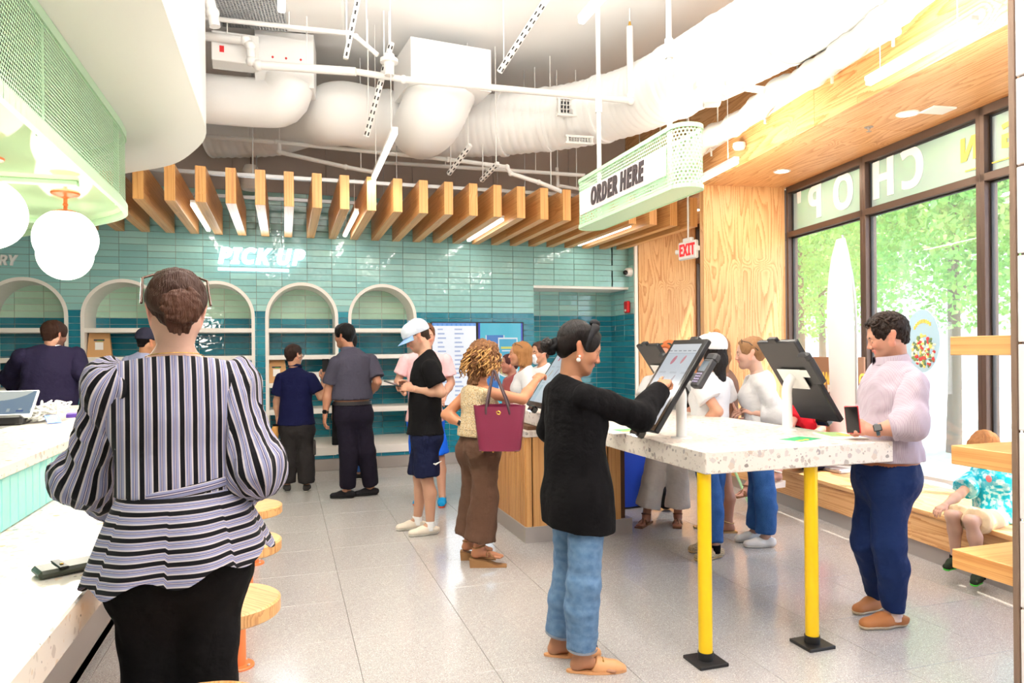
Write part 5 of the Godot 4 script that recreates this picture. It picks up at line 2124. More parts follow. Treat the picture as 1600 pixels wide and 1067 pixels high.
		for i in v.size():
			var p := v[i]
			if cyl == Vector3.ZERO:
				uv.append(Vector2((p - uorg).dot(uax), (p - uorg).dot(vax)))
			else:
				uv.append(Vector2(atan2((p - uorg).dot(uax), (p - uorg).dot(vax)) * 0.065, (p - uorg).dot(cyl)))
			c.append(tint.call(p, n[i]) if tint.is_valid() else Color.WHITE)
			v[i] = p - org
	func quad(a: int, b: int, d: int, e: int, flip: bool) -> void:
		if a < 0 or b < 0 or d < 0 or e < 0:
			return
		if flip:
			ix.append_array(PackedInt32Array([a, d, b, a, e, d]))
		else:
			ix.append_array(PackedInt32Array([a, b, d, a, d, e]))
	func commit() -> void:
		if v.is_empty():
			return
		var m := ArrayMesh.new()
		var a: Array = []
		a.resize(Mesh.ARRAY_MAX)
		a[Mesh.ARRAY_VERTEX] = v
		a[Mesh.ARRAY_NORMAL] = n
		a[Mesh.ARRAY_TEX_UV] = uv
		a[Mesh.ARRAY_COLOR] = c
		a[Mesh.ARRAY_INDEX] = ix
		m.add_surface_from_arrays(Mesh.PRIMITIVE_TRIANGLES, a)
		target.mesh = m

func run_jobs() -> void:
	var g := WorkerThreadPool.add_group_task(func(k: int) -> void: jobs[k].run(), jobs.size())
	WorkerThreadPool.wait_for_group_task_completion(g)
	for j in jobs:
		j.commit()

func job(called: String, m: Material, parent: Node3D, cell: float) -> Job:
	var j := Job.new()
	j.cell = cell
	j.org = parent.position if parent.get_parent() == self else parent.get_parent().position
	j.target = MeshInstance3D.new()
	j.target.name = called
	j.target.material_override = m
	parent.add_child(j.target, true)
	j.seed_ = jobs.size() + 3
	jobs.append(j)
	return j

func cloth(c: Color, rough := 0.85, tex: Texture2D = null, sc := 1.0, bump := 0.5) -> StandardMaterial3D:
	var m := mat(c, rough)
	m.metallic_specular = 0.25
	if tex:
		m.albedo_texture = tex
		m.uv1_scale = Vector3.ONE * sc
	else:
		m.uv1_triplanar = true
		m.uv1_scale = Vector3.ONE * 3.0
		m.normal_enabled = true
		m.normal_texture = X.cloth_n
		m.normal_scale = bump
	if c.v > 0.3:
		m.rim_enabled = true
		m.rim = 0.1
	return m

class Fig:
	var root: Node3D
	var j := {}
	var d := 4.0
	var k := 1.0                   # size against a 1.75 m adult
	var fat := 1.0
	var f: Vector3                 # the way the chest faces
	var r: Vector3                 # towards the person's right
	var hb: Basis                  # head: x to the person's left, y up, z out of the face
	var hs := 1.0
	var skin: Color
	var wc := 0.155
	var ww := 0.135
	var wp := 0.16
	var woman := false
	var cell := 0.014
	func h(p: Vector3) -> Vector3:
		return j.hd + hb * (p * hs)

func dirv(yaw: float, up := 0.0) -> Vector3:      # yaw in degrees: 0 away from the camera, 90 to the right, 180 at the camera
	var fw := Vector3(cam_f.x, 0, cam_f.z).normalized()
	var rt := Vector3(-fw.z, 0, fw.x)
	var a := deg_to_rad(yaw)
	return (fw * cos(a) + rt * sin(a)) * cos(up) + Vector3.UP * sin(up)

func figure(label: String, joints: String, d: float, yaw: float, hyaw: float, hpitch: float, skin: Color, o := {}) -> Fig:
	var g := Fig.new()
	g.d = d
	g.skin = skin
	for q in ["k", "fat", "hs", "wc", "ww", "wp", "woman", "cell"]:
		if o.has(q):
			g.set(q, o[q])
	if g.cell == 0.014 and d > 6.0:
		g.cell = 0.017
	for part_ in joints.split(";"):
		var w := part_.strip_edges().split(" ", false)
		if w.size() >= 4:
			g.j[w[0]] = at(w[1].to_float(), w[2].to_float(), d + w[3].to_float())
	# the yaws are given as seen from the eye: turn them by the bearing of the figure
	var to: Vector3 = g.j.pe - EYE
	var turn := rad_to_deg(atan2(to.dot(cam_r), to.dot(cam_f)))
	g.f = dirv(yaw + turn)
	g.r = g.f.cross(Vector3.UP).normalized()
	for q in ["s", "h"]:
		var a: Vector3 = g.j[q + "l"]
		var b: Vector3 = g.j[q + "r"]
		var half := Vector2(a.x - b.x, a.z - b.z).length() * 0.5
		var mid := (a + b) * 0.5
		g.j[q + "l"] = Vector3(mid.x, a.y, mid.z) - g.r * half
		g.j[q + "r"] = Vector3(mid.x, b.y, mid.z) + g.r * half
	var hz := dirv(hyaw + turn, -deg_to_rad(hpitch))
	var roll: float = o.get("roll", 0.0)
	var hx := Vector3.UP.cross(hz).normalized()
	g.hb = Basis(hx, hz.cross(hx).normalized(), hz) * Basis(Vector3(0, 0, 1), deg_to_rad(roll))
	for s in ["l", "r"]:
		if not o.get("sit", false):
			g.j["a" + s].y = 0.085 * g.k + o.get("heel", 0.0)
	var base: Vector3 = g.j.pe
	g.root = thing("person", label, "person", Vector3(base.x, 0.0 if not o.has("base_y") else o.base_y, base.z))
	body(g, o)
	return g

func body(g: Fig, o: Dictionary) -> void:
	var m := mat(Color.WHITE, 0.5)
	m.vertex_color_use_as_albedo = true
	m.subsurf_scatter_enabled = true
	m.subsurf_scatter_strength = 0.02
	var b := job("body", m, g.root, g.cell)
	var base := g.skin.darkened(0.18).srgb_to_linear()
	b.tint = func(_p: Vector3, _n: Vector3) -> Color: return base
	var J := g.j
	var k := g.k
	var t := g.fat
	torso(b, g, -0.012)
	b.cone(J.nk, J.hd + g.hb * Vector3(0, -0.04, -0.02), (0.05 if g.woman else 0.056) * k, (0.047 if g.woman else 0.053) * k, 0.03)
	for s in ["l", "r"]:
		b.cone(J["s" + s], J["e" + s], 0.047 * k * t, 0.038 * k * t, 0.03)
		b.cone(J["e" + s], J["e" + s].lerp(J["w" + s], 0.35), 0.037 * k * t, 0.041 * k * t, 0.02)
		b.cone(J["e" + s].lerp(J["w" + s], 0.35), J["w" + s], 0.041 * k * t, 0.027 * k, 0.02)
		b.cone(J["h" + s], J["k" + s], 0.078 * k * t, 0.05 * k * t, 0.04)
		var a: Vector3 = J["k" + s]
		var e: Vector3 = J["a" + s]
		var calf := a.lerp(e, 0.32) - g.f * 0.018 * k
		b.cone(a, calf, 0.05 * k * t, 0.054 * k * t, 0.02)
		b.cone(calf, e, 0.054 * k * t, 0.034 * k, 0.02)
		if not o.get("bare", false):       # feet inside shoes
			var fs := foot_dir(g, s)
			b.cone(e, e + Vector3(0, -0.035, 0) * k + fs * 0.07 * k, 0.032 * k, 0.022 * k, 0.02)
		else:
			var fd := foot_dir(g, s)
			b.cone(e, e + Vector3(0, -0.05, 0) * k - fd * 0.03 * k, 0.034 * k, 0.03 * k, 0.02)
			b.cone(e + Vector3(0, -0.035, 0) * k, e + Vector3(0, -0.062, 0) * k + fd * 0.13 * k, 0.032 * k, 0.022 * k, 0.03)
			for q in 5:
				var sd2 := fd.cross(Vector3.UP) * (q - 2) * 0.015 * k
				b.cone(e + Vector3(0, -0.066, 0) * k + fd * 0.12 * k + sd2, e + Vector3(0, -0.071, 0) * k + fd * (0.178 - absf(q - 1.4) * 0.008) * k + sd2 * 1.15, 0.013 * k, 0.0105 * k, 0.01)
	head(b, g, o)
	for s in ["l", "r"]:
		var hp: String = o.get("hand_" + s, "none")
		if hp != "none":
			hand(b, g, s, hp)

func foot_dir(g: Fig, s: String) -> Vector3:
	if g.j.has("t" + s):
		var d: Vector3 = g.j["t" + s] - g.j["a" + s]
		d.y = 0
		return d.normalized()
	return g.f

func torso(b: Job, g: Fig, e: float, top := true) -> void:
	var J := g.j
	var k := g.k
	var up: Vector3 = (J.nk - J.pe).normalized()
	b.cone(J.hl.lerp(J.hr, 0.1), J.hr.lerp(J.hl, 0.1), g.wp * 0.62 + e, g.wp * 0.62 + e, 0.05, g.f, 0.95)
	b.cone(J.pe, J.wa, g.wp * 0.98 + e, g.ww + e, 0.06, g.f, 0.72)
	b.cone(J.wa, J.ch, g.ww + e, g.wc + e, 0.06, g.f, 0.70)
	if top:
		b.cone(J.ch, J.ch.lerp(J.nk, 0.55), g.wc + e, g.wc * 0.78 + e, 0.05, g.f, 0.62)
		var c: Vector3 = J.sl.lerp(J.sr, 0.5)
		b.cone(c.lerp(J.sl, 0.86), c, 0.052 * k + e, 0.07 * k + e, 0.05)
		b.cone(c.lerp(J.sr, 0.86), c, 0.052 * k + e, 0.07 * k + e, 0.05)
		b.cone(J.nk.lerp(c, 0.2), c, 0.058 * k + e, 0.075 * k + e, 0.04)
	if g.woman:
		for s in [-1.0, 1.0]:
			b.ball(J.ch + g.f * g.wc * 0.46 + g.r * s * 0.072 * k - up * 0.035, 0.066 * k + e, 0.05)
	for s in ["l", "r"]:
		b.ball(J["h" + s].lerp(J.pe, 0.15) - g.f * 0.042 * k, 0.089 * k * g.fat + e, 0.05)

func head(body_: Job, g: Fig, o: Dictionary) -> void:
	var b := Job.new()
	b.cell = (0.0045 if g.d < 4.5 else 0.006) if g.d < 6.5 else 0.0075
	b.org = g.root.position
	body_.more.append(b)
	var H := func(x: float, y: float, z: float) -> Vector3: return g.h(Vector3(x, y, z))
	var s := g.hs
	var ax := g.hb.x
	b.cone(H.call(0, 0.042, -0.03), H.call(0, 0.035, 0.018), 0.078 * s, 0.072 * s, 0.02, ax, 0.94)
	b.cone(H.call(0, -0.0, 0.02), H.call(0, -0.06, 0.042), 0.062 * s, 0.045 * s, 0.03, ax, 0.98)
	for q in [-1.0, 1.0]:
		b.cone(H.call(0.05 * q, -0.035, 0.0), H.call(0.024 * q, -0.082, 0.055), 0.024 * s, 0.018 * s, 0.03)
		b.ball(H.call(0.036 * q, -0.018, 0.058), 0.027 * s, 0.03)
		b.cone(H.call(0.012 * q, 0.024, 0.083), H.call(0.042 * q, 0.026, 0.07), 0.011 * s, 0.009 * s, 0.02)
		b.cone(H.call(0.077 * q, 0.02, -0.018), H.call(0.072 * q, -0.026, -0.004), 0.021 * s, 0.012 * s, 0.006, (g.hb * Vector3(1, 0, 0.55 * q)).normalized(), 0.38)
		b.carve(H.call(0.031 * q, 0.006, 0.1), H.call(0.034 * q, 0.006, 0.098), 0.0145 * s, 0.014 * s, 0.016)
	b.cone(H.call(0, 0.012, 0.085), H.call(0, -0.024, 0.104), 0.0085 * s, 0.0115 * s, 0.012)
	b.ball(H.call(0.011, -0.029, 0.095), 0.0085 * s, 0.006)
	b.ball(H.call(-0.011, -0.029, 0.095), 0.0085 * s, 0.006)
	b.cone(H.call(-0.019, -0.05, 0.081), H.call(0, -0.0475, 0.0885), 0.0065 * s, 0.0085 * s, 0.006)
	b.cone(H.call(0.019, -0.05, 0.081), H.call(0, -0.0475, 0.0885), 0.0065 * s, 0.0085 * s, 0.006)
	b.cone(H.call(-0.015, -0.0605, 0.08), H.call(0.015, -0.0605, 0.08), 0.0085 * s, 0.0085 * s, 0.006)
	b.ball(H.call(0, -0.086, 0.068), 0.019 * s, 0.025)
	b.cone(H.call(0, -0.05, -0.02), g.j.nk, (0.048 if g.woman else 0.055) * s, (0.052 if g.woman else 0.06) * g.k, 0.03)
	var inv := g.hb.inverse()
	var hd: Vector3 = g.j.hd
	var base := g.skin.darkened(0.18).srgb_to_linear()
	var lips: Color = (g.skin.lerp(o.get("lips", c8(196, 96, 92)), 0.6)).srgb_to_linear()
	var flush := g.skin.lerp(c8(214, 104, 84), 0.34).srgb_to_linear()
	var beard: float = o.get("beard", 0.0)
	var dark: Color = o.get("hair", c8(50, 34, 26)).srgb_to_linear()
	b.tint = func(p: Vector3, _n: Vector3) -> Color:
		var q := inv * (p - hd) / s
		if q.z > 0.074 and absf(q.x) < 0.025 and q.y < -0.043 and q.y > -0.068:
			return lips
		var c := base
		c = c.lerp(flush, 0.7 * clampf(1.0 - Vector2(absf(q.x) - 0.04, q.y + 0.02).length() / 0.035, 0.0, 1.0) * clampf(q.z * 20.0, 0.0, 1.0))
		if absf(q.x) > 0.07 or (q.z > 0.095 and q.y < 0.0):
			c = c.lerp(flush, 0.55)
		if beard > 0.0 and q.z > -0.01 and (q.y < -0.066 or (q.y < -0.03 and (absf(q.x) > 0.03 or q.y > -0.045)) or (absf(q.x) > 0.06 and q.y < 0.0)) and q.y > -0.11:
			c = c.lerp(dark, beard)
		return c
	var wm := mat(c8(236, 232, 226), 0.25)
	var im := mat(o.get("eyes", c8(60, 40, 28)), 0.15)
	var lid := mat(g.skin.darkened(0.12), 0.6)
	var bm := mat(o.get("brow", o.get("hair", c8(50, 34, 26))), 0.8)
	if o.get("face", true):
		for q in [-1.0, 1.0]:
			var mb := MB.new()
			mb.xf = Transform3D(g.hb, hd - g.root.position)
			mb.ball(Vector3(0.031 * q, 0.006, 0.0745) * s, Vector3.ONE * 0.0125 * s, 14, 10)
			var ey := part("eye", mb, wm, g.root)
			mb = MB.new()
			mb.xf = Transform3D(g.hb, hd - g.root.position)
			mb.ball(Vector3(0.031 * q, 0.002, 0.0832) * s, Vector3(0.0062, 0.0062, 0.005) * s, 12, 8)
			part("iris", mb, im, ey)
			mb = MB.new()
			mb.xf = Transform3D(g.hb * Basis(Vector3.RIGHT, 0.5), hd - g.root.position + g.hb * Vector3(0.031 * q, 0.006, 0.0755) * s)
			mb.ball(Vector3.ZERO, Vector3.ONE * 0.0138 * s, 14, 6, 0.0, PI / 2)
			part("eyelid", mb, lid, ey)
			mb = MB.new()
			mb.xf = Transform3D(g.hb, hd - g.root.position)
			mb.tube([Vector3(0.0185 * q, 0.003, 0.0835) * s, Vector3(0.031 * q, 0.0085, 0.0885) * s, Vector3(0.0445 * q, 0.004, 0.0815) * s], [0.0008 * s, 0.0017 * s, 0.0008 * s], 6)
			part("eyelash", mb, bm, ey)
			mb = MB.new()
			mb.xf = Transform3D(g.hb, hd - g.root.position)
			mb.tube([Vector3(0.014 * q, 0.0225, 0.0915) * s, Vector3(0.03 * q, 0.028, 0.0885) * s, Vector3(0.047 * q, 0.0235, 0.075) * s], [0.0035 * s, 0.004 * s, 0.002 * s], 7)
			part("eyebrow", mb, bm, g.root)

func hand(body_: Job, g: Fig, s: String, pose: String) -> void:
	# fx: finger direction, pn: out of the back of the hand; given by joints f? (fingertip side) and b? (back of the hand) or from the forearm
	var b := Job.new()
	b.cell = 0.0038 if g.d < 4.5 else 0.0055
	b.org = g.root.position
	body_.more.append(b)
	var J := g.j
	var w: Vector3 = J["w" + s]
	var k := g.k
	var fd: Vector3 = (w - J["e" + s]).normalized()
	if J.has("f" + s):
		fd = (J["f" + s] - w).normalized()
	var pn := Vector3.UP
	if J.has("b" + s):
		pn = J["b" + s] - w
	pn = (pn - fd * pn.dot(fd)).normalized()
	var sd2 := fd.cross(pn)            # towards the little finger on a right hand seen from its back
	if s == "l":
		sd2 = -sd2
	var curl := {"relax": [0.3, 0.45, 0.35], "grip": [0.95, 1.15, 0.7], "flat": [0.08, 0.1, 0.08], "point": [0.9, 1.1, 0.8], "hold": [0.55, 0.75, 0.5]}
	var palm := w + fd * 0.05 * k
	b.cone(w - fd * 0.03 * k, w + fd * 0.01 * k, 0.026 * k, 0.026 * k, 0.02)
	b.cone(w + fd * 0.01 * k, w + fd * 0.07 * k - sd2 * 0.014 * k, 0.025 * k, 0.021 * k, 0.015, pn, 0.62)
	b.cone(w + fd * 0.01 * k, w + fd * 0.066 * k + sd2 * 0.02 * k, 0.025 * k, 0.02 * k, 0.015, pn, 0.62)
	var ln := [0.9, 1.0, 0.93, 0.74]
	for q in 4:
		var p := w + fd * (0.082 - absf(q - 1.2) * 0.005) * k + sd2 * (q - 1.5) * 0.0195 * k
		var a := 0.0
		var c: Array = curl[pose]
		if pose == "point" and q == 0:
			c = [0.1, 0.12, 0.08]
		var spread := sd2 * (q - 1.5) * 0.07
		b.cone(p - fd * 0.03 * k, p, 0.011 * k, 0.0098 * k, 0.012)
		for seg in 3:
			a += c[seg] * (1.0 + 0.08 * q)
			var dv := ((fd + spread) * cos(a) - pn * sin(a)).normalized()
			var e: Vector3 = p + dv * [0.043, 0.026, 0.021][seg] * ln[q] * k
			b.cone(p, e, (0.0095 - 0.0008 * seg) * k, (0.0088 - 0.001 * seg) * k, 0.005)
			p = e
	var tb := w + fd * 0.022 * k - sd2 * 0.022 * k
	var bend := 0.5 if pose != "grip" else 0.9
	var t1 := tb + (fd * 0.75 - sd2 * 0.75 - pn * 0.35).normalized() * 0.042 * k
	var t2 := t1 + (fd * 0.95 - sd2 * 0.2 - pn * bend * 0.5).normalized() * 0.032 * k
	var t3 := t2 + (fd * 0.95 + sd2 * 0.15 - pn * bend * 0.7).normalized() * 0.024 * k
	b.cone(tb, t1, 0.0165 * k, 0.0115 * k, 0.012)
	b.cone(t1, t2, 0.0112 * k, 0.0098 * k, 0.005)
	b.cone(t2, t3, 0.0098 * k, 0.0078 * k, 0.005)
	var base := g.skin.lerp(c8(220, 120, 96), 0.12).darkened(0.18).srgb_to_linear()
	b.tint = func(_p: Vector3, _n: Vector3) -> Color: return base

# ---- clothes
func shirt(g: Fig, called: String, m: Material, hem: Vector3, o := {}) -> Job:
	# o: e thickness, sleeve (fraction of the arm, 1 elbow, 2 wrist, 0 none), amp, hemn, neck (height above the neck joint)
	var e: float = o.get("e", 0.014)
	var b := job(called, m, g.root, o.get("cell", minf(g.cell, 0.013) if g.d < 6.0 else 0.016))
	var J := g.j
	var k := g.k
	var t := g.fat
	torso(b, g, e)
	b.cone(J.pe, hem - (J.wa - J.pe).normalized() * 0.0 + (J.pe - hem) * 0.0, g.wp * 0.98 + e, g.wp * o.get("flare", 1.0) + e, 0.05, g.f, o.get("hemflat", 0.78))
	var sl: float = o.get("sleeve", 0.62)
	var body_job := b
	b = Job.new()
	b.cell = body_job.cell
	b.org = body_job.org
	b.seed_ = body_job.seed_ + 1
	if sl > 0.0:
		body_job.more.append(b)
	for s in ["l", "r"]:
		var a: Vector3 = J["s" + s]
		var el: Vector3 = J["e" + s]
		var w: Vector3 = J["w" + s]
		var sw: float = o.get("sw", 0.012)
		if sl <= 0.0:
			continue
		if sl <= 1.0:
			b.cone(a, a.lerp(el, sl), 0.055 * k * t + e, 0.045 * k * t + e + sw, 0.025, Vector3.ZERO, 1.0, 1)
		else:
			b.cone(a, el, 0.05 * k * t + e, 0.041 * k * t + e + sw * 0.6, 0.025)
			b.cone(el, el.lerp(w, sl - 1.0), 0.043 * k * t + e + sw * 0.6, 0.032 * k + e + sw * 0.3, 0.025, Vector3.ZERO, 1.0, 1)
	b.amp = o.get("amp", 0.006)
	b.nfreq = o.get("nf", Vector3(7, 4, 7))
	b = body_job
	if o.get("vneck", false):
		b.carve(J.nk + g.f * 0.085 * k, J.ch + g.f * 0.15 * k, 0.05 * k, 0.016 * k, 0.008)
	b.amp = o.get("amp", 0.006)
	b.nfreq = o.get("nf", Vector3(7, 4, 7))
	b.planes.append([hem, o.get("hemn", -Vector3.UP)])
	var up: Vector3 = (J.hd - J.nk).normalized()
	b.planes.append([J.nk + up * o.get("neck", 0.035), o.get("neckn", (up + g.f * 0.35).normalized())])
	if o.has("planes"):
		b.planes.append_array(o.planes)
	return b

func trousers(g: Fig, called: String, m: Material, waist_y: float, o := {}) -> Job:
	var e: float = o.get("e", 0.012)
	var b := job(called, m, g.root, o.get("cell", minf(g.cell, 0.013) if g.d < 6.0 else 0.016))
	var J := g.j
	var k := g.k
	var t := g.fat
	torso(b, g, e, false)
	var to: float = o.get("to", 1.93)        # 1 knee, 2 ankle
	var lw: float = o.get("leg", 0.012)
	for s in ["l", "r"]:
		var h: Vector3 = J["h" + s]
		var kn: Vector3 = J["k" + s]
		var an: Vector3 = J["a" + s]
		if to <= 1.0:
			b.cone(h, h.lerp(kn, to), 0.082 * k * t + e, 0.064 * k * t + e + lw, 0.04, Vector3.ZERO, 1.0, 1)
		else:
			b.cone(h, kn, 0.082 * k * t + e, 0.055 * k * t + e + lw, 0.04)
			var calf := kn.lerp(an, 0.32) - g.f * 0.018 * k
			b.cone(kn, calf, 0.05 * k * t + e, 0.054 * k * t + e, 0.03)
			if to > 1.8:
				b.cone(calf, kn.lerp(an, to - 1.0), 0.054 * k * t + e, 0.04 * k + e, 0.03, Vector3.ZERO, 1.0, 1)
			b.cone(kn, kn.lerp(an, to - 1.0), 0.056 * k * t + e + lw, o.get("hemr", 0.05) * k + lw, 0.03, Vector3.ZERO, 1.0, 1)
	b.amp = o.get("amp", 0.007)
	b.nfreq = o.get("nf", Vector3(9, 7, 9))
	b.planes.append([Vector3(J.wa.x, waist_y, J.wa.z), Vector3.UP])
	return b

func shoe(g: Fig, s: String, up_c: Material, sole_c: Material, o := {}) -> void:
	var k: float = g.k * o.get("len", 1.0)
	var an: Vector3 = g.j["a" + s]
	var fd := foot_dir(g, s)
	var lift: float = o.get("lift", 0.0)
	var gr := Vector3(an.x, lift, an.z)
	if o.has("abs_y"):
		gr.y = an.y - 0.085 * g.k
	var lat := fd.cross(Vector3.UP)
	for q in 2:
		var b := job("shoe" if q == 0 else "shoe_sole", up_c if q == 0 else sole_c, g.root, 0.006 if g.d < 4.5 else 0.008)
		var e := 0.0 if q == 0 else 0.004
		b.cone(gr - fd * 0.045 * k + Vector3(0, 0.04, 0), gr + fd * 0.06 * k + Vector3(0, 0.038, 0), 0.036 * k + e, 0.04 * k + e, 0.03, lat, 0.9)
		b.cone(gr + fd * 0.06 * k + Vector3(0, 0.036, 0), gr + fd * 0.15 * k + Vector3(0, 0.026, 0), 0.04 * k + e, o.get("toe", 0.034) * k + e, 0.03, Vector3.UP, 0.9)
		if q == 0:
			b.cone(gr - fd * 0.03 * k + Vector3(0, 0.05, 0), gr - fd * 0.02 * k + Vector3(0, o.get("high", 0.085), 0), 0.036 * k, 0.037 * k, 0.03, lat, 0.9)
			b.planes.append([gr + Vector3(0, 0.016, 0), -Vector3.UP])
			b.planes.append([gr + Vector3(0, o.get("high", 0.085), 0) + fd * 0.0, (Vector3.UP - fd * 0.25).normalized()])
		else:
			b.planes.append([gr + Vector3(0, 0.018, 0), Vector3.UP])
			b.planes.append([gr + Vector3(0, 0.001, 0), -Vector3.UP])

func sandal(g: Fig, s: String, m: Material, heel := 0.0, lift := 0.0) -> void:
	var k := g.k
	var an: Vector3 = g.j["a" + s]
	var fd := foot_dir(g, s)
	var lat := fd.cross(Vector3.UP)
	var gr := an - Vector3(0, 0.085 * k, 0)
	var b := MB.new()
	b.xf = Transform3D(Basis(lat, Vector3.UP, -fd), gr - g.root.position)
	var pg := PackedVector2Array([Vector2(0.065, 0.0), Vector2(-0.19, 0.0), Vector2(-0.195, 0.012), Vector2(-0.06, 0.016), Vector2(0.065, 0.016)])
	if heel > 0.0:
		pg = PackedVector2Array([Vector2(0.06, -heel), Vector2(0.0, -heel), Vector2(-0.1, -heel), Vector2(-0.19, -heel), Vector2(-0.195, -heel + 0.015), Vector2(-0.12, -heel + 0.024), Vector2(-0.05, -0.012), Vector2(0.065, 0.008)])
	var x2 := b.xf
	b.xf = x2 * Transform3D(Basis(Vector3.UP, PI / 2).scaled(Vector3(1, 1, 1)), Vector3(-0.036, 0, 0))
	b.xf = x2 * Transform3D(Basis(Vector3(0, 0, 1), Vector3(0, 1, 0), Vector3(-1, 0, 0)), Vector3(0.036, 0, 0))
	b.ext(pg, 0.0, 0.072)
	part("sandal_sole", b, m, g.root)
	b = MB.new()
	b.xf = x2
	b.tube(smooth([Vector3(0.037, 0.015, -0.1), Vector3(0.02, 0.045, -0.075), Vector3(-0.02, 0.047, -0.07), Vector3(-0.037, 0.015, -0.09)], 0.01), 0.009, 8, true, 0.35, Vector3.UP)
	b.tube(smooth([Vector3(0.033, 0.02, -0.06), Vector3(0.01, 0.055, -0.06), Vector3(-0.01, 0.035, -0.12), Vector3(-0.002, 0.02, -0.15)], 0.01), 0.006, 8)
	b.tube(smooth([Vector3(0.03, 0.08, 0.02), Vector3(0.034, 0.09, -0.02), Vector3(0, 0.095, -0.042), Vector3(-0.034, 0.09, -0.02), Vector3(-0.03, 0.08, 0.02), Vector3(0, 0.078, 0.044), Vector3(0.03, 0.08, 0.02)], 0.01), 0.006, 8)
	part("sandal_strap", b, m, g.root)

func collar(g: Fig, m: Material, hgt := 0.035, rad := 0.07, lift := 0.04) -> void:
	var up: Vector3 = (g.j.hd - g.j.nk).normalized()
	var b := MB.new()
	b.xf.origin = -g.root.position
	var pts: Array = []
	for r in [[0.0, hgt * 0.2], [0.004, hgt], [0.012, hgt * 0.95], [0.022, hgt * 0.1]]:
		for q in 25:
			var a := lerpf(0.25, TAU - 0.25, q / 24.0)
			var dd := g.f * cos(a) + g.r * sin(a)
			var p: Vector3 = g.j.nk + up * (r[1] + lift - (0.018 + 0.018 * cos(a)) * 0.6) + dd * (rad * g.k + r[0]) + g.f * 0.012
			pts.append(p)
	b.grid(pts, 25, 4, 0.003)
	part("collar", b, m, g.root)

func belt(g: Fig, m: Material, y: float, rad: float, flat := 0.8, wid := 0.018) -> void:
	var b := MB.new()
	b.xf.origin = -g.root.position
	var pts: Array = []
	var c := Vector3(lerpf(g.j.pe.x, g.j.wa.x, 0.7), y, lerpf(g.j.pe.z, g.j.wa.z, 0.7))
	for r in [-wid, wid]:
		for q in 36:
			var a := TAU * q / 36.0
			pts.append(c + g.r * cos(a) * rad + g.f * sin(a) * rad * flat + Vector3(0, r, 0))
	b.grid(pts, 36, 2, 0.004, true)
	part("belt", b, m, g.root)

func watch(g: Fig, s: String, m: Material, face: Vector3) -> void:
	var w: Vector3 = g.j["w" + s]
	var ax: Vector3 = (w - g.j["e" + s]).normalized()
	var b := MB.new()
	b.xf.origin = -g.root.position
	b.tube([w - ax * 0.04 * g.k, w - ax * 0.018 * g.k], 0.033 * g.k, 16)
	var st := part("watch", b, m, g.root)
	b = MB.new()
	var fz := (face - ax * face.dot(ax)).normalized()
	b.xf = Transform3D(Basis(ax, fz, ax.cross(fz)), w - ax * 0.029 * g.k - g.root.position + fz * 0.034 * g.k)
	b.box(Vector3.ZERO, Vector3(0.04, 0.01, 0.036) * g.k, 0.003)
	part("watch_case", b, M.black_gloss, st)

# ---- hair
func hair(g: Fig, m: Material, style: String, o := {}) -> Job:
	var cs := (0.0045 if g.d < 4.5 else 0.006) if g.d < 6.5 else 0.008
	var b := job("hair", m, g.root, cs)
	var H := func(x: float, y: float, z: float) -> Vector3: return g.h(Vector3(x, y, z))
	var s := g.hs
	var th: float = o.get("th", 0.012)
	b.cone(H.call(0, 0.045, -0.032), H.call(0, 0.04, 0.016), (0.078 + th) * s, (0.073 + th * 0.9) * s, 0.02, g.hb.x, 0.95)
	if style == "short":
		b.cone(H.call(0, 0.0, -0.05), H.call(0, -0.035, -0.05), 0.062 * s, 0.048 * s, 0.02)
		b.cone(H.call(0.0, 0.075, 0.04), H.call(0, 0.09, 0.0), (0.045 + th * 0.4) * s, 0.05 * s, 0.03)
	elif style == "up":
		b.cone(H.call(0, 0.02, -0.045), H.call(0, -0.015, -0.055), 0.07 * s, 0.055 * s, 0.02)
	elif style == "long":
		b.cone(H.call(0, 0.02, -0.04), H.call(0, -0.06, -0.055), 0.082 * s, 0.075 * s, 0.03)
		b.cone(H.call(0, -0.06, -0.055), H.call(0, -0.06 - o.get("drop", 0.16), -0.065), 0.075 * s, o.get("end", 0.05) * s, 0.03, g.hb.z, 0.6)
		for q in [-1.0, 1.0]:
			b.cone(H.call(0.07 * q, 0.02, 0.0), H.call(0.078 * q, -0.1, 0.0), 0.026 * s, 0.02 * s, 0.03)
	b.carve(H.call(0, -0.1, 0.078 if style != "long" else 0.088), H.call(0, o.get("line", 0.036), 0.114), (0.08 if style != "long" else 0.07) * s, 0.068 * s, 0.012)
	b.carve(H.call(0, -0.12, 0.05), H.call(0, -0.2, 0.05), 0.05 * s, 0.05 * s, 0.01)
	if style != "long":
		for q in [-1.0, 1.0]:
			b.carve(H.call(0.095 * q, -0.004, 0.0), H.call(0.09 * q, -0.06, -0.01), 0.026 * s, 0.04 * s, 0.01)
		b.planes.append([H.call(0, o.get("nape", -0.062), -0.06), -g.hb.y])
	b.amp = o.get("amp", 0.005)
	b.nfreq = o.get("nf", Vector3(38, 14, 38))
	return b

func hair_mat(c: Color, rough := 0.5) -> StandardMaterial3D:
	var m := mat(c, rough + 0.08)
	m.metallic_specular = 0.3
	m.uv1_triplanar = true
	m.uv1_scale = Vector3(6, 6, 6)
	m.normal_enabled = true
	m.normal_texture = X.hair_n
	m.normal_scale = 1.0
	return m

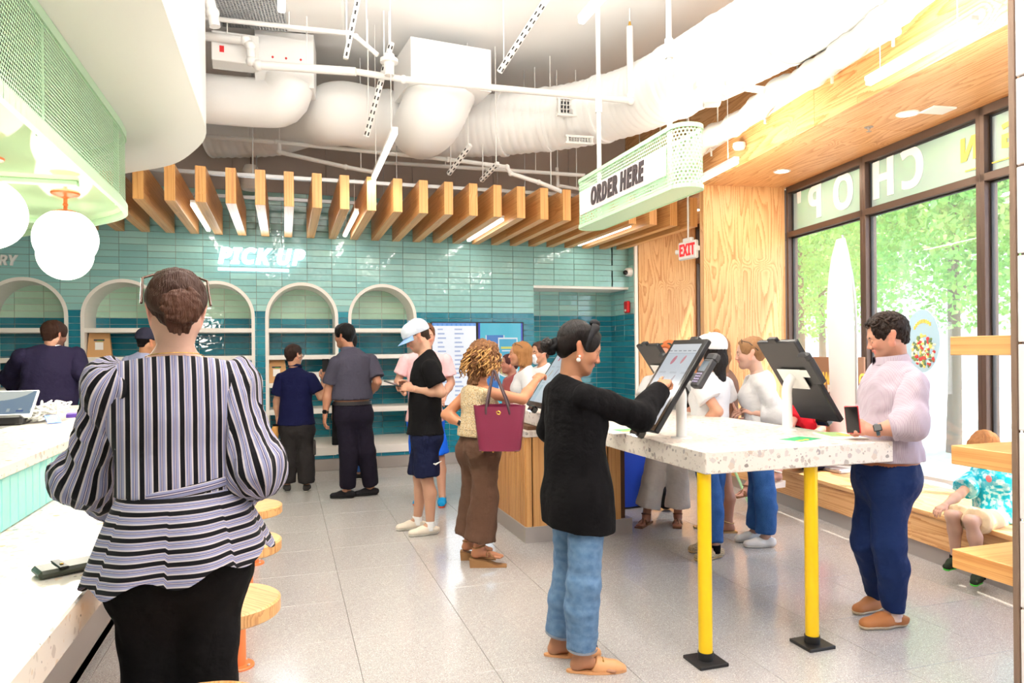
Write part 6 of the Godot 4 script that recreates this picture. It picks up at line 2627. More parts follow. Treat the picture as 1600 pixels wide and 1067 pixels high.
func strands(g: Fig, m: Material, n: int, from: Callable, r := 0.0022) -> void:     # swept locks lying over the hair
	var b := MB.new()
	b.xf = Transform3D(g.hb.scaled(Vector3.ONE * g.hs), g.j.hd - g.root.position)
	for q in n:
		var p: Array = from.call(q)
		var rr: Array = []
		for i in p.size():
			rr.append(r * (0.5 + sin(PI * (i + 0.4) / p.size()) * 0.9))
		b.tube(p, rr, 5, false)
	part("hair_lock", b, m, g.root).set_meta("kind", "stuff")

func cap(g: Fig, m: Material, brim: Material, back := false) -> void:
	var b := job("cap", m, g.root, 0.006 if g.d < 6.5 else 0.008)
	var s := g.hs
	b.cone(g.h(Vector3(0, 0.052, -0.034)), g.h(Vector3(0, 0.052, 0.02)), 0.099 * s, 0.092 * s, 0.03, g.hb.x, 0.96)
	b.planes.append([g.h(Vector3(0, 0.028, 0)), -(g.hb * Vector3(0, 1, -0.12)).normalized()])
	var z := -1.0 if back else 1.0
	var mb := MB.new()
	mb.xf = Transform3D(g.hb.scaled(Vector3.ONE * s), g.j.hd - g.root.position)
	var pts: Array = []
	for j in 5:
		for i in 13:
			var a := lerpf(-1.25, 1.25, i / 12.0)
			var rad := 0.09 + 0.085 * j / 4.0 * pow(cos(a * 0.95), 0.7)
			pts.append(Vector3(sin(a) * (0.09 + 0.006 * j), 0.04 - 0.006 * j - 0.03 * pow(sin(a), 2) * (0.3 + j * 0.12), z * (cos(a) * rad + 0.0)))
	mb.grid(pts, 13, 5, 0.003)
	part("cap_brim", mb, brim, g.root)
	mb = MB.new()
	mb.xf = Transform3D(g.hb.scaled(Vector3.ONE * s), g.j.hd - g.root.position)
	mb.ball(Vector3(0, 0.151, -0.006), Vector3(0.008, 0.005, 0.008), 10, 6)
	part("cap_button", mb, brim, g.root)

func shades(g: Fig, m: Material, lens: Material, lift := 0.09, back := 0.045, called := "sunglasses", cat := "glasses", label := "", wide := 0.0) -> void:
	# a pair of glasses: pushed up on the hair, or on the nose
	var t := thing(called, label, cat, g.j.hd)
	t.basis = g.hb.scaled(Vector3.ONE * g.hs)
	var b := MB.new()
	for q in [-1.0, 1.0]:
		var p: Array = []
		for i in 17:
			var a := TAU * i / 16.0
			p.append(Vector3(0.034 * q + cos(a) * 0.027, lift + sin(a) * 0.02, back))
		b.tube(p, 0.0028, 6, false)
	b.tube([Vector3(-0.008, lift + 0.006, back + 0.002), Vector3(0.008, lift + 0.006, back + 0.002)], 0.0028, 6)
	part("frame", b, m, t)
	for q in [-1.0, 1.0]:
		b = MB.new()
		b.ball(Vector3(0.034 * q, lift, back), Vector3(0.026, 0.019, 0.002), 14, 6)
		part("lens", b, lens, t)
		b = MB.new()
		b.tube([Vector3(0.062 * q, lift + 0.006, back), Vector3((0.082 + wide) * q, lift - 0.012, back - 0.05 + wide * 3.0), Vector3((0.083 + wide * 1.3) * q, minf(lift - 0.03, 0.02), back - 0.11 + wide * 4.5)], 0.0032 + wide * 0.1, 6)
		part("temple", b, m, t)

# ---------------------------------------------------------------- the people
func fabric(kind: String) -> ImageTexture:
	if kind == "stripe":
		return picture(256, 8, func(x: int, _y: int) -> Color:
			var u := x / 256.0
			if u < 0.36: return c8(8, 7, 12)
			if u < 0.43: return c8(178, 168, 172)
			if u < 0.56: return c8(124, 126, 154)
			if u < 0.60: return c8(60, 56, 88)
			if u < 0.66: return c8(178, 168, 172)
			if u < 0.70: return c8(62, 57, 92)
			if u < 0.88: return c8(126, 128, 156)
			return c8(178, 169, 172))
	if kind == "pin":
		return picture(64, 64, func(x: int, y: int) -> Color:
			var c := c8(188, 176, 187)
			if x % 8 < 2: c = c8(172, 154, 170)
			if y % 8 == 0: c = c.darkened(0.02)
			return c)
	if kind == "leopard":
		var a := noise_img(256, 256, 0.07, 71, 2).get_data()
		var d := noise_img(256, 256, 0.09, 72, 2).get_data()
		return picture(256, 256, func(x: int, y: int) -> Color:
			var v := absf(a[y * 256 + x] / 255.0 - 0.5)
			var w := d[y * 256 + x] / 255.0
			if v < 0.055 and w > 0.36: return c8(44, 34, 26)
			return c8(228, 212, 180) if w > 0.5 else c8(196, 164, 118))
	if kind == "tie":
		var a := noise_img(256, 256, 0.025, 73, 4).get_data()
		return picture(256, 256, func(x: int, y: int) -> Color:
			var v := a[y * 256 + x] / 255.0
			return c8(20, 170, 196).lerp(c8(214, 244, 246), smoothstep(0.42, 0.66, v)))
	if kind == "denim":
		var a := noise_img(256, 256, 0.3, 74, 2).get_data()
		var f := noise_img(64, 64, 0.05, 75, 2, 256, 256).get_data()
		return picture(256, 256, func(x: int, y: int) -> Color:
			var v := a[y * 256 + x] / 255.0 * 0.75 + f[y * 256 + x] / 255.0 * 0.25
			return c8(64, 94, 128).lerp(c8(120, 150, 180), smoothstep(0.3, 0.75, v)))
	return null

func tri(m: StandardMaterial3D, sc: float) -> StandardMaterial3D:
	m.uv1_triplanar = true
	m.uv1_scale = Vector3.ONE * sc
	return m

func build_people() -> void:
	var denim := tri(cloth(c8(255, 255, 255), 0.85, fabric("denim")), 7.0)
	var denim2 := tri(cloth(c8(150, 190, 240), 0.85, fabric("denim")), 3.0)
	var black := cloth(c8(11, 10, 12), 0.9)
	var sole_w := mat(c8(226, 222, 212), 0.7)
	var sole_b := mat(c8(24, 24, 26), 0.7)
	var brown_hair := hair_mat(c8(50, 30, 22))
	var dark_hair := hair_mat(c8(17, 11, 10), 0.42)
	var lens := mat(c8(40, 38, 36), 0.08)
	woman_in_stripes(brown_hair, lens)
	woman_in_cardigan(dark_hair, denim)
	man_in_pale_shirt()
	woman_with_tote(lens)
	# ---- man in the black tee and cap
	var g := figure("man in a black t-shirt, navy shorts and pale blue cap looking down at his phone",
		"hd 652 527 0; nk 666 556 0; ch 666 592 0; wa 664 636 0; pe 664 675 0; sl 677 575 -.17; sr 662 575 .17; el 690 614 -.2; wl 643 607 -.14; fl 616 600 -.05; bl 640 590 -.3; er 664 612 .22; wr 640 604 .05; fr 614 600 .0; br 640 590 .2; hl 669 685 -.09; hr 660 685 .09; kl 667 748 -.09; kr 655 746 .09; al 672 816 -.07; ar 652 806 .12; tl 630 822 -.15; tr 610 812 .05",
		5.97, 266, 266, 30, c8(232, 176, 146), {"hand_l": "hold", "hand_r": "hold", "hair": c8(70, 50, 38), "wc": 0.17, "ww": 0.16, "wp": 0.165, "beard": 0.25})
	hair(g, hair_mat(c8(50, 36, 27)), "short", {"th": 0.003, "amp": 0.003})
	cap(g, cloth(c8(196, 204, 216), 0.9), cloth(c8(140, 172, 216), 0.9))
	shirt(g, "t_shirt", black, at(664, 677, 5.97), {"sleeve": 0.66, "e": 0.018, "sw": 0.02, "flare": 1.06})
	trousers(g, "shorts", cloth(c8(15, 21, 48), 0.7), at(664, 668, 5.97).y, {"to": 0.93, "leg": 0.035})
	for s in ["l", "r"]:
		shoe(g, s, cloth(c8(228, 218, 202), 0.9), sole_w, {"high": 0.075})
		var sk := job("sock", cloth(c8(244, 244, 244), 0.9), g.root, 0.007)
		sk.cone(g.j["a" + s] + Vector3(0, 0.03, 0), g.j["a" + s] - Vector3(0, 0.05, 0), 0.04, 0.042, 0.01, Vector3.ZERO, 1.0, 2)
	var sb := MB.new()
	sb.xf = Transform3D(Basis(g.r, Vector3.UP, -g.f).orthonormalized(), at(683, 722, 5.72) - g.root.position)
	sb.xf.basis = Basis(cam_r, cam_u, -cam_f)
	sb.tube([Vector3(-0.03, -0.012, 0), Vector3(-0.012, -0.018, 0.003), Vector3(0.036, 0.01, 0)], [0.003, 0.008, 0.002], 6)
	part("sport_mark", sb, M.white, g.root)
	phone("black phone held by the man in the black t-shirt", at(613, 599, 5.9), dirv(262) + Vector3.UP * 0.35, dirv(90) * 0.5 + Vector3.UP)
	# ---- pink shirt behind him
	g = figure("man in a pale pink t-shirt standing behind the man with the cap",
		"hd 667 526 0; nk 664 553 0; ch 664 582 0; wa 664 615 0; pe 664 650 0; sr 634 563 0; sl 696 563 0; er 622 596 0; wr 632 615 -.15; el 705 598 0; wl 694 618 -.15; hr 652 657 0; hl 677 657 0; kr 656 715 0; kl 687 716 0; ar 657 772 0; al 691 779 -.1; tr 650 790 -.15; tl 690 800 -.25",
		7.17, 190, 175, 5, c8(226, 168, 140), {"hand_l": "relax", "hair": c8(96, 60, 40)})
	hair(g, hair_mat(c8(104, 66, 44)), "short")
	shirt(g, "t_shirt", cloth(c8(226, 182, 186)), at(664, 658, 7.17), {"sleeve": 0.7, "sw": 0.02})
	trousers(g, "shorts", cloth(c8(24, 96, 220)), at(664, 648, 7.17).y, {"to": 0.9, "leg": 0.03})
	for s in ["l", "r"]:
		shoe(g, s, cloth(c8(24, 140, 200)), mat(c8(226, 90, 60), 0.7))
	# ---- grey polo
	g = figure("stocky man in a grey polo shirt, belt and dark trousers seen from behind",
		"hd 538 526 0; nk 547 552 0; ch 550 582 0; wa 550 618 0; pe 552 642 0; sl 524 567 -.09; sr 581 564 .08; el 513 608 -.1; wl 508 648 -.13; fl 506 668 -.13; bl 498 648 -.16; er 590 597 .06; wr 576 618 .22; hl 540 650 -.05; hr 565 650 .05; kl 545 708 -.05; kr 572 706 .05; al 543 764 0; ar 580 757 .14; tl 518 774 0; tr 560 768 .1",
		7.42, 335, 305, 6, c8(204, 142, 108), {"hand_l": "relax", "fat": 1.14, "wc": 0.19, "ww": 0.185, "wp": 0.178, "hair": c8(26, 22, 22), "beard": 0.3})
	hair(g, hair_mat(c8(12, 10, 11), 0.4), "short", {"th": 0.016})
	shirt(g, "polo_shirt", cloth(c8(60, 58, 70)), at(550, 624, 7.42), {"sleeve": 0.8, "sw": 0.022, "neck": 0.05})
	collar(g, cloth(c8(70, 68, 84)), 0.035, 0.064)
	trousers(g, "trousers", cloth(c8(22, 18, 30)), at(550, 632, 7.42).y, {"leg": 0.02, "hemr": 0.062})
	belt(g, mat(c8(30, 28, 30), 0.4), at(550, 629, 7.42).y, 0.204, 0.78)
	watch(g, "l", M.black, -dirv(0))
	sb = MB.new()
	sb.xf = Transform3D(Basis(cam_r, cam_u, -cam_f), at(524, 662, 7.36) - g.root.position)
	sb.box(Vector3.ZERO, Vector3(0.07, 0.44, 0.02), 0.008)
	part("apron_flap", sb, black, g.root)
	for s in ["l", "r"]:
		shoe(g, s, cloth(c8(30, 29, 32)), sole_b)
	# ---- navy polo with phone
	g = figure("short haired person in a navy polo shirt and cargo trousers holding up a phone",
		"hd 459 556 0; nk 461 578 0; ch 462 606 0; wa 463 640 0; pe 464 665 0; sl 441 591 0; sr 484 591 -.03; el 432 627 0; wl 434 652 .03; fl 433 670 .02; bl 425 652 0; er 501 621 0; wr 506 594 .12; fr 509 574 .1; br 515 594 .0; hl 453 671 0; hr 476 671 0; kl 449 718 0; kr 478 718 0; al 449 760 0; ar 479 760 0; tl 447 752 .2; tr 482 752 .2",
		7.8, 12, 45, 0, c8(218, 160, 128), {"k": 0.93, "hs": 0.95, "hand_l": "relax", "hand_r": "hold", "wc": 0.15, "ww": 0.15, "wp": 0.168, "hair": c8(52, 32, 26)})
	hair(g, hair_mat(c8(40, 24, 19)), "short", {"th": 0.008})
	shirt(g, "polo_shirt", cloth(c8(14, 17, 52)), at(463, 664, 7.8), {"sleeve": 0.72, "sw": 0.02, "neck": 0.05, "flare": 1.04})
	collar(g, cloth(c8(13, 16, 48)), 0.03, 0.06)
	trousers(g, "cargo_trousers", cloth(c8(40, 37, 37)), at(463, 655, 7.8).y, {"leg": 0.026, "hemr": 0.07, "amp": 0.01})
	for s in ["l", "r"]:
		shoe(g, s, cloth(c8(50, 48, 48)), sole_w)
		var pk := MB.new()
		pk.xf.origin = (g.j["h" + s] as Vector3).lerp(g.j["k" + s], 0.6) + g.r * (0.095 if s == "r" else -0.095) - g.root.position
		pk.box(Vector3.ZERO, Vector3(0.03, 0.16, 0.12), 0.01)
		part("cargo_pocket", pk, cloth(c8(58, 54, 54)), g.root)
	face_mask(g, 0.0)
	glasses_on(g, "black glasses worn by the masked person in the navy polo shirt")
	phone("black phone held up by the masked person in the navy polo shirt", at(508.5, 571, 7.86), Vector3.UP, -dirv(0))
	var glv := thing("glove", "tan work glove held by the person in the navy polo shirt", "glove", at(431, 670, 7.78))
	var gb := MB.new()
	gb.tube([Vector3(0, 0.04, 0), Vector3(-0.01, -0.03, 0), Vector3(0.005, -0.12, 0)], [0.03, 0.045, 0.02], 10, true, 0.5, Vector3(0, 0, 1))
	part("palm", gb, cloth(c8(206, 150, 84)), glv)
	gb = MB.new()
	gb.tube([Vector3(0.0, 0.05, 0.0), Vector3(0.0, 0.03, 0)], [0.034, 0.034], 10, true, 0.6, Vector3(0, 0, 1))
	part("cuff", gb, black, glv)
	# ---- hidden walker in jeans
	g = figure("person in light jeans and dark sneakers mostly hidden behind the man in the grey polo",
		"hd 543 536 0; nk 546 557 0; ch 546 582 0; wa 547 615 0; pe 549 645 0; sl 549 569 -.15; sr 545 569 .15; el 536 605 -.15; wl 523 641 -.15; fl 517 656 -.16; er 546 605 .15; wr 541 640 .15; hl 552 650 -.08; hr 549 650 .08; kl 560 695 -.08; kr 553 694 .08; al 563 738 -.08; ar 553 736 .1; tl 540 740 -.08; tr 532 738 .1",
		8.6, 268, 268, 5, c8(206, 150, 120), {"hand_l": "relax", "k": 0.95})
	hair(g, dark_hair, "short")
	shirt(g, "t_shirt", cloth(c8(96, 98, 108)), at(547, 650, 8.6), {"sleeve": 0.7})
	trousers(g, "jeans", denim2, at(547, 642, 8.6).y)
	for s in ["l", "r"]:
		shoe(g, s, cloth(c8(36, 34, 36)), sole_w)
	# ---- navy suit
	g = figure("bearded man in a navy suit jacket standing behind the service counter",
		"hd 85 525 0; nk 82 549 0; ch 80 582 0; wa 76 625 0; pe 74 660 0; sl 42 557 0; sr 112 555 0; el 15 590 .05; wl 30 614 .2; er 127 582 .05; wr 148 596 .25; hl 58 666 0; hr 92 666 0; kl 57 738 0; kr 93 738 0; al 57 800 0; ar 93 800 0; tl 55 796 .2; tr 95 796 .2",
		6.5, 0, 50, 12, c8(226, 168, 142), {"hand_r": "hold", "fat": 1.12, "wc": 0.2, "ww": 0.195, "wp": 0.19, "hair": c8(62, 36, 26), "beard": 0.75})
	hair(g, hair_mat(c8(48, 27, 19)), "short", {"th": 0.017})
	shirt(g, "suit_jacket", cloth(c8(36, 31, 56), 0.8), at(75, 668, 6.5), {"sleeve": 1.96, "e": 0.024, "neck": 0.05, "sw": 0.02, "amp": 0.01})
	collar(g, cloth(c8(244, 244, 246)), 0.034, 0.06)
	trousers(g, "trousers", cloth(c8(44, 40, 62)), at(75, 655, 6.5).y)
	for s in ["l", "r"]:
		shoe(g, s, M.black, sole_b)
	# ---- server in the dark cap
	g = figure("worker in a dark cap mostly hidden by the head of the woman in stripes",
		"hd 231 535 0; nk 226 558 0; ch 225 582 0; wa 225 620 0; pe 225 655 0; sl 203 566 0; sr 250 566 0; el 197 602 0; er 256 602 0; wl 206 630 .15; wr 248 630 .15; hl 214 660 0; hr 238 660 0; kl 214 725 0; kr 238 725 0; al 214 780 0; ar 238 780 0; tl 214 775 .2; tr 238 775 .2",
		7.3, 20, 60, 10, c8(222, 160, 118), {"hair": c8(22, 20, 20)})
	hair(g, dark_hair, "short", {"th": 0.003, "amp": 0.003})
	cap(g, cloth(c8(46, 46, 62)), cloth(c8(40, 40, 54)))
	shirt(g, "t_shirt", cloth(c8(150, 156, 186)), at(225, 668, 7.3), {"sleeve": 0.7})
	trousers(g, "trousers", black, at(225, 655, 7.3).y)
	for s in ["l", "r"]:
		shoe(g, s, M.black, sole_b)
	waiting(lens, denim2, black, sole_w, dark_hair)

func phone(label: String, p: Vector3, up: Vector3, nrm: Vector3, c := Color(0.05, 0.05, 0.06)) -> void:
	var t := thing("phone", label, "phone", p)
	up = up.normalized()
	nrm = (nrm - up * nrm.dot(up)).normalized()
	t.basis = Basis(up.cross(nrm), up, nrm)
	var b := MB.new()
	b.box(Vector3.ZERO, Vector3(0.072, 0.146, 0.009), 0.004)
	part("case", b, mat(c, 0.3), t)
	b = MB.new()
	b.box(Vector3(0, 0, 0.0048), Vector3(0.064, 0.136, 0.001))
	part("screen", b, M.black_gloss, t)
	b = MB.new()
	b.box(Vector3(0.018, 0.05, -0.005), Vector3(0.026, 0.028, 0.003), 0.001)
	part("camera_block", b, M.black_gloss, t)

func face_mask(g: Fig, _x: float) -> void:
	var b := job("face_mask", cloth(c8(238, 242, 248), 0.9), g.root, 0.006)
	b.cone(g.h(Vector3(0, -0.03, 0.06)), g.h(Vector3(0, -0.075, 0.055)), 0.052 * g.hs, 0.042 * g.hs, 0.02)
	b.ball(g.h(Vector3(0, -0.025, 0.096)), 0.02 * g.hs, 0.03)
	b.planes.append([g.h(Vector3(0, -0.008, 0.09)), (g.hb * Vector3(0, 1, 0.3)).normalized()])
	b.planes.append([g.h(Vector3(0, -0.05, 0.03)), -(g.hb * Vector3(0, 0, 1))])
	var mb := MB.new()
	mb.xf = Transform3D(g.hb.scaled(Vector3.ONE * g.hs), g.j.hd - g.root.position)
	for q in [-1.0, 1.0]:
		mb.tube([Vector3(0.045 * q, -0.025, 0.06), Vector3(0.074 * q, 0.0, 0.01), Vector3(0.085 * q, 0.012, -0.02)], 0.0022, 5)
	part("mask_loop", mb, M.white, g.root)

func glasses_on(g: Fig, label: String) -> void:
	shades(g, M.black, M.pane, 0.004, 0.1, "glasses", "glasses", label)

func woman_in_stripes(hm: Material, lens: Material) -> void:
	var D := 2.1
	var g := figure("woman in a striped peplum blouse and black trousers, seen from behind beside the bar counter",
		"hd 275 490 0; nk 273 566 0; ch 276 650 0; wa 281 758 0; pe 280 868 0; sl 190 600 0; sr 357 600 0; el 130 748 .05; er 402 734 .03; wl 188 806 .26; wr 352 800 .28; fl 240 770 .3; fr 300 770 .32; bl 190 820 .2; br 352 820 .2; hl 236 884 0; hr 324 884 0; kl 246 1095 0; kr 318 1095 0; al 248 1306 0; ar 318 1306 0; tl 226 1280 .25; tr 345 1280 .25",
		D, -4, -4, 14, c8(238, 190, 168), {"woman": true, "wc": 0.156, "ww": 0.132, "wp": 0.184, "fat": 1.0, "hs": 0.93, "hand_l": "hold", "hand_r": "hold", "face": true, "cell": 0.011, "roll": 1.0})
	var st := fabric("stripe")
	var per := 0.0335
	var sm := cloth(Color.WHITE, 0.75, st, 1.0)
	sm.uv1_scale = Vector3(1.0 / per, 1, 1)
	var J := g.j
	var b := job("blouse", sm, g.root, 0.009)
	torso(b, g, 0.013)
	b.cone(J.pe.lerp(J.wa, 0.75), J.wa, g.ww + 0.014, g.ww + 0.014, 0.05, g.f, 0.78)
	b.uax = g.r
	b.vax = Vector3.UP
	b.uorg = J.ch
	b.amp = 0.006
	b.nfreq = Vector3(9, 3, 9)
	b.planes.append([at(281, 768, D), -Vector3.UP])
	b.planes.append([at(262, 566, D), (Vector3.UP + g.f * 0.25).normalized()])
	for s in ["l", "r"]:
		var sg := -1.0 if s == "l" else 1.0
		var j := job("sleeve", sm, g.root, 0.009)
		var a: Vector3 = J["s" + s] + Vector3(0, 0.012, 0)
		var el: Vector3 = J["e" + s]
		var w: Vector3 = J["w" + s]
		j.ball(a + g.r * sg * 0.012 + Vector3(0, -0.01, 0), 0.068, 0.03)
		j.cone(a + Vector3(0, -0.02, 0), el, 0.068, 0.068, 0.04)
		j.ball(el + Vector3(0, 0.012, 0.0) + g.r * sg * 0.006, 0.074, 0.05)
		j.cone(el, el.lerp(w, 0.72), 0.072, 0.05, 0.04, Vector3.ZERO, 1.0, 1)
		j.cyl = (el - a).normalized()
		j.vax = (-g.f - j.cyl * (-g.f).dot(j.cyl)).normalized()
		j.uax = j.cyl.cross(j.vax)
		j.uorg = a
		j.amp = 0.016
		j.nfreq = Vector3(17, 4, 17)
	# tied waistband
	var wb := sm.duplicate()
	wb.uv1_scale = Vector3(1, 1, 1)
	for q in [[758, 0.016, 0.0], [771, 0.014, -0.06]]:
		var mb := MB.new()
		mb.xf.origin = -g.root.position
		var c := at(281, q[0], D)
		var pts: Array = []
		for r in [-1.0, -0.6, 0.6, 1.0]:
			for i in 48:
				var an := TAU * i / 48.0
				var rad: float = 0.163 - (0.006 if absf(r) > 0.9 else 0.0)
				pts.append(c + g.r * cos(an) * rad + g.f * sin(an) * rad * 0.8 + Vector3(0, r * q[1] + q[2] * 0.25 * cos(an) + 0.02 * cos(an), 0))
		mb.grid(pts, 48, 4, 0.003, true, 1.0, 1.0)
		for i in mb.uv.size():
			mb.uv[i] = Vector2(mb.uv[i].y * 1.0 + 0.1, mb.uv[i].x)
		part("waistband", mb, wb, g.root)
	# flared peplum in gores
	var pm := sm.duplicate()
	pm.uv1_scale = Vector3(1.0 / per, 1, 1)
	var pb := MB.new()
	pb.xf.origin = -g.root.position
	var top := at(281, 766, D)
	var nu := 160
	var nv := 14
	var ps: Array = []
	var us := PackedVector2Array()
	for jv in nv:
		var t := jv / (nv - 1.0)
		for i in nu:
			var an := TAU * i / nu
			var fold := sin(an * 8.0 + 0.7) * 0.55 + sin(an * 5.0 + 2.1) * 0.45
			var rad := lerpf(0.156, 0.25, pow(t, 0.8)) + fold * 0.022 * t
			var drop := 0.212 * t + 0.016 * t * sin(an * 8.0 + 2.2) - 0.03 * t * cos(an)
			ps.append(top + (g.r * cos(an) + g.f * sin(an) * 0.84) * rad - Vector3(0, drop, 0))
			var gore := an * 8.0 / TAU + 0.3
			us.append(Vector2(drop * 1.06 + (gore - floorf(gore) - 0.5) * 0.011 * t * (1.0 if sin(an) < 0.0 else -1.0), an))
	pb.grid(ps, nu, nv, 0.003, true)
	for i in pb.uv.size():
		pb.uv[i] = us[i % us.size()]
	part("peplum", pb, pm, g.root)
	trousers(g, "trousers", cloth(c8(9, 8, 9), 0.9), at(281, 800, D).y, {"e": 0.014, "leg": 0.018, "hemr": 0.07, "cell": 0.012, "amp": 0.008, "to": 1.97})
	for s in ["l", "r"]:
		shoe(g, s, M.black, M.black)
	# hair drawn back into a loose knot
	hair(g, hm, "up", {"amp": 0.004, "th": 0.014, "nape": -0.075, "nf": Vector3(30, 12, 60)})
	var bun := job("hair_bun", hair_mat(c8(62, 36, 24)), g.root, 0.004)
	for q in 26:
		var a := q * 2.399
		var rr := 0.012 + 0.03 * sqrt(q / 26.0)
		var c := Vector3(cos(a) * rr * 1.15 + 0.006, -0.012 + sin(a) * rr, -0.118 - 0.012 * cos(rr * 40.0))
		var e := c + Vector3(-sin(a) * 0.028, cos(a) * 0.028 - 0.004, -0.006)
		bun.cone(g.h(c - Vector3(0.012, 0, 0)), g.h(e - Vector3(0.012, 0, 0)), 0.0135, 0.009, 0.004)
	bun.ball(g.h(Vector3(0.0, -0.012, -0.105)), 0.036, 0.012)
	bun.cone(g.h(Vector3(-0.045, 0.022, -0.115)), g.h(Vector3(-0.03, 0.04, -0.118)), 0.014, 0.012, 0.006)
	for q in 5:
		bun.cone(g.h(Vector3(0.03 - 0.015 * q, -0.045, -0.112)), g.h(Vector3(0.022 - 0.012 * q, -0.085 - 0.004 * (q % 3), -0.094)), 0.011, 0.005, 0.004)
	bun.amp = 0.0025
	bun.nfreq = Vector3(90, 60, 60)
	strands(g, hair_mat(c8(56, 35, 27)), 190, func(q: int) -> Array:
		var a := -PI * 0.98 + q / 189.0 * PI * 1.96
		var up := cos(a)
		var sdx := sin(a)
		var p: Array = []
		for i in 7:
			var t := i / 6.0
			var th := lerpf(1.42, 0.28, t)
			var y := 0.043 + 0.091 * (sin(th) * up * 0.98 * (1.0 if up > 0.0 else 0.82)) - 0.055 * t
			p.append(Vector3(sdx * sin(th) * 0.0915, y, -0.03 - 0.0955 * cos(th) + (0.03 if t < 0.01 else 0.0)))
		return p, 0.0019)
	shades(g, mat(c8(70, 42, 26), 0.2), lens, 0.128, 0.022, "sunglasses", "sunglasses", "tortoiseshell sunglasses pushed up on the head of the woman in stripes", 0.012)
	var nb := MB.new()
	nb.xf.origin = -g.root.position
	var np: Array = []
	for i in 25:
		var a := TAU * i / 24.0
		np.append(J.nk + Vector3(0, 0.016 + 0.012 * sin(a), 0) + g.r * cos(a) * 0.078 - g.f * (0.012 + sin(a) * 0.072))
	nb.tube(np, 0.0014, 5, false)
	part("necklace", nb, M.gold, g.root)

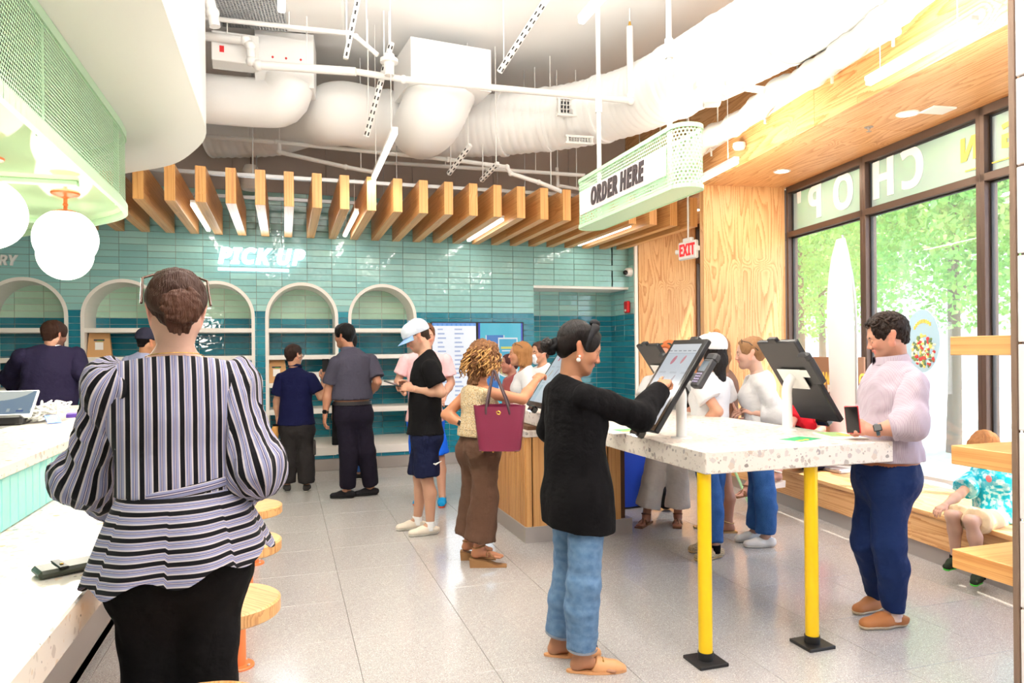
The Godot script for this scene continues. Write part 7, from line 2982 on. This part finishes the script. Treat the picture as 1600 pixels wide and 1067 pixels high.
func woman_in_cardigan(hm: Material, denim: Material) -> void:
	var D := 3.41
	var g := figure("woman in a long black cardigan and jeans touching the near ordering kiosk",
		"hd 905 546 0; nk 889 603 0; ch 893 652 0; wa 898 708 0; pe 903 765 0; sr 915 621 -.14; sl 868 616 .15; er 1000 651 .03; wr 1032 608 .22; fr 1047 580 .36; br 1020 590 .15; el 862 672 .2; wl 905 690 .34; hl 893 775 .09; hr 916 775 -.08; kl 890 903 .1; kr 912 912 -.09; al 873 1006 .12; ar 909 1023 -.06; tl 930 1003 .12; tr 985 1023 -.06",
		D, 62, 80, 20, c8(204, 142, 104), {"woman": true, "hand_r": "point", "wc": 0.142, "ww": 0.135, "wp": 0.158, "cell": 0.011, "bare": true, "k": 0.96, "hair": c8(34, 24, 22), "lips": c8(170, 84, 74)})
	var J := g.j
	var knit := cloth(c8(9, 8, 10), 0.95)
	var b := shirt(g, "cardigan", knit, at(905, 878, D), {"sleeve": 1.97, "e": 0.018, "sw": 0.02, "neck": 0.035, "hemn": (-Vector3.UP + dirv(90) * 0.16 * -1.0).normalized(), "amp": 0.009, "nf": Vector3(8, 3, 8)})
	b.cone(J.wa, at(905, 800, D), 0.15, 0.172, 0.06, g.f, 0.84)
	b.cone(at(905, 800, D), at(906, 905, D), 0.172, 0.19, 0.06, g.f, 0.84)
	b.planes[0] = [at(905, 822, D), (-Vector3.UP - dirv(90) * 0.1).normalized()]
	var mb := MB.new()
	mb.xf.origin = -g.root.position
	var ax: Vector3 = (J.wr - J.er).normalized()
	mb.tube([J.wr - ax * 0.075, J.wr - ax * 0.06, J.wr - ax * 0.012, J.wr - ax * 0.004], [0.05, 0.054, 0.052, 0.044], 18)
	part("cuff", mb, knit, g.root)
	trousers(g, "jeans", denim, J.wa.y, {"to": 1.9, "hemr": 0.062, "leg": 0.012, "cell": 0.012, "amp": 0.006, "nf": Vector3(10, 16, 10)})
	var fr := MB.new()
	fr.xf.origin = -g.root.position
	for s in ["l", "r"]:
		var a: Vector3 = J["a" + s]
		var kn: Vector3 = J["k" + s]
		var e := kn.lerp(a, 0.9)
		fr.tube([e + (kn - a).normalized() * 0.008, e - (kn - a).normalized() * 0.004], 0.073, 24, false)
		sandal_mule(g, s)
	part("frayed_hem", fr, tri(cloth(c8(190, 205, 225), 0.9, X.floor), 6.0), g.root)
	hair(g, hm, "up", {"th": 0.013, "amp": 0.0025, "line": 0.032, "nape": -0.07, "nf": Vector3(20, 20, 60)})
	strands(g, hair_mat(c8(26, 17, 15), 0.4), 120, func(q: int) -> Array:
		var a := -2.6 + 5.2 * q / 119.0
		var p: Array = []
		for i in 7:
			var t := i / 6.0
			var th := lerpf(1.5, 0.3, t)
			p.append(Vector3(sin(a) * sin(th) * 0.0915, 0.04 + 0.09 * sin(th) * cos(a) - 0.05 * t, -0.028 - 0.096 * cos(th)))
		return p, 0.0016)
	var bun := job("hair_bun", hm, g.root, 0.0045)
	bun.ball(g.h(Vector3(0, -0.035, -0.15)), 0.034, 0.01)
	bun.ball(g.h(Vector3(0.01, -0.02, -0.155)), 0.024, 0.01)
	bun.amp = 0.004
	bun.nfreq = Vector3(60, 60, 60)
	mb = MB.new()
	mb.xf = Transform3D(g.hb, J.hd - g.root.position)
	var ring: Array = []
	for i in 21:
		var a := TAU * i / 20.0
		ring.append(Vector3(cos(a) * 0.034, -0.028 + sin(a) * 0.034, -0.122 + 0.006 * sin(a * 5.0)))
	mb.tube(ring, 0.013, 8, false)
	part("scrunchie", mb, cloth(c8(18, 17, 19)), g.root)
	mb = MB.new()
	mb.xf = Transform3D(g.hb, J.hd - g.root.position)
	var band: Array = []
	var br: Array = []
	for i in 25:
		var a := -0.35 + (PI + 0.7) * i / 24.0
		band.append(Vector3(cos(a) * 0.0885, 0.035 + sin(a) * 0.094, 0.026 - 0.03 * cos(a * 2.0) * 0.4))
		br.append(0.012 + 0.012 * pow(maxf(0.0, sin(a)), 2))
	mb.tube(band, br, 12, true, 0.62, Vector3(0, 0.3, 0.1))
	mb.ball(Vector3(0, 0.142, 0.03), Vector3(0.026, 0.02, 0.026), 14, 10)
	part("headband", mb, cloth(c8(22, 21, 24), 0.7), g.root)
	for q in [-1.0, 1.0]:
		mb = MB.new()
		mb.xf = Transform3D(g.hb, J.hd - g.root.position)
		mb.ball(Vector3(0.081 * q, -0.034, -0.001), Vector3.ONE * 0.006, 12, 8)
		mb.ball(Vector3(0.083 * q, -0.052, -0.001), Vector3.ONE * 0.0105, 16, 12)
		part("earring", mb, mat(c8(244, 238, 228), 0.15), g.root)

func sandal_mule(g: Fig, s: String) -> void:
	# tan backless loafer with a small gold bar
	var tan_m := mat(c8(216, 158, 108), 0.45)
	var an: Vector3 = g.j["a" + s]
	var fd := foot_dir(g, s)
	var lat := fd.cross(Vector3.UP)
	var gr := Vector3(an.x, 0, an.z)
	var b := job("shoe", tan_m, g.root, 0.0055)
	b.cone(gr + fd * 0.07 + Vector3(0, 0.028, 0), gr + fd * 0.15 + Vector3(0, 0.02, 0), 0.044, 0.032, 0.03, lat, 0.95)
	b.cone(gr + fd * 0.15 + Vector3(0, 0.018, 0), gr + fd * 0.185 + Vector3(0, 0.014, 0), 0.032, 0.024, 0.02)
	b.planes.append([gr + Vector3(0, 0.008, 0), -Vector3.UP])
	b.planes.append([gr + fd * 0.045 + Vector3(0, 0.02, 0), (-fd + Vector3.UP * 0.5).normalized()])
	var m := MB.new()
	m.xf = Transform3D(Basis(lat, Vector3.UP, -fd), gr - g.root.position)
	var pts := PackedVector2Array()
	for i in 24:
		var a := TAU * i / 24.0
		pts.append(Vector2(cos(a) * (0.041 if sin(a) < 0.3 else 0.034), 0.068 - 0.0 + sin(a) * 0.142 * -1.0 + 0.0))
	m.xf = m.xf * Transform3D(Basis(Vector3.RIGHT, -PI / 2), Vector3.ZERO)
	m.ext(pts, 0.001, 0.012)
	part("shoe_sole", m, tan_m, g.root)
	m = MB.new()
	m.xf = Transform3D(Basis(lat, Vector3.UP, -fd), gr - g.root.position)
	m.tube([Vector3(-0.026, 0.056, -0.098), Vector3(0, 0.064, -0.096), Vector3(0.026, 0.056, -0.098)], 0.004, 7)
	part("gold_bar", m, M.gold, g.root)

func man_in_pale_shirt() -> void:
	var D := 3.92
	var g := figure("man in a pale lilac shirt and navy trousers at the table's right end",
		"hd 1387 527 0; nk 1401 580 0; ch 1391 622 0; wa 1383 688 0; pe 1379 738 0; sl 1433 602 -.17; sr 1376 600 .18; el 1421 664 -.27; wl 1362 673 -.2; fl 1325 664 -.17; bl 1358 650 -.3; er 1354 656 .2; wr 1330 668 .02; hl 1395 748 -.09; hr 1368 746 .1; kl 1388 850 -.12; kr 1354 846 .06; al 1396 950 -.06; ar 1372 934 .2; tl 1330 955 -.1; tr 1330 930 .1",
		D, 248, 262, 18, c8(232, 168, 140), {"hand_l": "grip", "fat": 1.16, "wc": 0.188, "ww": 0.186, "wp": 0.19, "cell": 0.011, "hair": c8(56, 42, 34), "beard": 0.12, "roll": -2.0})
	var J := g.j
	var sm := tri(cloth(Color.WHITE, 0.8, fabric("pin")), 14.0)
	var b := shirt(g, "dress_shirt", sm, at(1388, 716, D), {"sleeve": 1.42, "e": 0.02, "sw": 0.03, "neck": 0.06, "neckn": Vector3.UP, "amp": 0.013, "nf": Vector3(8, 6, 8), "flare": 0.98})
	collar(g, sm, 0.05, 0.078, 0.052)
	var mb := MB.new()
	mb.xf.origin = -g.root.position
	var w0: Vector3 = J.el.lerp(J.wl, 0.34)
	var w1: Vector3 = J.el.lerp(J.wl, 0.5)
	mb.tube([w0, w0.lerp(w1, 0.2), w0.lerp(w1, 0.8), w1], [0.062, 0.071, 0.069, 0.056], 20)
	part("rolled_cuff", mb, sm, g.root)
	for q in 6:
		mb = MB.new()
		var c: Vector3 = J.nk.lerp(J.pe, 0.1 + 0.14 * q) + g.f * [0.085, 0.118, 0.135, 0.146, 0.152, 0.15][q]
		mb.xf = Transform3D(Basis(g.r, Vector3.UP, -g.f).orthonormalized(), c - g.root.position)
		mb.ball(Vector3.ZERO, Vector3(0.007, 0.007, 0.004), 10, 6)
		part("button", mb, M.white, g.root)
	trousers(g, "trousers", cloth(c8(22, 40, 84), 0.7), at(1388, 718, D).y, {"e": 0.012, "leg": 0.004, "hemr": 0.052, "cell": 0.012, "amp": 0.009, "to": 1.95})
	belt(g, mat(c8(150, 84, 48), 0.5), at(1388, 717, D).y, 0.204, 0.8)
	for s in ["l", "r"]:
		shoe(g, s, mat(c8(176, 112, 62), 0.6), mat(c8(214, 196, 170), 0.7), {"high": 0.07, "len": 1.08})
		var sk := job("sock", cloth(c8(226, 200, 190)), g.root, 0.007)
		sk.cone(J["a" + s] + Vector3(0, 0.05, 0), J["a" + s] - Vector3(0, 0.05, 0), 0.041, 0.046, 0.01, Vector3.ZERO, 1.0, 2)
	watch(g, "l", mat(c8(60, 90, 106), 0.4), -dirv(0) + Vector3.UP * 0.5)
	hair(g, hair_mat(c8(36, 25, 20), 0.45), "short", {"th": 0.012, "amp": 0.008, "nf": Vector3(46, 30, 46), "line": 0.05})
	var r := RandomNumberGenerator.new()
	r.seed = 5
	strands(g, hair_mat(c8(48, 34, 27), 0.45), 150, func(_q: int) -> Array:
		var a := r.randf() * TAU
		var e := r.randf_range(0.35, 1.45)
		var c := Vector3(cos(a) * cos(e) * 0.089, 0.045 + sin(e) * 0.087, -0.01 + sin(a) * cos(e) * 0.101)
		if c.z > 0.05 and c.y < 0.085:
			c.y = 0.095
		var p: Array = []
		var dd := Vector3(r.randf_range(-1, 1), r.randf_range(-0.3, 0.2), r.randf_range(-0.4, 1.0)).normalized()
		for i in 5:
			var t := i / 4.0
			var x := c + dd * 0.035 * (t - 0.5)
			x = Vector3(0, 0.042, -0.008) + (x - Vector3(0, 0.042, -0.008)).normalized() * (c - Vector3(0, 0.042, -0.008)).length() * (1.0 + 0.06 * sin(PI * t))
			p.append(x)
		return p, 0.0042)
	phone("red and black phone gripped in the hand of the man in the pale shirt", J.wl.lerp(at(1331, 655, D - 0.19), 0.97), (Vector3.UP + dirv(270) * 0.1), dirv(225), Color(0.7, 0.06, 0.1))

func woman_with_tote(lens: Material) -> void:
	var D := 5.09
	var g := figure("woman with curly blond hair, leopard print top and brown cropped trousers using the far kiosk",
		"hd 759 562 0; nk 748 604 0; ch 747 632 0; wa 748 664 0; pe 748 698 0; sr 760 614 -.15; sl 736 614 .14; er 816 624 .0; wr 838 594 .2; fr 850 578 .3; br 830 584 .12; el 697 648 .12; wl 727 664 -.02; fl 744 668 -.1; bl 727 655 -.06; hl 742 705 .09; hr 757 706 -.08; kl 741 775 .08; kr 757 778 -.08; al 733 838 .1; ar 748 848 -.08; tl 765 838 .1; tr 785 848 -.08",
		D, 62, 82, 8, c8(224, 150, 108), {"woman": true, "bare": true, "heel": 0.055, "hand_r": "hold", "hand_l": "relax", "wc": 0.142, "ww": 0.13, "wp": 0.16, "k": 0.95, "hair": c8(120, 84, 50), "cell": 0.012})
	var J := g.j
	var leo := tri(cloth(Color.WHITE, 0.8, fabric("leopard")), 3.2)
	shirt(g, "blouse", leo, at(748, 680, D), {"sleeve": 0.0, "e": 0.012, "flare": 1.04, "neck": -0.02, "neckn": (Vector3.UP + g.f * 0.5).normalized()})
	trousers(g, "trousers", cloth(c8(84, 60, 47)), at(748, 674, D).y, {"to": 1.86, "leg": 0.03, "hemr": 0.088, "amp": 0.01})
	for s in ["l", "r"]:
		sandal(g, s, mat(c8(150, 108, 66), 0.7), 0.062)
	watch(g, "l", M.black, -dirv(0))
	var cu := MB.new()
	var r := RandomNumberGenerator.new()
	r.seed = 12
	hair(g, hair_mat(c8(112, 76, 48)), "long", {"th": 0.02, "amp": 0.016, "nf": Vector3(30, 26, 30), "drop": 0.1, "end": 0.07})
	for q in 2:
		strands(g, hair_mat([c8(196, 150, 92), c8(112, 74, 46)][q]), 170, func(_q: int) -> Array:
			var a := r.randf() * TAU
			var e := r.randf_range(-0.2, 1.4)
			var c := Vector3(cos(a) * cos(e) * 0.092, 0.04 + sin(e) * 0.095, -0.02 + sin(a) * cos(e) * 0.1)
			if c.z > 0.045 and c.y < 0.09:
				c.z = -absf(c.z) * 0.8
			var out := Vector3(c.x, 0, c.z + 0.01).normalized()
			var L := r.randf_range(0.1, 0.2)
			var ph := r.randf() * TAU
			var p: Array = []
			for i in 22:
				var t := i / 21.0
				var x := c + Vector3(0, -L * t, 0) + out * (0.05 * sin(t * 1.8)) + Vector3(cos(ph + t * 16.0), 0, sin(ph + t * 16.0)) * 0.0085
				p.append(x)
			return p, 0.0036)
	glasses_on(g, "thin framed glasses on the woman with the tote bag")
	var t := thing("tote_bag", "burgundy leather tote with thin dark handles hanging from the arm of the curly haired woman", "bag", at(781, 668, D - 0.26))
	t.basis = Basis(dirv(96), Vector3.UP, dirv(96).cross(Vector3.UP))
	var b := MB.new()
	var pts: Array = []
	for j in 7:
		var v := j / 6.0
		var hw := lerpf(0.135, 0.172, v)
		var hd2 := lerpf(0.07, 0.045, v)
		for i in 28:
			var a := TAU * i / 28.0
			var sx := signf(cos(a)) * pow(absf(cos(a)), 0.35)
			var sz := signf(sin(a)) * pow(absf(sin(a)), 0.35)
			pts.append(Vector3(sx * hw, -0.15 + 0.3 * v + 0.006 * sin(a * 3.0) * v, sz * hd2))
	b.grid(pts, 28, 7, 0.004, true)
	part("body", b, mat(c8(104, 20, 50), 0.42), t)
	b = MB.new()
	b.box(Vector3(0, -0.148, 0), Vector3(0.27, 0.008, 0.14), 0.003)
	part("base", b, mat(c8(84, 15, 40), 0.45), t)
	for sg in [-1.0, 1.0]:
		b = MB.new()
		b.tube(smooth([Vector3(-0.085, 0.07, 0.048 * sg), Vector3(-0.085, 0.15, 0.048 * sg), Vector3(-0.06, 0.3, 0.02 * sg - 0.02), Vector3(-0.04, 0.385, -0.03 + 0.01 * sg), Vector3(-0.01, 0.32, 0.02 * sg - 0.02), Vector3(0.06, 0.15, 0.048 * sg), Vector3(0.075, 0.07, 0.048 * sg)], 0.02), 0.008, 8, true, 0.45, Vector3(0, 0, 1))
		part("handle", b, mat(c8(58, 36, 40), 0.5), t)
	b = MB.new()
	b.tube([Vector3(0.012, 0.105, 0.053), Vector3(0.0, 0.117, 0.053), Vector3(-0.014, 0.11, 0.053), Vector3(-0.01, 0.096, 0.053), Vector3(0.006, 0.093, 0.053), Vector3(0.012, 0.105, 0.053)], 0.005, 8)
	part("clasp", b, M.gold, t)
	b = MB.new()
	for q in [-0.11, -0.04, 0.04, 0.11]:
		b.ball(Vector3(q, -0.154, 0.06), Vector3.ONE * 0.007, 8, 6)
	part("foot_stud", b, M.gold, t)

func waiting(lens: Material, denim: Material, black: Material, sole_w: Material, dark_hair: Material) -> void:
	# ---- white blouse
	var D := 5.48
	var g := figure("woman in a white blouse and blue jeans with a hair bun beyond the table",
		"hd 1172 553 0; nk 1185 588 0; ch 1184 614 0; wa 1184 655 0; pe 1186 692 0; sl 1200 602 -.15; sr 1177 602 .15; el 1213 646 -.17; wl 1184 645 -.14; fl 1162 636 -.08; bl 1184 634 -.22; er 1180 640 .14; wr 1170 644 .0; fr 1150 643 -.03; br 1170 632 -.04; hl 1191 700 -.08; hr 1181 700 .09; kl 1195 770 -.08; kr 1186 768 .1; al 1197 838 -.05; ar 1180 830 .13; tl 1150 842 -.05; tr 1140 832 .1",
		D, 265, 268, 6, c8(240, 190, 166), {"woman": true, "hand_l": "relax", "hand_r": "relax", "wc": 0.14, "ww": 0.13, "wp": 0.16, "k": 0.94, "hair": c8(132, 96, 66)})
	hair(g, hair_mat(c8(140, 102, 68)), "up")
	var bun := job("hair_bun", hair_mat(c8(150, 108, 66)), g.root, 0.006)
	bun.ball(g.h(Vector3(0, 0.055, -0.13)), 0.03, 0.01)
	bun.ball(g.h(Vector3(0.01, 0.075, -0.135)), 0.02, 0.01)
	bun.amp = 0.008
	bun.nfreq = Vector3(60, 60, 60)
	shirt(g, "blouse", cloth(c8(206, 204, 203), 0.85), at(1186, 700, D), {"sleeve": 1.85, "e": 0.024, "sw": 0.04, "neck": 0.03, "neckn": (Vector3.UP + g.f * 0.3).normalized(), "vneck": true, "amp": 0.014, "flare": 1.1})
	trousers(g, "jeans", denim, at(1186, 680, D).y, {"to": 1.9, "hemr": 0.066})
	for s in ["l", "r"]:
		shoe(g, s, cloth(c8(238, 236, 232)), sole_w)
	shades(g, mat(c8(50, 36, 30), 0.2), lens, 0.1, 0.05, "sunglasses", "sunglasses", "sunglasses pushed up on the head of the woman in the white blouse")
	# ---- white tee and cap
	D = 5.35
	g = figure("dark haired woman in a white cap, white t-shirt and jeans with her back half turned",
		"hd 1110 551 0; nk 1113 590 0; ch 1112 616 0; wa 1109 652 0; pe 1108 690 0; sl 1099 604 -.13; sr 1128 602 .14; el 1122 643 -.2; wl 1097 662 -.12; er 1138 640 .2; wr 1116 656 .22; hl 1102 700 -.08; hr 1119 700 .08; kl 1110 772 -.09; kr 1114 770 .09; al 1117 860 -.2; ar 1108 852 .0; tl 1078 865 -.28; tr 1070 855 -.06",
		D, 300, 292, 4, c8(226, 164, 130), {"woman": true, "wc": 0.142, "ww": 0.138, "wp": 0.16, "k": 0.95, "hair": c8(40, 28, 24)})
	hair(g, dark_hair, "long", {"drop": 0.13, "end": 0.06, "th": 0.002, "amp": 0.004})
	cap(g, cloth(c8(212, 212, 216)), cloth(c8(206, 206, 212)))
	shirt(g, "t_shirt", cloth(c8(208, 208, 210)), at(1109, 694, D), {"sleeve": 0.55, "e": 0.018, "sw": 0.03})
	trousers(g, "jeans", denim, at(1109, 680, D).y, {"to": 1.9})
	for s in ["l", "r"]:
		shoe(g, s, tri(cloth(Color.WHITE, 0.8, fabric("leopard")), 5.0), mat(c8(222, 190, 140), 0.7))
		var sk := job("sock", black, g.root, 0.007)
		sk.cone(g.j["a" + s] + Vector3(0, 0.02, 0), g.j["a" + s] - Vector3(0, 0.04, 0), 0.041, 0.043, 0.01, Vector3.ZERO, 1.0, 2)
	# ---- brown tee
	D = 5.95
	g = figure("woman in a brown t-shirt with long light brown hair behind the white cap",
		"hd 1117 548 0; nk 1129 587 0; ch 1132 612 0; wa 1130 652 0; pe 1129 690 0; sl 1138 600 -.14; sr 1126 600 .14; el 1143 640 -.16; wl 1126 666 -.1; er 1127 640 .16; wr 1112 660 .12; hl 1132 697 -.08; hr 1125 697 .08; kl 1135 760 -.08; kr 1124 760 .08; al 1138 826 -.07; ar 1120 820 .1; tl 1105 833 -.07; tr 1090 826 .1",
		D, 282, 285, 5, c8(226, 160, 130), {"woman": true, "bare": true, "wc": 0.14, "ww": 0.135, "wp": 0.16, "k": 0.95, "hair": c8(120, 82, 52)})
	hair(g, hair_mat(c8(136, 96, 62)), "long", {"drop": 0.24, "end": 0.05})
	var bun2 := job("hair_bun", hair_mat(c8(176, 122, 70)), g.root, 0.006)
	bun2.ball(g.h(Vector3(0, 0.15, -0.03)), 0.03, 0.01)
	bun2.amp = 0.008
	bun2.nfreq = Vector3(60, 60, 60)
	shirt(g, "t_shirt", cloth(c8(112, 84, 72)), at(1130, 690, D), {"sleeve": 0.6})
	trousers(g, "shorts", black, at(1130, 680, D).y, {"to": 0.5, "leg": 0.03})
	for s in ["l", "r"]:
		sandal(g, s, mat(c8(190, 150, 96), 0.5))
	# ---- white trousers
	D = 6.2
	g = figure("auburn haired woman in a grey t-shirt and white cropped trousers behind the near kiosk",
		"hd 1045 556 0; nk 1044 588 0; ch 1044 615 0; wa 1044 652 0; pe 1041 690 0; sr 1014 600 0; sl 1074 600 0; er 1000 636 -.05; wr 1022 652 -.2; el 1084 636 -.05; wl 1066 654 -.2; hr 1028 698 0; hl 1055 698 0; kr 1020 752 0; kl 1059 752 0; ar 1010 808 0; al 1059 806 0; tr 995 826 -.2; tl 1058 828 -.2",
		D, 190, 205, 10, c8(222, 152, 122), {"woman": true, "bare": true, "wc": 0.142, "ww": 0.138, "wp": 0.162, "k": 0.95, "hand_r": "relax", "hair": c8(150, 76, 40)})
	hair(g, hair_mat(c8(172, 92, 48)), "long", {"drop": 0.16})
	shirt(g, "t_shirt", cloth(c8(186, 186, 186)), at(1042, 692, D), {"sleeve": 0.6, "e": 0.018})
	trousers(g, "trousers", cloth(c8(232, 225, 219)), at(1042, 684, D).y, {"to": 1.78, "leg": 0.03, "hemr": 0.085})
	for s in ["l", "r"]:
		sandal(g, s, mat(c8(126, 82, 56), 0.5))
	shades(g, mat(c8(40, 34, 30), 0.2), mat(c8(70, 90, 70), 0.06), 0.1, 0.05, "sunglasses", "sunglasses", "green tinted sunglasses on the head of the auburn haired woman")
	# ---- waiting by the screens
	D = 7.1
	g = figure("woman with long ombre hair and a pale grey top waiting left of the far kiosk",
		"hd 812 554 0; nk 822 579 0; ch 821 602 0; wa 820 636 0; pe 820 666 0; sl 824 589 -.14; sr 816 589 .14; el 826 622 -.17; er 813 621 .16; wl 808 642 -.1; wr 803 642 .1; hl 822 671 -.07; hr 818 671 .07; kl 822 735 -.07; kr 818 735 .07; al 823 797 -.07; ar 817 795 .07; tl 795 800 -.07; tr 790 798 .07",
		D, 262, 264, 0, c8(216, 154, 118), {"woman": true, "k": 0.94, "hand_l": "relax", "hair": c8(70, 46, 34)})
	hair(g, hair_mat(c8(150, 104, 62)), "long", {"drop": 0.24, "end": 0.06})
	shirt(g, "blouse", cloth(c8(206, 206, 208)), at(820, 676, D), {"sleeve": 0.6})
	trousers(g, "trousers", black, at(820, 662, D).y)
	for s in ["l", "r"]:
		shoe(g, s, M.black, sole_w)
	shades(g, mat(c8(30, 28, 28), 0.2), lens, 0.1, 0.05, "sunglasses", "sunglasses", "dark sunglasses on the head of the woman with ombre hair")
	D = 7.6
	g = figure("masked woman with tied back dark hair half hidden by the far kiosk screen",
		"hd 844 552 0; nk 849 575 0; ch 849 597 0; wa 849 627 0; pe 849 655 0; sl 866 583 -.1; sr 834 583 .1; el 870 612 -.1; er 830 612 .1; wl 862 632 -.1; wr 835 632 .0; hl 856 660 -.04; hr 843 660 .04; kl 856 718 -.04; kr 843 718 .04; al 856 770 -.04; ar 843 768 .04; tl 846 778 -.14; tr 833 776 -.1",
		D, 232, 236, 2, c8(220, 160, 126), {"woman": true, "k": 0.93, "hair": c8(54, 36, 30)})
	hair(g, hair_mat(c8(64, 42, 34)), "up")
	face_mask(g, 0)
	shirt(g, "blouse", cloth(c8(238, 238, 240)), at(849, 664, D), {"sleeve": 0.6})
	trousers(g, "trousers", denim, at(849, 652, D).y)
	for s in ["l", "r"]:
		shoe(g, s, cloth(c8(230, 228, 226)), sole_w)
	D = 8.1
	g = figure("dark haired person standing furthest back in front of the turquoise screen",
		"hd 796 569 0; nk 801 590 0; ch 801 611 0; wa 801 640 0; pe 801 664 0; sl 810 598 -.12; sr 792 598 .12; el 812 624 -.12; er 791 624 .12; wl 806 644 -.1; wr 790 644 .1; hl 805 668 -.05; hr 797 668 .05; kl 805 715 -.05; kr 797 715 .05; al 805 752 -.05; ar 797 750 .05; tl 793 756 -.1; tr 784 754 .05",
		D, 250, 255, 0, c8(206, 140, 116), {"k": 0.85, "hs": 0.95, "hair": c8(70, 34, 34)})
	hair(g, hair_mat(c8(74, 40, 40)), "up")
	shirt(g, "t_shirt", cloth(c8(150, 80, 80)), at(801, 672, D), {"sleeve": 0.6})
	trousers(g, "trousers", black, at(801, 660, D).y)
	for s in ["l", "r"]:
		shoe(g, s, M.black, sole_w)
	# ---- boy on the window seat
	D = 4.72
	var seat := 0.36
	g = figure("boy in a turquoise tie-dye t-shirt and khaki shorts sitting on the window bench",
		"hd 1537 703 .05; nk 1544 733 .05; ch 1549 752 .05; wa 1553 782 .06; pe 1557 806 .07; sr 1522 744 .12; sl 1573 747 -.02; er 1500 772 .02; wr 1476 790 -.06; fr 1462 798 -.1; br 1476 780 -.06; el 1586 784 .02; wl 1580 818 .05; hr 1546 812 .12; hl 1566 815 .0; kr 1487 806 -.16; kl 1516 814 -.3; ar 1493 872 -.14; al 1530 894 -.3; tr 1480 890 -.2; tl 1520 915 -.4",
		D, 225, 220, 26, c8(238, 190, 164), {"k": 0.74, "hs": 0.9, "wc": 0.115, "ww": 0.11, "wp": 0.115, "hand_r": "relax", "hand_l": "flat", "hair": c8(188, 140, 90), "cell": 0.011, "sit": true})
	hair(g, hair_mat(c8(150, 100, 58)), "long", {"drop": 0.01, "th": 0.018, "line": 0.02, "end": 0.07})
	shirt(g, "t_shirt", tri(cloth(Color.WHITE, 0.85, fabric("tie")), 2.6), at(1557, 812, D), {"sleeve": 0.75, "e": 0.016, "sw": 0.03, "flare": 1.05, "cell": 0.011})
	var badge := MB.new()
	badge.xf = Transform3D(Basis(g.r * -1.0, Vector3.UP, g.f).orthonormalized(), at(1545, 748, D - 0.075) - g.root.position)
	badge.ball(Vector3.ZERO, Vector3(0.024, 0.024, 0.006), 16, 6)
	part("shirt_badge", badge, mat(c8(232, 120, 120), 0.7), g.root)
	trousers(g, "shorts", cloth(c8(226, 204, 168)), 0.56, {"to": 0.86, "leg": 0.02, "cell": 0.011})
	for s in ["l", "r"]:
		shoe(g, s, cloth(c8(40, 48, 36)), mat(c8(70, 200, 60), 0.6), {"abs_y": true})
		var sk := job("sock", black, g.root, 0.007)
		sk.cone(g.j["a" + s] + Vector3(0, 0.02, 0), g.j["a" + s] - Vector3(0, 0.04, 0), 0.034, 0.036, 0.01, Vector3.ZERO, 1.0, 2)
	# ---- seated behind
	D = 6.75
	g = figure("person seated on the bench with crossed legs and pale wedge sandals, hidden behind the kiosk",
		"hd 1262 598 .1; nk 1264 626 .1; ch 1264 650 .1; wa 1265 680 .08; pe 1266 708 .05; sr 1246 636 .18; sl 1280 638 0; er 1236 664 .0; wr 1222 690 -.2; el 1284 670 -.1; wl 1262 692 -.2; hr 1258 712 .1; hl 1272 714 0; kr 1205 702 -.25; kl 1222 712 -.32; ar 1168 760 -.3; al 1214 738 -.52; tr 1150 765 -.4; tl 1190 742 -.6",
		D, 225, 230, 5, c8(232, 172, 150), {"woman": true, "bare": true, "k": 0.93, "hand_r": "relax", "sit": true})
	hair(g, dark_hair, "long")
	shirt(g, "blouse", cloth(c8(190, 30, 44)), at(1266, 712, D), {"sleeve": 0.7})
	trousers(g, "trousers", cloth(c8(30, 34, 70)), at(1266, 700, D).y, {"to": 1.6})
	sandal(g, "r", mat(c8(126, 84, 52), 0.6))
	sandal(g, "l", mat(c8(238, 222, 206), 0.6), 0.05)
	var t := thing("orange_bag", "orange bag with a black flap on the bench behind the man's kiosk", "bag", sp(2.55, 0.28, 0.36), 0.3)
	var b := MB.new()
	b.box(Vector3(0, 0.2, 0), Vector3(0.34, 0.4, 0.2), 0.05)
	part("body", b, cloth(c8(244, 96, 24)), t)
	b = MB.new()
	b.box(Vector3(-0.02, 0.36, 0.0), Vector3(0.36, 0.12, 0.22), 0.04)
	part("flap", b, black, t)
	b = MB.new()
	b.tube(smooth([Vector3(-0.1, 0.4, 0), Vector3(-0.06, 0.5, 0), Vector3(0.06, 0.5, 0), Vector3(0.1, 0.4, 0)], 0.02), 0.01, 8)
	part("handle", b, black, t)
